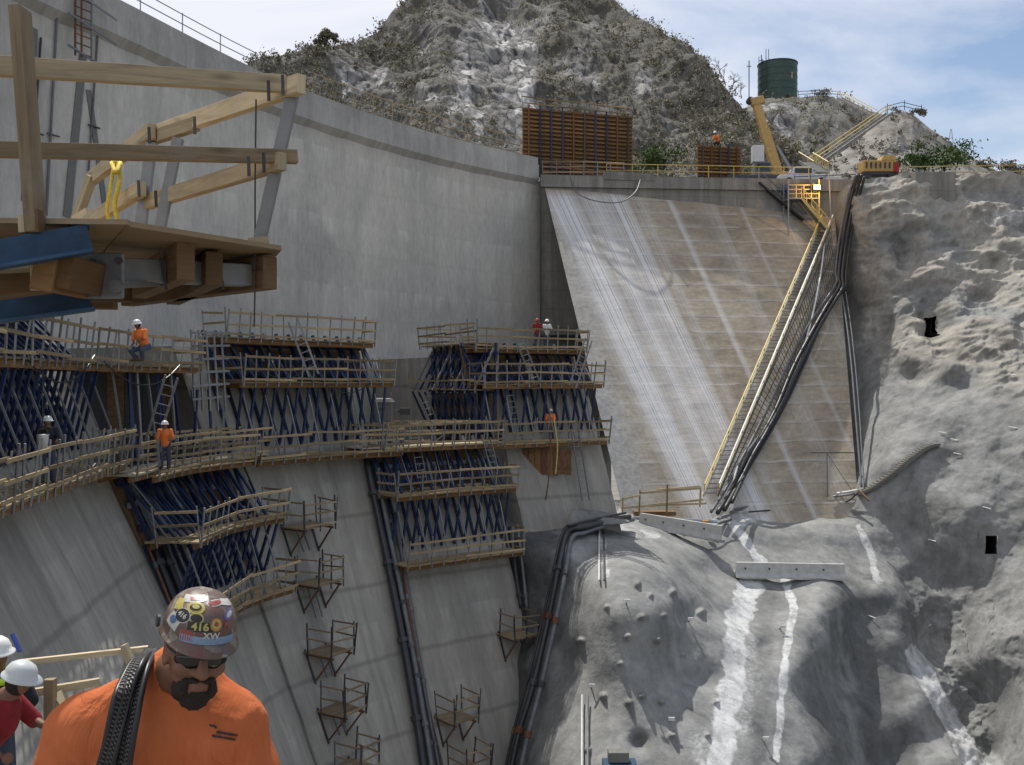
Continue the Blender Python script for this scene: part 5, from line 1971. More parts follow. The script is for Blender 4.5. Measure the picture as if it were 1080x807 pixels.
def text_on(th, ph, txt, size, mat, rot=0., off=.0022, bold=.0, sx=1.):
    def fn(a, c):
        ca, sa = math.cos(rot), math.sin(rot)
        a, c = a * ca - c * sa, a * sa + c * ca
        return dome(th + a / (RX * max(.3, math.cos(ph))), ph + c / RU, off)
    return lettering(txt, size * .8, mat, fn, hat, 'sticker_lettering', sx, bold)


sticker(.02, .10, .15, .02, 'sticker_pale_blue', 'rect')
text_on(.05, .20, 'XW', .024, 'sticker_white', 0, .003, .0006, 1.2)
sticker(-.88, .56, .052, .052, 'sticker_white')
sticker(-.88, .56, .046, .046, 'sticker_black', off=.002)
text_on(-.88, .56, '416', .024, 'sticker_white', -.25, .003, .0005, .85)
sticker(-.55, .86, .05, .05, 'sticker_yellow')
sticker(-.55, .86, .034, .026, 'sticker_black', off=.0022, rot=.5)
sticker(-.55, .87, .02, .018, 'sticker_yellow', off=.003)
sticker(-.43, .58, .042, .042, 'sticker_yellow', off=.0008)
sticker(-.43, .575, .034, .028, 'sticker_black', off=.0018)
text_on(-.28, .38, '416', .032, 'sticker_yellow', .06, .003, .0008, 1.05)
sticker(-.28, .38, .075, .03, 'sticker_black', 'rect', off=.0012, rot=.06)
sticker(.17, .46, .036, .042, 'sticker_orange')
sticker(.17, .46, .024, .028, 'sticker_yellow', off=.002)
sticker(.17, .465, .013, .016, 'sticker_red', off=.0028)
text_on(.52, .42, 'K', .034, 'sticker_red', -.1, .003, .001)
sticker(.72, .66, .05, .032, 'sticker_violet', rot=.5)
sticker(.72, .66, .034, .016, 'sticker_white', rot=.5, off=.002)
sticker(-1.12, .36, .05, .045, 'sticker_white', 'rect', rot=-.3)
sticker(-1.14, .38, .028, .026, 'sticker_blue', off=.002)
sticker(-.62, .16, .04, .03, 'sticker_red', 'rect', rot=.1)
sticker(-1.25, .8, .03, .045, 'sticker_yellow', 'rect', rot=.4)
sticker(-.75, 1.13, .065, .035, 'sticker_white', 'rect', rot=.55)
sticker(-.72, 1.12, .03, .016, 'sticker_red', 'rect', off=.002, rot=.55)
sticker(.25, 1.05, .05, .03, 'sticker_white', 'disc', rot=.2)
sticker(.25, 1.05, .04, .02, 'sticker_red', 'disc', rot=.2, off=.002)
sticker(.9, 1.0, .045, .03, 'sticker_white', 'rect', rot=-.5)
# rear suspension knob side-clip on the left
MB().tube([H(-.101, -.02, .07), H(-.108, -.02, .07)], .016, 12).build('side_clip', 'dark_steel', hat)

# chest pocket and small dark print on the shirt (picture right breast)
bpy.context.view_layer.update()
from mathutils.bvhtree import BVHTree
SHIRT_V = np.array([v_.co for v_ in shirt.data.vertices]) + np.array(ORG[man.name])
bvh = BVHTree.FromPolygons([Vector(v_) for v_ in SHIRT_V], [list(p.vertices) for p in shirt.data.polygons])


def on_shirt(px, py, off=.003):
    d = P(px, py, 1).normalized()
    h_, n_, i_, dist = bvh.ray_cast(Vector((0, 0, 0)), d)
    if h_ is None:
        return P(px, py, 2.2)
    return h_ - d * off


def shirt_fn(cx, cy, sc, rot):
    def fn(a, c):
        ca, sa = math.cos(rot), math.sin(rot)
        return on_shirt(cx + (a * ca - c * sa) * sc, cy - (a * sa + c * ca) * sc)
    return fn


r9 = random.Random(9)
b = MB()
for row, (x0, x1, y0, hh) in enumerate(((229, 250, 771.5, 1.5), (224, 249, 776.2, 1.2))):
    x_ = x0
    while x_ < x1:
        h_ = hh * r9.uniform(.6, 1.2)
        yb_ = y0 + (x_ - 224) * .17
        b.tube([on_shirt(x_, yb_ - h_, .003), on_shirt(x_ + r9.uniform(-.5, .7), yb_ + h_ * .8, .003)], .0019, 4)
        x_ += r9.uniform(.9, 1.6)
b.build('shirt_print', 'sticker_black', shirt)
b = MB()
pts = [on_shirt(221 + k * 2.4, 767 + .5 * math.sin(k) + k * .3 - (2.5 if k < 3 else 0), .003) for k in range(4)]
b.tube(pts, .0028, 5)
b.build('shirt_emblem', 'sticker_black', shirt)
pk = [(222, 786), (223, 800), (232, 806), (246, 806), (248, 795), (249, 788)]
b = MB().tube([on_shirt(*q_, .001) for q_ in pk], .0022, 5).build('pocket_seam', 'worker_shirt', shirt)

# ---- coil of wire rope over his picture-left shoulder
coil = thing('cable_coil', 'coil of dark steel wire rope slung over the shoulder of the man in orange', 'cable', (-1.0, 2.5, -1.2))
r5 = random.Random(5)
for k in range(7):
    o = k * .018
    pts = [P(163 - k * 2.2, 690 + k * .8, 2.72 - .01 * k), P(156 - k * 2.6, 691 + k, 2.62), P(147 - k * 3 + 2 * r5.random(), 703 + 2 * k, 2.53), P(136 - k * 2.6, 738, 2.475 - .004 * k), P(121 - k * 2.4 + 3 * r5.random(), 790, 2.44),
           P(108 - k * 2.4, 845, 2.44), P(102 - k * 2, 890, 2.47), P(108 + k * 2, 915 + 4 * k, 2.5), P(122 - k, 880, 2.46), P(133 - k * 1.6, 825, 2.445), P(144 - k * 2, 760, 2.45 + .006 * k), P(155 - k * 1.8, 706, 2.54 + .005 * k), P(166 - k * 1.8, 686, 2.7)]
    MB().tube(spline(pts, 7), .0074 + .001 * r5.random(), 8).build('rope_loop', 'wire_rope_steel' if k % 3 else 'black_hose', coil, smooth=True)

# ================================================================== simple but complete figures
def worker(name_label, foot, height=1.78, face=180., pose='stand', vest='orange_cloth', hatm='white_plastic', trousers='jean_cloth', shirtm=None, h=.028, lean=0., arms=(.3, -.2), group=None):
    """face: heading in degrees (0 = away from the camera, 180 = towards it). One continuous body; hat, vest and trousers are clothing parts"""
    foot = Vector(foot)
    k = height / 1.78
    r_ = thing('person', name_label, 'person', tuple(foot), group)
    a = RAD(face)
    fw = Vector((math.sin(a), math.cos(a), 0))
    rt = Vector((fw.y, -fw.x, 0))

    def L(x, f, u): return foot + (rt * x + fw * f + Vector((0, 0, u))) * k
    crouch = .42 if pose == 'crouch' else 0.
    hz = .95 - crouch
    lf = lean + (.18 if pose == 'crouch' else 0)
    hipc = (0, -.05 if not crouch else -.22, hz)
    ch = (0, hipc[1] + .06 + lf * .9, hz + .36)
    nk = (0, ch[1] + .02 + lf * .3, hz + .54)
    hd = (0, nk[1] + .05 + lf * .3, hz + .69)
    lo = np.min([arr(L(-.7, -.7, -.05)), arr(L(.7, .8, 1.95)), arr(L(-.7, .8, 0)), arr(L(.7, -.7, 0))], 0)
    hi = np.max([arr(L(-.7, -.7, -.05)), arr(L(.7, .8, 1.95)), arr(L(-.7, .8, 0)), arr(L(.7, -.7, 0))], 0)
    bd_, vs_, ts_ = SDF(lo, hi, h), SDF(lo, hi, h), SDF(lo, hi, h)
    bd_.ell(arr(L(*hd)), np.array((.085, .085, .115)) * k, .03)
    bd_.ell(arr(L(0, hd[1] + .085, hd[2] - .02)), np.array((.02, .02, .03)) * k, .02)
    bd_.cone(arr(L(hd[0], hd[1] - .02, hd[2] - .06)), arr(L(*nk)), .055 * k, .065 * k, .03)
    bd_.cone(arr(L(*nk)), arr(L(*ch)), .09 * k, .14 * k, .05).cone(arr(L(*ch)), arr(L(*hipc)), .14 * k, .135 * k, .05)
    vs_.cone(arr(L(nk[0], nk[1] - .01, nk[2] - .07)), arr(L(*ch)), .125 * k, .18 * k, .05).cone(arr(L(*ch)), arr(L(hipc[0], hipc[1] + .02, hipc[2] + .02)), .178 * k, .165 * k, .05)
    ts_.cone(arr(L(hipc[0] - .06, hipc[1], hipc[2])), arr(L(hipc[0] + .06, hipc[1], hipc[2])), .135 * k, .135 * k, .04)
    for sx_, ar in ((-1, arms[0]), (1, arms[1])):
        sh_ = (sx_ * .19, ch[1] + .01, ch[2] + .12)
        el_ = (sx_ * .27, ch[1] + .05 + max(0, ar) * .25, ch[2] - .15 + max(0, ar) * .1)
        wr_ = (sx_ * .2, el_[1] + .2 * max(.2, ar * 1.2), el_[2] - .14 + .25 * max(0, ar))
        bd_.cone(arr(L(*sh_)), arr(L(*el_)), .055 * k, .045 * k, .03).cone(arr(L(*el_)), arr(L(*wr_)), .043 * k, .034 * k, .03)
        hx = (wr_[0] * .95, wr_[1] + .08, wr_[2] - .03)
        bd_.ell(arr(L(*hx)), np.array((.045, .045, .05)) * k, .02)
        vs_.cone(arr(L(*sh_)), arr(L(*el_)), .082 * k, .068 * k, .04)
        kn = (sx_ * (.12 + .1 * (crouch > 0)), hipc[1] + .05 + crouch * .9, hz * .5 + crouch * .25)
        an = (sx_ * .13, -.03 + (.1 if crouch else 0), .09)
        hj = (sx_ * .09, hipc[1], hipc[2] - .02)
        bd_.cone(arr(L(*hj)), arr(L(*kn)), .085 * k, .06 * k, .03).cone(arr(L(*kn)), arr(L(*an)), .058 * k, .04 * k, .03).cone(arr(L(*an)), arr(L(an[0], an[1] + .17, .05)), .045 * k, .04 * k, .02)
        ts_.cone(arr(L(*hj)), arr(L(*kn)), .105 * k, .082 * k, .03).cone(arr(L(*kn)), arr(L(*an)), .08 * k, .062 * k, .03)
    V1, F1 = bd_.mesh()
    pts_mesh('body', V1, F1, 'skin', r_)
    hr_ = SDF(arr(L(*hd)) - .17, arr(L(*hd)) + .17, h * .7)
    hr_.ell(arr(L(hd[0], hd[1] - .025, hd[2] - .015)), np.array((.096, .096, .115)) * k, .01).ell(arr(L(hd[0], hd[1] + .14, hd[2] - .03)), np.array((.135, .135, .16)) * k, .01, None, True)
    V1, F1 = hr_.mesh()
    if len(F1): pts_mesh('hair', V1, F1, 'dark_hair', r_)
    for sx_ in (-1, 1):
        bs_ = SDF(arr(L(sx_ * .13, 0, .1)) - .36, arr(L(sx_ * .13, 0, .1)) + .36, h * .8)
        an = (sx_ * .13, -.03 + (.1 if crouch else 0), .09)
        bs_.cone(arr(L(an[0], an[1], .17)), arr(L(*an)), .07 * k, .062 * k, .02).cone(arr(L(*an)), arr(L(an[0], an[1] + .19, .055)), .062 * k, .055 * k, .02)
        V1, F1 = bs_.mesh()
        pts_mesh('boot', V1, F1, 'bark', r_)
    V1, F1 = vs_.mesh()
    vo = pts_mesh('vest', V1, F1, vest, r_)
    V1, F1 = ts_.mesh()
    pts_mesh('trousers', V1, F1, trousers, r_)
    hb_ = MB()
    hc = L(hd[0], hd[1], hd[2] + .035)
    tilt = Matrix.Rotation(lf * 1.2, 3, rt * -1 if False else rt)
    n_ = 20
    prof_ = [(.165, -.012), (.165, 0), (.135, .008), (.13, .05), (.105, .095), (.06, .125), (.001, .135)]
    for (rr_, z_) in prof_:
        for q_ in range(n_):
            t_ = 2 * math.pi * q_ / n_
            ext = 1.0
            if rr_ > .15: ext = 1.0 + .16 * max(0, math.cos(t_)) ** 2 - .08 * max(0, -math.cos(t_))
            loc = rt * (rr_ * math.sin(t_) * .92) + fw * (rr_ * math.cos(t_) * ext) + Vector((0, 0, z_))
            hb_.v.append(tuple(hc + (tilt.inverted() @ loc) * k))
    for i in range(len(prof_) - 1):
        for q_ in range(n_):
            q2 = (q_ + 1) % n_
            hb_.face([i * n_ + q_, i * n_ + q2, (i + 1) * n_ + q2, (i + 1) * n_ + q_][::-1])
    hb_.face([q_ for q_ in range(n_)])
    hb_.build('hard_hat', hatm, r_, smooth=True)
    return r_, L, vo


# workers on the formwork
f0 = P(173, 478, 33.3)
worker('standing worker in an orange vest and white hard hat on the short walkway', (P(173, 0, 33.3).x, 33.4, -3.06), 1.7, 165)
worker('worker in orange crouching on the upper deck of the nearest formwork', (P(146, 0, 31).x, 31.2, .68), 1.78, 200, 'crouch')
worker('worker in dark clothes and white hard hat among the blue struts at far left', (P(52, 0, 25.5).x - .1, 25.6, -2.7), 1.78, 150, vest='dark_cloth')
worker('worker in orange behind the lowest rail of the farthest formwork', (P(581, 0, 53).x, 53.3, -3.24), 1.76, 190, vest='orange_cloth', hatm='dull_white_plastic')
worker('worker in a red shirt on the top deck of the farthest formwork', (P(567, 0, 54.6).x, 55., 1.94), 1.76, 180, vest='red_cloth', hatm='red_paint')
worker('second worker on the far top deck, in pale clothes beside the one in red', (P(577, 0, 54.6).x, 55.1, 1.94), 1.72, 170, vest='dull_white_plastic', hatm='white_plastic')
bk = thing('bucket', 'white bucket on the lower deck below the dark-clothed worker', 'bucket', tuple(P(49, 0, 24.8)))
bp = Vector((P(49, 0, 25.2).x, 25.0, -1.75))
MB().lathe([(.12, 0), (.15, .36), (.155, .38), (.13, .38)], bp, 16).build('pail', 'bucket_white', bk, smooth=True)
MB().tube(spline([bp + Vector((-.15, 0, .36)), bp + Vector((-.1, 0, .52)), bp + Vector((.1, 0, .52)), bp + Vector((.15, 0, .36))], 4), .012, 5).build('handle', 'dark_steel', bk)
MB().tube([bp + Vector((0, 0, .5)), bp + Vector((0, 0, 2.2))], .012, 5).build('hoist_line', 'dark_steel', bk)

# two people at the lower left edge, beyond the man in orange
ZL = -4.08
p2, L2f, v2 = worker('man in a dark red shirt and pale grey hard hat at the lower left edge', (-4.58, 8.0, ZL - .06), 1.78, 95, vest='red_cloth', hatm='dull_white_plastic', h=.018, lean=.25, arms=(.5, .2))
p3, L3f, v3 = worker('person in white hard hat and dark jacket with lime collar at the left edge', (-4.66, 8.5, ZL), 1.8, 135, vest='dark_cloth', hatm='white_plastic', h=.02, lean=.02)
cc = L3f(0, .1, 1.45)
MB().tube([cc + Vector((.17 * math.cos(a_), .13 * math.sin(a_), .02 * math.sin(a_ * 2))) for a_ in np.linspace(0, 6.0, 18)], .035, 6, closed=False).build('collar', 'lime_cloth', p3, smooth=True)
b = MB()
pn = P(19, 676, 3.9)
b.tube([P(13, 669, 8.3), P(21, 687, 8.25)], .02, 8)
tag(b.build('marker_pen', 'blue_plastic'), 'blue marker between the two white hard hats at lower left', 'pen')

# decks and timber rails under the people
dk = thing('foot_deck', 'timber deck under the man in orange', 'deck', (-.9, 2.4, -2.3))
for k in range(7):
    MB().beam((-1.9, 2.2 + k * .23, -2.32), (.2, 2.2 + k * .23, -2.32), .215, .04).build('plank', 'new_timber', dk)
dk = thing('foot_deck', 'lower timber deck under the two people at the left edge', 'deck', (-3.4, 6.2, -3.5))
for k in range(7):
    MB().beam((-6.2, 7.4 + k * .23, ZL - .02), (-3.2, 7.4 + k * .23, ZL - .02), .215, .04).build('plank', 'new_timber', dk)
lr = thing('guard_rail', 'pale timber guard rail behind the two people at lower left', 'railing', tuple(P(60, 740, 6.7)))
MB().beam(P(20, 699, 8.9), P(156, 684, 9.3), .05, .05).build('rail_board', 'new_timber', lr)
MB().beam(P(20, 733, 8.9), P(105, 719, 9.2), .05, .07).build('rail_board', 'new_timber', lr)
MB().beam(P(53, 716, 8.85), P(53, 870, 8.85), .09, .08, up=(0, 1, 0)).build('rail_post', 'weathered_timber', lr)
MB().beam(P(131, 680, 9.15), P(139, 702, 9.15), .09, .05).build('rail_cleat', 'new_timber', lr)
MB().beam(P(60, 741, 8.95), P(66, 737, 8.95), .18, .16).build('rail_cleat', 'new_timber', lr)
MB().beam(P(138, 685, 9.25), P(126, 720, 9.2), .05, .05).build('brace', 'galvanised_steel', lr)
# ================================================================== crest: rails, ladders, timber forms
def pipe_rail(root, pts, H=1.1, step=2.4, mat='galvanised_steel', r=.035, rows=(.55, 1.08), infill=0):
    pts = [Vector(p) for p in pts]
    first = None
    for h in rows:
        mb = MB().tube([p + Vector((0, 0, h)) for p in pts], r, 5)
        o = mb.build('rail', mat, root if first is None else first)
        first = first or o
    cum = [0]
    for a, c in zip(pts[:-1], pts[1:]): cum.append(cum[-1] + (c - a).length)
    n = max(1, round(cum[-1] / step))
    for k in range(n + 1):
        s = cum[-1] * k / n
        for i in range(len(pts) - 1):
            if s <= cum[i + 1] + 1e-6:
                p = pts[i].lerp(pts[i + 1], (s - cum[i]) / (cum[i + 1] - cum[i]))
                break
        MB().tube([p, p + Vector((0, 0, H))], r, 5).build('rail_post', mat, first)
    return first


def s_old(px, z=19.0, off=.0):
    return float(min(np.arange(0, OLD.L, .1), key=lambda s: abs((lambda p: p.x / p.y * F + HX - px)(old_pt(s, z, off))) if old_pt(s, z).y > 12 else 1e9))


r_ = thing('guard_rail', 'thin grey pipe railing on the crest at the upper left', 'railing', tuple(old_pt(s_old(180), 19)))
pipe_rail(r_, [old_pt(s, 19.0, .1) for s in np.linspace(s_old(95), s_old(268), 14)], 1.15, 3.0, r=.03)
r_ = thing('guard_rail', 'pale mesh railing along the crest in front of the rocky mountain', 'railing', tuple(old_pt(s_old(450), 19)))
pts = [old_pt(s, 19.0, .05) for s in np.linspace(s_old(330), s_old(548), 16)]
first = pipe_rail(r_, pts, 1.5, 1.9, 'far_timber', .035, (.1, .75, 1.45))
b = MB()
for k in range(len(pts) * 3 - 3):
    i, f_ = divmod(k, 3)
    p = pts[i].lerp(pts[i + 1], f_ / 3)
    b.tube([p, pts[i].lerp(pts[i + 1], min(1, (f_ + 1) / 3)) + Vector((0, 0, 1.4))], .02, 4)
b.build('wire_infill', 'galvanised_steel', first)
# ladder cage and brackets on the wall at the far upper left
lc = thing('ladder', 'reddish caged ladder fixed to the top of the dam wall at upper left', 'ladder', tuple(old_pt(s_old(84, 18), 15)))
sL = s_old(84, 18, .5)
for d in (-.45, .45, -.1):
    MB().beam(old_pt(sL + d, 15.2, .75), old_pt(sL + d, 20.6, .75), .07, .07).build('stile', 'rusty_steel' if d < 0.2 else 'galvanised_steel', lc)
for z_ in np.arange(15.4, 20.4, .42):
    MB().beam(old_pt(sL - .45, z_, .75), old_pt(sL + .45, z_, .75), .045, .045).build('rung', 'rusty_steel', lc)
for z_ in (15.3, 16.8, 18.0):
    MB().beam(old_pt(sL - .9, z_ + .25, .8), old_pt(sL + 1.9, z_ - .35, .8), .05, .1).build('bracket', 'galvanised_steel', lc)
sv = [(42, 40, 210, 'black_pipe', .05), (58, 15, 230, 'grey_pipe', .06), (101, 38, 200, 'grey_pipe', .05)]
for i, (px, ya, yb, w_, sl_) in enumerate(((88, 58, 232, .42, -.9), (93, 95, 225, .3, 1.1), (36, 30, 215, .36, -.6))):  # thin dark strips laid slantwise on the wall face
    s = s_old(px, 14)
    p_ = old_pt(s, 0)
    za, zb = (HY - ya) / F * p_.y, (HY - yb) / F * p_.y
    sp_ = MB()
    for k in range(6):
        t0, t1 = k / 6, (k + 1) / 6
        sp_.beam(old_pt(s + sl_ * t0, za + (zb - za) * t0, .035), old_pt(s + sl_ * t1, za + (zb - za) * t1, .035), .05, w_)
    tag(sp_.build('dark_strip', 'toilet_grey'), ['wide dark strip', 'slanting dark strip', 'dark strip nearest the left edge'][i] + ' on the pale dam wall behind the timber platform', 'strip', 'dark strips on the dam wall')
for i, (px, ya, yb, mat, rr) in enumerate(sv):
    s = s_old(px, 14)
    p_ = old_pt(s, 0)
    za, zb = (HY - ya) / F * p_.y, (HY - yb) / F * p_.y
    c = thing('conduit', f'{["dark leftmost", "thick grey", "thin grey rightmost"][i]} conduit running down the dam wall behind the timber platform', 'pipe', tuple(old_pt(s, zb, .1)), 'conduits on the dam wall')
    MB().tube([old_pt(s, za, .1), old_pt(s - .3, (za + zb) / 2, .1), old_pt(s - .6, zb, .1)], rr, 6).build('pipe_run', mat, c)
    for f_ in (.25, .6):
        MB().beam(old_pt(s - .4 - .3 * f_, za + (zb - za) * f_, .12), old_pt(s + .3 - .3 * f_, za + (zb - za) * f_, .12), .05, .07).build('clip', 'dark_steel', c)


def timber_form(label, a, c, z0, z1, nb, blues):
    """standing wall form: horizontal boards behind vertical walers"""
    a, c = Vector(a), Vector(c)
    r_ = thing('wall_form', label, 'formwork', (a.x, a.y, z0), 'orange timber wall forms on the crest')
    d = (c - a).normalized()
    nv = Vector((d.y, -d.x, 0))
    MB().beam(a + Vector((0, .2, (z0 + z1) / 2 - a.z)), c + Vector((0, .2, (z0 + z1) / 2 - c.z)), .06, z1 - z0).build('sheathing', 'orange_timber', r_)
    for k in range(nb):
        z_ = z0 + (z1 - z0) * (k + .5) / nb
        MB().beam(Vector((a.x, a.y, z_)) + nv * .02, Vector((c.x, c.y, z_)) + nv * .02, .16, (z1 - z0) / nb * .42).build('board', 'orange_timber', r_)
    n = len(blues)
    for k, m_ in enumerate(blues):
        p = a.lerp(c, (k + .5) / n) + nv * .18
        MB().beam(Vector((p.x, p.y, z0 - .1)), Vector((p.x, p.y, z1 + .15)), .13, .1, up=nv).build('waler', m_, r_)
    return r_


zc = RZ + .2
f1a, f1c = P(551, 150, 82.5), P(667, 150, 85.5)
tf = timber_form('wide orange timber wall form standing on the crest below the mountain', f1a, f1c, 18.0, 24.0, 17, ['rusty_steel', 'blue_steel', 'blue_steel', 'blue_steel', 'rusty_steel', 'dark_steel', 'blue_steel', 'blue_steel', 'rusty_steel', 'dark_steel'])
rail(tf, [Vector((f1a.x, f1a.y + .8, 24.0)), Vector((f1c.x, f1c.y + .8, 23.9))], step=2.0, boards=(.55, 1.1), bw=.04, bh=.09)
f2a, f2c = P(736, 160, 86), P(781, 160, 87)
tf2 = timber_form('small orange timber wall form with a worker sitting on top', f2a, f2c, 17.6, 21.6, 12, ['dark_steel', 'rusty_steel', 'dark_steel', 'blue_steel', 'rusty_steel'])
worker('worker in orange vest and white hard hat crouching atop the small orange wall form', (P(757, 0, 86.6).x, 86.9, 21.55), 1.8, 215, 'crouch', hatm='white_plastic', trousers='dark_cloth', lean=.2, h=.035)

# yellow safety rails and road furniture along the crest road
def cap(x, dy=.2):
    ys = np.interp(x, [q_[0] for q_ in CAPP], [q_[1] for q_ in CAPP])
    return Vector((x, ys + dy, RZ + .25))


r_ = thing('guard_rail', 'yellow safety railing along the crest road above the apron', 'railing', tuple(cap(12)))
pipe_rail(r_, [cap(x, .1) for x in np.linspace(8, 25.5, 10)], 1.1, 2.2, 'yellow_paint', .035)
r_ = thing('guard_rail', 'yellow safety railing above the rough rock at the right edge', 'railing', tuple(cap(40)))
pipe_rail(r_, [cap(x, .1) for x in np.linspace(33.5, 50, 9)], 1.1, 2.0, 'yellow_paint', .035)
r_ = thing('guard_rail', 'rough timber guard rail with crossed boards in front of the wide orange form', 'railing', tuple(cap(5)))
rail(r_, [cap(x, .0) for x in np.linspace(2.6, 9.5, 5)], step=1.1, boards=(.3, .75, 1.15), bh=.1, bw=.04)
b = MB()
hp = [P(601, 186, 79), P(606, 200, 79), P(616, 208, 78), P(634, 213, 77.4), P(655, 213, 77.4), P(670, 203, 78.3), P(676, 188, 79.6), P(680, 176, 80)]
tag(MB().tube(spline(hp, 6), .05, 6).build('hose', 'grey_pipe'), 'thin hose sagging in a loop over the top of the apron', 'hose')
# low plain concrete kerb block at the left end of the cap wall
tag(MB().hexa([P(637, 189, 79.6), P(637, 189, 79.6) + Vector((0, .6, 0)), P(637, 180, 79.6) + Vector((0, .6, 0)), P(637, 180, 79.6), P(690, 191, 80), P(690, 191, 80) + Vector((0, .6, 0)), P(690, 183, 80) + Vector((0, .6, 0)), P(690, 183, 80)]).build('kerb_block', 'cap_wall_concrete'),
    'low grey concrete kerb block on top of the apron', 'kerb')

# ---- crane
cr = thing('crane', 'yellow telescopic crane with its boom raised on the crest road', 'crane', tuple(P(820, 188, 88)))
ba, bb = P(821, 186, 88), P(797, 108, 90)
MB().beam(ba, ba.lerp(bb, .62), .85, .8, up=(0, 1, 0)).build('boom', 'machine_yellow', cr, bevel=.05)
MB().beam(ba.lerp(bb, .6), bb, .72, .65, up=(0, 1, 0)).build('boom_extension', 'machine_yellow', cr, bevel=.05)
hd_ = MB().box(bb + Vector((.15, 0, .1)), (1.3, .8, .8), ((bb - ba).normalized().cross(Vector((0, 1, 0))), Vector((0, 1, 0)), (bb - ba).normalized())).build('boom_head', 'machine_yellow', cr, bevel=.08)
MB().tube([bb + Vector((-.5, -.1, .2)), bb + Vector((-.5, .5, .2))], .32, 12).build('sheave', 'dark_steel', hd_)
MB().tube([ba + Vector((1.2, 0, .5)), ba.lerp(bb, .4) + Vector((.7, 0, 0))], .18, 8).build('lift_cylinder', 'galvanised_steel', cr)
MB().box(ba + Vector((1.1, .6, -.3)), (4.4, 2.4, 1.3)).build('superstructure', 'machine_yellow', cr, bevel=.12)
cb_ = MB().box(P(803, 181, 87.5) + Vector((0, 0, .0)), (1.5, 1.5, 1.5)).build('cab', 'toilet_grey', cr, bevel=.1)
MB().box(P(803, 180, 87.5) + Vector((0, -.77, .2)), (1.1, .04, .7)).build('windscreen', 'black_plastic', cb_)
MB().box(P(812, 192, 87.5), (8.5, 2.6, .8)).build('carrier', 'dark_steel', cr, bevel=.08)
for x_ in (-3.4, -2., 1.9, 3.3):
    w0 = P(812, 192, 87.5) + Vector((x_, -1.25, -.45))
    wh = MB().tube([w0, w0 + Vector((0, .4, 0))], .55, 16).build('wheel', 'black_hose', cr)
    MB().tube([w0 + Vector((0, -.02, 0)), w0 + Vector((0, .1, 0))], .28, 12).build('rim', 'dull_white_plastic', wh)
bx = MB().box(P(799, 163, 86), (1.0, .9, 1.5))
tag(bx.build('control_cabinet', 'dull_white_plastic', bevel=.04), 'pale grey control cabinet beside the foot of the crane boom', 'cabinet')
bx = thing('pickup_truck', 'white truck parked on the crest road right of the crane boom', 'truck', tuple(P(846, 188, 86)))
q0 = P(846, 188, 86)
MB().box(q0 + Vector((0, 0, -.2)), (4.6, 1.9, .7)).build('body', 'dull_white_plastic', bx, bevel=.12)
ca_ = MB().hexa([q0 + Vector(v_) for v_ in ((-1.2, -.85, .15), (-1.2, .85, .15), (-.9, .75, .9), (-.9, -.75, .9), (1.0, -.85, .15), (1.0, .85, .15), (.5, .75, .9), (.5, -.75, .9))]).build('cabin', 'dull_white_plastic', bx, bevel=.06)
MB().box(q0 + Vector((-.15, -.83, .5)), (1.5, .06, .45)).build('side_window', 'black_plastic', ca_)
for x_ in (-1.45, 1.45):
    MB().tube([q0 + Vector((x_, -.98, -.5)), q0 + Vector((x_, -.7, -.5))], .38, 14).build('wheel', 'black_hose', bx)
# ---- yellow machine (generator / compressor) at the top of the hose run
gm = thing('compressor', 'yellow compressor with a row of dark vents at the head of the hoses', 'machine', tuple(P(925, 186, 83)))
q0 = P(925, 177, 83)
MB().box(q0, (2.9, 1.5, 1.0)).build('housing', 'machine_yellow', gm, bevel=.08)
MB().hexa([q0 + Vector(v_) for v_ in ((.1, -.7, .5), (.1, .7, .5), (.3, .7, .95), (.3, -.7, .95), (1.35, -.7, .5), (1.35, .7, .5), (1.35, .7, .95), (1.35, -.7, .95))]).build('hood', 'machine_yellow', gm, bevel=.05)
for k in range(7):
    MB().box(q0 + Vector((-1.2 + k * .4, -.77, .05)), (.15, .05, .5)).build('vent', 'dark_steel', gm)
MB().box(q0 + Vector((0, 0, -.62)), (3.2, 1.3, .18)).build('chassis', 'dark_steel', gm)
for x_ in (-1, 1): MB().tube([q0 + Vector((x_, -.7, -.8)), q0 + Vector((x_, -.4, -.8))], .3, 12).build('wheel', 'black_hose', gm)
bx = MB().box(P(944, 177, 82.5), (.5, .6, .9))
tag(bx.build('fuel_cabinet', 'red_paint', bevel=.05), 'small dark red cabinet at the right end of the yellow compressor', 'cabinet')

# ---- stair tower and lamp at the head of the long stair
sw = thing('stair_tower', 'yellow steel landing and steep stairs hung below the crest road', 'stairs', tuple(P(850, 210, 80.5)))
for (a, c) in ((P(800, 193, 80.9), P(832, 208, 80.6)), ):
    MB().beam(a, c + Vector((1.2, 0, -2.0)), .9, .12).build('upper_flight', 'dark_steel', sw)
    pipe_rail(sw, [a, c + Vector((1.2, 0, -2.0))], 1.0, 1.1, 'galvanised_steel', .03)
lz = (HY - 211) / F * 80
LA, LB = Vector((P(829, 0, 80).x, 80, lz)), Vector((P(861, 0, 80).x, 80, lz))
MB().beam(LA, LB, 1.5, .1).build('landing', 'galvanised_steel', sw)
for p in (LA, LB):
    for dy in (-.7, .7):
        MB().beam(p + Vector((0, dy, -3.5 if p is LA else -5)), p + Vector((0, dy, 1.6)), .09, .09).build('column', 'yellow_paint' if p is LB else 'galvanised_steel', sw)
pipe_rail(sw, [LA + Vector((0, -.7, 0)), LB + Vector((0, -.7, 0))], 1.15, .65, 'yellow_paint', .045, (.4, .75, 1.12))
pipe_rail(sw, [LB + Vector((0, -.7, 0)), LB + Vector((0, .7, 0))], 1.15, .7, 'yellow_paint', .045, (.4, .75, 1.12))
MB().box(LA + Vector((.7, .3, .7)), (1.1, .2, 1.3)).build('gate_panel', 'dark_steel', sw)
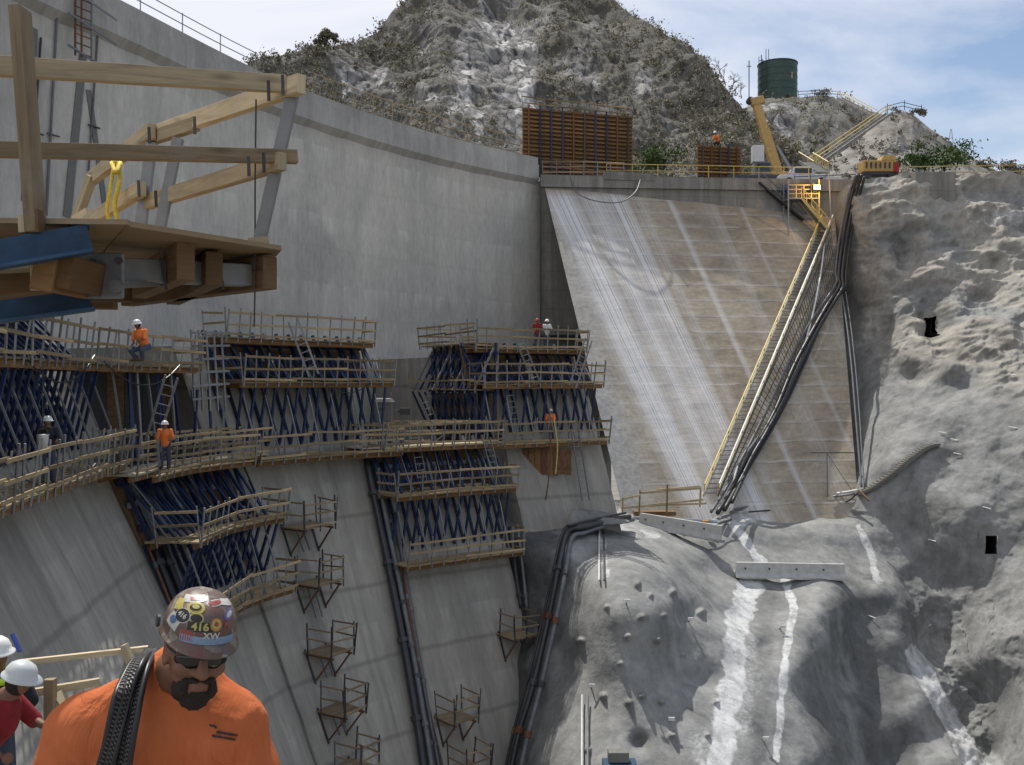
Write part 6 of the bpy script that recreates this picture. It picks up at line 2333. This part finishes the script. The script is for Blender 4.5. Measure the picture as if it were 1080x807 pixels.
p0, p1 = LA + Vector((1.1, -.2, -.05)), Vector((P(869, 0, 79).x, 78.6, (HY - 243) / F * 78.6))
MB().beam(p0, p1, .95, .1).build('lower_flight', 'dark_steel', sw)
for dy in (-.5, .5):
    MB().beam(p0 + Vector((0, dy, 1.0)), p1 + Vector((0, dy, 1.0)), .07, .07).build('handrail', 'yellow_paint', sw)
    MB().beam(p0 + Vector((0, dy, .1)), p1 + Vector((0, dy, .1)), .08, .2).build('stringer', 'yellow_paint', sw)
for k in range(6):
    q_ = p0.lerp(p1, k / 5) + Vector((0, -.5, 0))
    MB().beam(q_, q_ + Vector((0, 0, 1.0)), .06, .06).build('rail_post', 'yellow_paint', sw)
lm = thing('lamp', 'lit orange work lamp on a bracket above the yellow stair landing', 'lamp', tuple(P(862, 199, 79)))
q0 = P(861, 198, 79)
MB().box(q0, (.62, .3, .42)).build('housing', 'dark_steel', lm, bevel=.05)
MB().box(q0 + Vector((0, -.18, 0)), (.5, .06, .34)).build('lens', 'lamp_glow', lm)
MB().beam(q0 + Vector((0, .15, .1)), q0 + Vector((0, 1.6, .8)), .08, .08).build('bracket', 'dark_steel', lm)
pt = bpy.data.lights.new('lamp_light', 'POINT')
pt.energy = 250
pt.color = (1, .6, .25)
pt.shadow_soft_size = .15
po = bpy.data.objects.new('lamp_light', pt)
COL.objects.link(po)
po.parent = lm
po.location = (q0 - ORG[lm.name]) + Vector((0, -.6, 0))

# ---- the long stair down the apron
def apron(px, py, up=0.):
    """point on the apron plane (lifted 'up' along its normal) seen at this sight line"""
    d = P(px, py, 1.0)
    n_ = (TR - TL).cross(BL - TL).normalized()
    if n_.y > 0: n_ = -n_
    base = (TL + BR) / 2
    # bilinear sheet is nearly planar: intersect plane through TL, TR, BL blended with BR
    n2 = (BR - BL).cross(TL - BL).normalized()
    if n2.y > 0: n2 = -n2
    na = (n_ + n2).normalized()
    c0 = (TL + TR + BL + BR) / 4
    t_ = c0.dot(na) / d.dot(na)
    return d * t_ + na * up


lst = thing('long_stair', 'long steep yellow-railed stair running down the apron', 'stairs', tuple(apron(745, 527, .3)))
S0, S1 = apron(747, 527, .5), apron(868, 243, .55)
dv = (S1 - S0)
sv_ = Vector((1, .25, 0)).normalized()
wS = 1.0
ups = Vector((0, -.55, .8))
for k in (-1, 1):
    off = sv_ * (k * wS / 2)
    MB().beam(S0 + off, S1 + off, .08, .26).build('stringer', 'galvanised_steel' if k > 0 else 'white_pipe', lst)
    MB().beam(S0 + off + ups * 1.0, S1 + off + ups * 1.0, .085, .085).build('handrail', 'yellow_paint' if k < 0 else 'white_pipe', lst)
    MB().beam(S0 + off + ups * .5, S1 + off + ups * .5, .07, .07).build('mid_rail', 'yellow_paint', lst)
    for j in range(19):
        p = S0.lerp(S1, j / 18) + off
        MB().beam(p, p + ups * 1.0, .05, .05).build('rail_post', 'yellow_paint', lst)
for j in range(72):
    p = S0.lerp(S1, (j + .5) / 72)
    MB().beam(p - sv_ * (wS / 2 - .05), p + sv_ * (wS / 2 - .05), .26, .04, up=(0, 0, 1)).build('tread', 'galvanised_steel', lst)
# wire mesh screen lying beside it, white cable and pipes
ms = thing('mesh_screen', 'narrow dark mesh screen lying between the long stair and the black hoses', 'screen', tuple(apron(780, 500, .2)))
b = MB()
A0, A1, B0, B1 = apron(760, 512, .25), apron(876, 252, .25), apron(778, 505, .25), apron(884, 300, .25)
for k in range(60):
    t_ = k / 59
    b.tube([A0.lerp(A1, t_), B0.lerp(B1, t_)], .022, 4)
b.build('cross_wires', 'dark_steel', ms)
for k in range(4):
    MB().tube([A0.lerp(B0, k / 3), A1.lerp(B1, k / 3)], .03, 5).build('long_wire', 'dark_steel', ms)
HOSES = [([(757, 541), (769, 521), (783, 492), (797, 470), (815, 438), (833, 395), (850, 362), (867, 332), (882, 308), (884, 290), (889, 250), (897, 210), (905, 184)], .6, .15, 'black_hose', 'black hose on the left of the run down the apron edge'),
         ([(764, 538), (778, 512), (791, 486), (804, 464), (822, 432), (840, 392), (857, 358), (873, 330), (885, 310), (888, 290), (893, 250), (901, 210), (909, 184)], .75, .14, 'black_hose', 'black hose in the middle of the run down the apron edge'),
         ([(750, 540), (763, 520), (779, 490), (792, 466), (810, 430), (829, 388), (845, 356), (862, 330), (879, 304), (881, 285), (886, 245), (894, 208), (902, 185)], .5, .1, 'grey_pipe', 'grey hose in the run down the apron edge'),
         ([(772, 530), (785, 502), (798, 480), (812, 456), (829, 424), (847, 385), (862, 350), (878, 322), (889, 306), (892, 290), (897, 250), (905, 212), (912, 186)], .5, .11, 'black_hose', 'black hose on the right of the run down the apron edge'),
         ([(759, 546), (769, 530), (773, 505), (781, 486), (800, 462), (824, 424), (838, 392), (848, 362), (856, 330), (862, 300), (868, 270), (870, 245)], .5, .07, 'white_pipe', 'white cable snaking beside the black hoses on the apron')]
for pts, up, rr, mat, lab in HOSES:
    q_ = []
    for (x, y) in pts:
        p = apron(x, y, up)
        if y < 300:
            k = (300 - y) / 115
            p = P(x, y, p.y + (79.4 - p.y) * min(1, k) if p.y > 79.4 else p.y)
        q_.append(p)
    q_[0] = P(*pts[0], 58.6)
    tag(MB().tube(spline(q_, 6), rr, 7).build('hose', mat, smooth=True), lab, 'hose', 'hoses down the apron')
for i, (pts, rr, mat, lab) in enumerate((([(884, 315), (889, 345), (894, 390), (898, 440), (902, 490), (904, 517)], .07, 'grey_pipe', 'thicker grey pipe running down the right edge of the apron'),
                                        ([(888, 312), (893, 345), (898, 390), (902, 440), (905, 490), (907, 517)], .05, 'grey_pipe', 'thinner grey pipe beside the thicker one at the right edge of the apron'))):
    q_ = [apron(x, y, .45) for x, y in pts]
    q_ = [v_ + Vector((0, -.3, 0)) for v_ in q_]
    tag(MB().tube(spline(q_, 6), rr, 7).build('pipe', mat, smooth=True), lab, 'pipe')
gp_ = P(878, 200, 79.5)
tag(MB().tube([P(874, 176, 79.3), P(877, 240, 78.6), P(882, 300, 78)], .05, 5).build('cable', 'galvanised_steel'), 'thin pale cable hanging beside the stair tower', 'cable')
# gauge frame on the apron
fr_ = thing('gauge_frame', 'thin steel gauge frame standing on the lower right of the apron', 'gauge', tuple(apron(870, 525, 0)))
MB().tube([apron(872, 525, .1), apron(869, 482, .5)], .045, 5).build('post', 'dark_steel', fr_)
MB().tube([apron(853, 482, .5), apron(898, 481, .4)], .035, 5).build('bar', 'dark_steel', fr_)
MB().tube([apron(869, 482, .5), apron(898, 522, .3)], .02, 4).build('stay', 'dark_steel', fr_)

# pipes lying along the foot of the apron
for i, (pts, rr, mat, lab) in enumerate((([(770, 533), (800, 528), (840, 524), (880, 521), (905, 517)], .09, 'white_pipe', 'white pipe along the right foot of the apron'),
                                        ([(775, 537), (810, 531), (850, 527), (902, 521)], .07, 'grey_pipe', 'grey pipe along the right foot of the apron'),
                                        ([(905, 520), (890, 530), (850, 535), (790, 540)], .05, 'black_hose', 'black line along the right foot of the apron'))):
    q_ = [P(x, y, sheet(x, max(532, y), 0).y - .5) for x, y in pts]
    tag(MB().tube(spline(q_, 5), rr, 6).build('pipe', mat, smooth=True), lab, 'pipe')

# ---- precast concrete barriers
def barrier(a, c, label):
    a, c = Vector(a), Vector(c)
    L = (c - a).length
    d = (c - a).normalized()
    n_ = Vector((d.y, -d.x, 0)).normalized()
    if n_.y > 0: n_ = -n_
    u = n_.cross(d)
    if u.z < 0: u = -u
    r_ = thing('road_barrier', label, 'barrier', tuple(a), 'precast concrete barriers')
    pr = [(-.31, 0), (-.31, .09), (-.16, .32), (-.1, .88), (.1, .88), (.16, .32), (.31, .09), (.31, 0)]
    b_ = MB()
    m_ = 14
    for i in range(m_ + 1):
        t_ = i / m_
        for k, (w_, h_) in enumerate(pr):
            jx = (rng.uniform(-.05, .05) if h_ < .12 and k in (5, 6, 7) else 0)
            b_.v.append(tuple(a.lerp(c, t_) + n_ * (w_ + jx) + u * (h_ + (jx if h_ < .05 else 0))))
    for i in range(m_):
        for k in range(8):
            k2 = (k + 1) % 8
            b_.face([i * 8 + k, i * 8 + k2, (i + 1) * 8 + k2, (i + 1) * 8 + k])
    b_.face(list(range(8)))
    b_.face([m_ * 8 + k for k in range(8)][::-1])
    b_.build('barrier_body', 'precast_concrete', r_)
    for f_ in (.08, .3, .55, .8):
        q_ = a.lerp(c, f_) + n_ * .13 + u * .55
        MB().box(q_, (.1, .06, .1), (d, n_, u)).build('lifting_slot', 'dark_steel', r_)
    return r_


q1 = sheet(718, 562)
barrier(P(674, 556, q1.y + .4), P(760, 570, q1.y - 1.6), 'tilted pale concrete barrier at the foot of the apron beside the timber rails')
q2 = sheet(832, 612)
barrier(P(776, 609, q2.y - .35), P(890, 611, q2.y - .1), 'pale concrete barrier lying across the top of the stained shotcrete mound')

# timber barricade at the foot of the apron
tb = thing('timber_barricade', 'rough timber barricade of posts and boards at the foot of the apron', 'barricade', tuple(P(700, 540, 60)))
for (a, c) in (((655, 527), (676, 522)), ((675, 520), (740, 515)), ((655, 536), (742, 527)), ((693, 517), (738, 513)), ((675, 534), (745, 531))):
    MB().beam(P(*a, 59.3), P(*c, 59.0), .06, .13).build('board', 'new_timber', tb)
for x, y0, y1 in ((674, 517, 545), (703, 511, 545), (738, 513, 535), (656, 525, 545)):
    MB().beam(P(x, y1, 59.1), P(x + 1, y0, 59.1), .1, .07, up=(0, 1, 0)).build('post', 'far_timber', tb)
MB().box(P(690, 541, 59.6), (2.6, .8, .25)).build('plank_stack', 'orange_timber', tb)
bl = thing('pipe_stack', 'pale blue plastic pipes laid across the top of the tilted barrier', 'pipes', tuple(P(710, 547, 57.8)))
for k in range(3):
    MB().tube([P(668, 545 + k * 2, 58.6 - k * .1), P(757, 549 + k * 2, 58.0 - k * .1)], .06, 6).build('pipe', 'sticker_pale_blue' if k == 1 else 'white_pipe', bl)
tag(MB().box(P(744, 551, 57.6), (.35, .3, .25)).build('warning_box', 'sticker_orange', bevel=.03), 'small orange box beside the foot of the long stair', 'box')
tag(MB().tube(spline([P(737, 566, 56.4), P(741, 560, 56.8), P(760, 552, 57.8), P(772, 548, 58.2)], 6), .05, 6).build('hose', 'black_hose'), 'short black hose trailing off the right end of the tilted barrier', 'hose')
# broken concrete shelf and big pipes at the left edge of the mound
b = MB()
b.hexa([P(596, 557, 49.8), P(598, 552, 51.6), P(612, 536, 52.2), P(604, 538, 50.4), P(664, 552, 52), P(668, 549, 54.6), P(662, 543, 55), P(660, 546, 53)])
tag(b.build('concrete_shelf', 'shotcrete', bevel=.1), 'pale broken concrete shelf between the far formwork and the barricade', 'slab')
for i, (pts, rr, mat, lab) in enumerate((
        ([(664, 545), (640, 550), (615, 556), (598, 562), (589, 600), (579, 650), (563, 720), (548, 770), (535, 830)], .15, 'black_pipe', 'big black pipe bending down the left edge of the mound'),
        ([(668, 548), (640, 554), (616, 562), (603, 568), (596, 605), (586, 655), (571, 722), (557, 775), (545, 830)], .12, 'grey_pipe', 'grey pipe beside the big black pipe on the left edge of the mound'),
        ([(660, 541), (630, 547), (606, 553), (594, 560), (584, 600), (573, 650), (557, 715), (542, 770), (529, 830)], .07, 'black_pipe', 'thinner dark pipe outside the big black pipe on the left edge of the mound'))):
    q_ = [P(x, y, sheet(x + 6, max(y, 566)).y - .45) for x, y in pts]
    r_ = thing('pipe', lab, 'pipe', tuple(q_[0]), 'pipes on the left edge of the mound')
    MB().tube(spline(q_, 6), rr, 8).build('pipe_run', mat, r_, smooth=True)
    for k in (4, 5, 6, 7):
        d = (q_[k] - q_[k - 1]).normalized()
        MB().tube([q_[k] - d * .15, q_[k] + d * .15], rr * 1.35, 8).build('coupling', 'rusty_steel' if k % 2 else 'dark_steel', r_)

# soil-nail rods, survey prisms and steps on the rock
NR = [(660, 637, 9), (727, 655, 12), (624, 724, 8), (706, 760, 10), (823, 662, 7), (805, 780, 8), (1068, 250, 8)]
for i, (x, y, l_) in enumerate(NR[:6]):
    p = sheet(x, y)
    n_ = thing('nail_rod', 'short steel nail rod with a pale plate standing out of the shotcrete mound', 'rod', tuple(p), 'nail rods on the mound')
    tip = p + Vector((0, -.55, .25))
    MB().tube([p + Vector((0, .1, -.05)), tip], .03, 6).build('rod', 'dark_steel', n_)
    MB().box(tip, (.26, .06, .14)).build('plate', 'white_pipe', n_)
for i, (x, y) in enumerate(((1064, 398), (1067, 452), (996, 455), (1011, 478), (1035, 539), (979, 572), (917, 652), (1010, 462))):
    p = sheet(x, y)
    n_ = thing('survey_rod', 'small pale survey rod sticking out of the right-hand shotcrete slope', 'rod', tuple(p), 'survey rods on the right slope')
    MB().tube([p + Vector((-.15, .05, .1)), p + Vector((.15, -.35, .02))], .032, 6).build('rod', 'white_pipe', n_)
spt = [(907, 521), (918, 515), (930, 507), (942, 498), (952, 490), (962, 482), (975, 474), (990, 468)]
stp = thing('rock_steps', 'narrow flight of small steps climbing right from the foot of the apron', 'steps', tuple(sheet(908, 522)))
pp = spline([sheet(x, y) for x, y in spt], 4)
for k in range(len(pp) - 1):
    d = (pp[k + 1] - pp[k]).normalized()
    MB().box(pp[k] + Vector((0, -.12, .06)), (.4, .7, .14)).build('step', 'cap_wall_concrete', stp)
tag(MB().beam(P(905, 517, 61), P(917, 528, 60.5), .2, .1).build('plank', 'far_timber'), 'short loose plank at the foot of the narrow steps', 'plank')
sb = thing('survey_box', 'small grey instrument box on a blue base at the bottom of the mound', 'instrument', tuple(sheet(654, 800)))
q0 = P(652, 797, sheet(654, 800).y - .6)
MB().box(q0, (.8, .5, .42)).build('case', 'toilet_grey', sb, bevel=.05)
MB().box(q0 + Vector((.05, 0, -.42)), (1.3, .7, .4)).build('base', 'dull_blue_steel', sb, bevel=.03)
for i, (x, y0, y1) in enumerate(((614, 733, 842), (620, 735, 842), (632, 560, 612), (637, 560, 612))):  # tubes added where post shadows draw upright lines on the mound
    q_ = [P(x, y, sheet(x, y).y - .35) for y in np.linspace(y0, min(y1, 835), 5)]
    tag(MB().tube(spline(q_, 3), .05, 5).build('shadow_line_tube', 'white_pipe' if i in (0, 2) else 'grey_pipe'), 'thin upright tube added along a shadow line on the left side of the mound', 'pipe', 'tubes along shadow lines on the mound')
# timber props and debris in the dark gully
for i, (a, c, Y) in enumerate((((556, 597), (588, 605), 55), ((556, 606), (585, 612), 55), ((520, 735), (526, 775), 50), ((566, 640), (580, 600), 55))):
    tag(MB().beam(P(*a, Y), P(*c, Y - .3), .1, .12).build('timber_prop', 'weathered_timber'), 'weathered timber prop in the dark gully left of the mound', 'prop', 'timber props in the gully')

# ================================================================== tank, hillside stairs, fences, poles
q0 = P(820, 105, 181)
R_ = 20.2 / F * 181
tk = thing('water_tank', 'dark green cylindrical water tank on the hilltop', 'tank', tuple(q0))
z1 = (105 - 69) / F * 181
prof = [(R_, -1.5), (R_, 0)]
for k in range(5):
    z_ = z1 * (k + 1) / 5
    prof += [(R_, z_ - .08), (R_ + .05, z_ - .05), (R_ + .05, z_), (R_, z_ + .02)]
MB().lathe(prof, q0, 48).build('shell', 'tank_green', tk)
MB().lathe([(R_ + .12, z1), (R_ + .12, z1 + .15), (R_ * .5, z1 + .35), (.3, z1 + .45)], q0, 48).build('roof', 'tank_green', tk)
lx = q0 + Vector((-R_ * .72, -R_ * .7, 0))
for d in (-.25, .25): MB().tube([lx + Vector((d, 0, -1)), lx + Vector((d, 0, z1 + 2.2))], .06, 5).build('ladder_stile', 'tank_green', tk)
for k in range(4): MB().tube([q0 + Vector((-R_ * .9 + k * .7, 1, z1)), q0 + Vector((-R_ * .9 + k * .7, 1, z1 + 2.0 - .4 * (k % 2)))], .06, 5).build('antenna', 'dark_steel', tk)
MB().box(q0 + Vector((1.8, -R_ * .87, z1 * .55)), (.25, .2, 1.2)).build('level_board', 'far_timber', tk)
for i, (x, y0, y1, Y) in enumerate(((790, 64, 108, 180), (803, 58, 100, 186))):
    pl_ = thing('utility_pole', f'thin dark pole {["left of", "close behind"][i]} the green water tank', 'pole', tuple(P(x, y1 + 6, Y)))
    MB().tube([P(x, y1 + 6, Y), P(x, y0, Y)], .09, 6).build('mast', 'dark_steel', pl_)
    MB().beam(P(x - 2.5, y0 + 6, Y), P(x + 2.5, y0 + 6, Y), .1, .12).build('crossarm', 'dark_steel', pl_)


def hill_stair(label, a, c, w, Ya, Yc):
    r_ = thing('hill_stair', label, 'stairs', tuple(P(*a, Ya)))
    A_, C_2 = P(*a, Ya), P(*c, Yc)
    s_ = (C_2 - A_).cross(Vector((0, 0, 1))).normalized()
    for k in (-1, 1):
        MB().beam(A_ + s_ * (k * w / 2) + Vector((0, 0, .1)), C_2 + s_ * (k * w / 2) + Vector((0, 0, .1)), .12, .3).build('stringer', 'cap_wall_concrete', r_)
        MB().tube([A_ + s_ * (k * w / 2) + Vector((0, 0, 1.1)), C_2 + s_ * (k * w / 2) + Vector((0, 0, 1.1))], .07, 5).build('handrail', 'yellow_paint', r_)
    n_ = 34
    for k in range(n_):
        p = A_.lerp(C_2, (k + .5) / n_)
        MB().beam(p - s_ * (w / 2 - .1), p + s_ * (w / 2 - .1), .5, .08, up=(0, 0, 1)).build('tread', 'precast_concrete', r_)
    for k in range(9):
        p = A_.lerp(C_2, k / 8) - s_ * (w / 2)
        MB().tube([p, p + Vector((0, 0, 1.1))], .06, 5).build('rail_post', 'yellow_paint', r_)
    return r_


hill_stair('long stair with a yellow handrail climbing the pale hill below the tank', (856, 178), (938, 120), .85, 103, 127)
hill_stair('shorter pale stair on the skyline going up to the green tank', (922, 123), (886, 104), .8, 150, 165)
hill_stair('short bright stair at the foot of the long hillside stair', (850, 172), (866, 182), 1.6, 99, 96)
r_ = thing('guard_rail', 'thin railing along the skyline right of the green tank', 'railing', tuple(P(860, 104, 172)))
pipe_rail(r_, [P(842, 103, 172), P(865, 101.5, 172), P(886, 103, 168)], 1.3, 3, 'galvanised_steel', .06)
r_ = thing('guard_rail', 'wire fence on the top of the pale hill', 'railing', tuple(P(955, 118, 134)))
pipe_rail(r_, [P(936, 120, 133), P(952, 116, 133), P(972, 121, 133)], 1.4, 2.4, 'dark_steel', .05)
for i, (x, y, hgt) in enumerate(((1023, 172, 22), (1003, 150, 14))):
    pl_ = thing('lattice_mast', f'{["taller", "smaller"][i]} faint lattice mast on the right slope of the pale hill', 'mast', tuple(P(x, y, 190)))
    for k in (-1, 1):
        MB().tube([P(x + k * 2.2, y, 190), P(x + k * .5, y - hgt, 190)], .05, 4).build('leg', 'galvanised_steel', pl_)
    for k in range(1, 5):
        MB().tube([P(x - 2.4 + k * .3, y - hgt * k / 5, 190), P(x + 2.4 - k * .3, y - hgt * k / 5 - 2, 190)], .04, 4).build('brace', 'galvanised_steel', pl_)
r_ = thing('guard_rail', 'pale barrier rail beside the parked truck and stair tower', 'railing', tuple(cap(26)))
pipe_rail(r_, [Vector((P(838, 0, 84).x, 84, RZ)), Vector((P(905, 0, 83).x, 83, RZ))], 1.2, 1.5, 'galvanised_steel', .05)
r_ = thing('fence', 'tall grey mesh fence on posts behind the crest road at right', 'fence', tuple(P(980, 186, 83.5)))
first = pipe_rail(r_, [Vector((P(952, 0, 83.5).x, 83.5, RZ)), Vector((P(1022, 0, 83).x, 83, RZ))], 1.9, 1.2, 'galvanised_steel', .035, (.1, 1.0, 1.85))

# ================================================================== vegetation
def leaf_cloud(mb, c, r, n, size, seedv, flat=.8, squash=(1, 1, .8)):
    rr = random.Random(seedv)
    cl = [(rr.gauss(0, .5), rr.gauss(0, .5), rr.gauss(0, .45)) for _ in range(9)]
    for i in range(n):
        b0 = cl[rr.randrange(9)]
        p = Vector(c) + Vector(((b0[0] + rr.gauss(0, .28)) * r * squash[0], (b0[1] + rr.gauss(0, .28)) * r * squash[1], (b0[2] + rr.gauss(0, .26)) * r * squash[2]))
        a = Vector((rr.gauss(0, 1), rr.gauss(0, 1), rr.gauss(0, 1) * flat)).normalized()
        d = a.orthogonal().normalized()
        d = (Matrix.Rotation(rr.uniform(0, 6.28), 3, a) @ d)
        e_ = a.cross(d)
        s_ = size * rr.uniform(.6, 1.4)
        n0 = len(mb.v)
        mb.v += [tuple(p + d * s_), tuple(p + e_ * s_ * .5), tuple(p - d * s_), tuple(p - e_ * s_ * .5)]
        mb.f.append([n0, n0 + 1, n0 + 2, n0 + 3])
        mb.uv.append([(0, 0)] * 4)
        mb.mi.append(0)


# scrub mass on the mountain and the tank hill
rs = np.random.default_rng(21)
sc1, sc2 = MB(), MB()


def scatter(M, n, dens, leaf=.3, rmin=.5, rmax=1.5, quads=30, vmax=1.03):
    V_, att, UU, PYY, VV = M
    nu_, nv_ = UU.shape
    k = 0
    while k < n:
        i, j = rs.integers(1, nu_ - 1), rs.integers(1, nv_ - 1)
        if VV[i, j] > vmax or VV[i, j] < .03: continue
        if rs.random() > dens(i, j): continue
        p = V_[i, j]
        if p[0] / p[1] * F + HX < 160: continue
        r = rs.uniform(rmin, rmax)
        leaf_cloud(sc1 if rs.random() < .62 else sc2, (p[0], p[1] - .2, p[2] + r * .3), r, quads, leaf, int(rs.integers(1e9)))
        k += 1


scatter(M1, 2400, lambda i, j: 1 - min(1, M1[1]['rock'][i, j] * 1.6 + M1[1]['white'][i, j]), .2, .35, 1.4, 40)
scatter(M2, 260, lambda i, j: 1 - min(1, M2[1]['rock'][i, j] * 1.3), .2, .3, 1.0, 34)
scatter((M3[0], None, M3[2], M3[3], M3[4]), 320, lambda i, j: 1.0, .17, .25, .7, 26)
tag(sc1.build('scrub', 'scrub_leaf'), kind='stuff')
tag(sc2.build('dry_scrub', 'dry_scrub_leaf'), kind='stuff')


def bush(label, c, r, n, size, mat, seedv, squash=(1, 1, .7), group=None):
    r_ = thing('bush', label, 'bush', tuple(Vector(c) - Vector((0, 0, r * squash[2]))), group)
    mb = MB()
    leaf_cloud(mb, c, r, n, size, seedv, 1, squash)
    mb.build('foliage', mat, r_)
    rr = random.Random(seedv)
    for k in range(5):
        a = Vector(c) - Vector((0, 0, r * squash[2] * 1.1))
        MB().tube([a, a + Vector((rr.uniform(-.5, .5) * r, rr.uniform(-.4, .4) * r, r * squash[2] * 1.2))], [.08, .02], 5).build('stem', 'bark', r_)
    return r_


bush('green bush behind the crest between the two orange forms', P(699, 168, 96), 2.0, 1500, .16, 'green_leaf', 5, (1.25, .8, .55))
bush('bright green bush on the crest road below the pale hill, tallest on the right', P(996, 166, 95), 2.3, 1800, .15, 'green_leaf', 6, (1.2, .8, .55))
bush('darker green bush left of the bright one below the pale hill', P(966, 168, 95.5), 1.5, 1100, .15, 'green_leaf', 8, (1.0, .8, .6))
bush('small dark bush on the skyline at the right edge', P(1068, 177, 120), 1.5, 700, .18, 'scrub_leaf', 9, (1.3, .8, .55))
for i, (x, y) in enumerate(((869, 98), (833, 103), (970, 118), (1040, 172))):
    bush(['dark shrub on the skyline above the hillside stairs', 'small dark shrub at the foot of the green tank', 'small shrub on the peak of the pale hill', 'small shrub low on the right slope of the pale hill'][i],
         P(x, y, (168, 176, 132, 126)[i]), (1.3, .8, .8, .9)[i], 380, .17, 'scrub_leaf', 40 + i, (1.3, .8, .6))


def bare_tree(label, base, Ht, seedv, spread=.6, twig=True, group=None, leafy=0):
    rr = random.Random(seedv)
    r_ = thing('tree', label, 'tree', tuple(base), group)
    tb_, lb = MB(), MB()
    tips = []

    def grow(p, d, L, r, dep):
        n_ = 3
        pts = [p]
        for k in range(n_):
            d = (d + Vector((rr.gauss(0, .14), rr.gauss(0, .14), rr.gauss(.03, .08)))).normalized()
            pts.append(pts[-1] + d * (L / n_))
        lb.tube(pts, [r * (1 - .4 * k / n_) for k in range(n_ + 1)], 4 if dep else 6, cap=False) if dep else tb_.tube(pts, [r * (1 - .4 * k / n_) for k in range(n_ + 1)], 7)
        if dep >= 4:
            tips.append(pts[-1])
            return
        for k in range(3 if dep < 3 else 4):
            nd = (d + Vector((rr.gauss(0, spread), rr.gauss(0, spread), rr.gauss(.1, .3)))).normalized()
            grow(pts[rr.choice((2, 3))], nd, L * rr.uniform(.55, .8), r * .58, dep + 1)

    grow(Vector(base), Vector((.05, 0, 1)), Ht * .36, Ht * .03, 0)
    tb_.build('trunk', 'bark', r_)
    cr_ = lb.build('branches', 'bark', r_)
    if leafy:
        mb = MB()
        for i, p in enumerate(tips):
            leaf_cloud(mb, p, Ht * .07, leafy, .17, seedv * 100 + i)
        mb.build('foliage', 'scrub_leaf', r_)
    return r_


bare_tree('dark rounded bare tree alone on the left shoulder of the mountain', P(333, 55, 139), 4.4, 3, .75, leafy=14)
bare_tree('small bare tree right of the lone rounded tree on the mountain shoulder', P(352, 51, 141), 2.8, 8, .7, leafy=5)
for i, (x, y, Y) in enumerate(((748, 70, 152), (758, 79, 148), (772, 92, 142), (782, 102, 138), (765, 88, 146))):
    bare_tree('thin leafless burnt tree on the right ridge of the mountain', P(x, y + 2, Y), 2.6 + .5 * (i % 3), 30 + i, .45, group='burnt trees on the ridge')
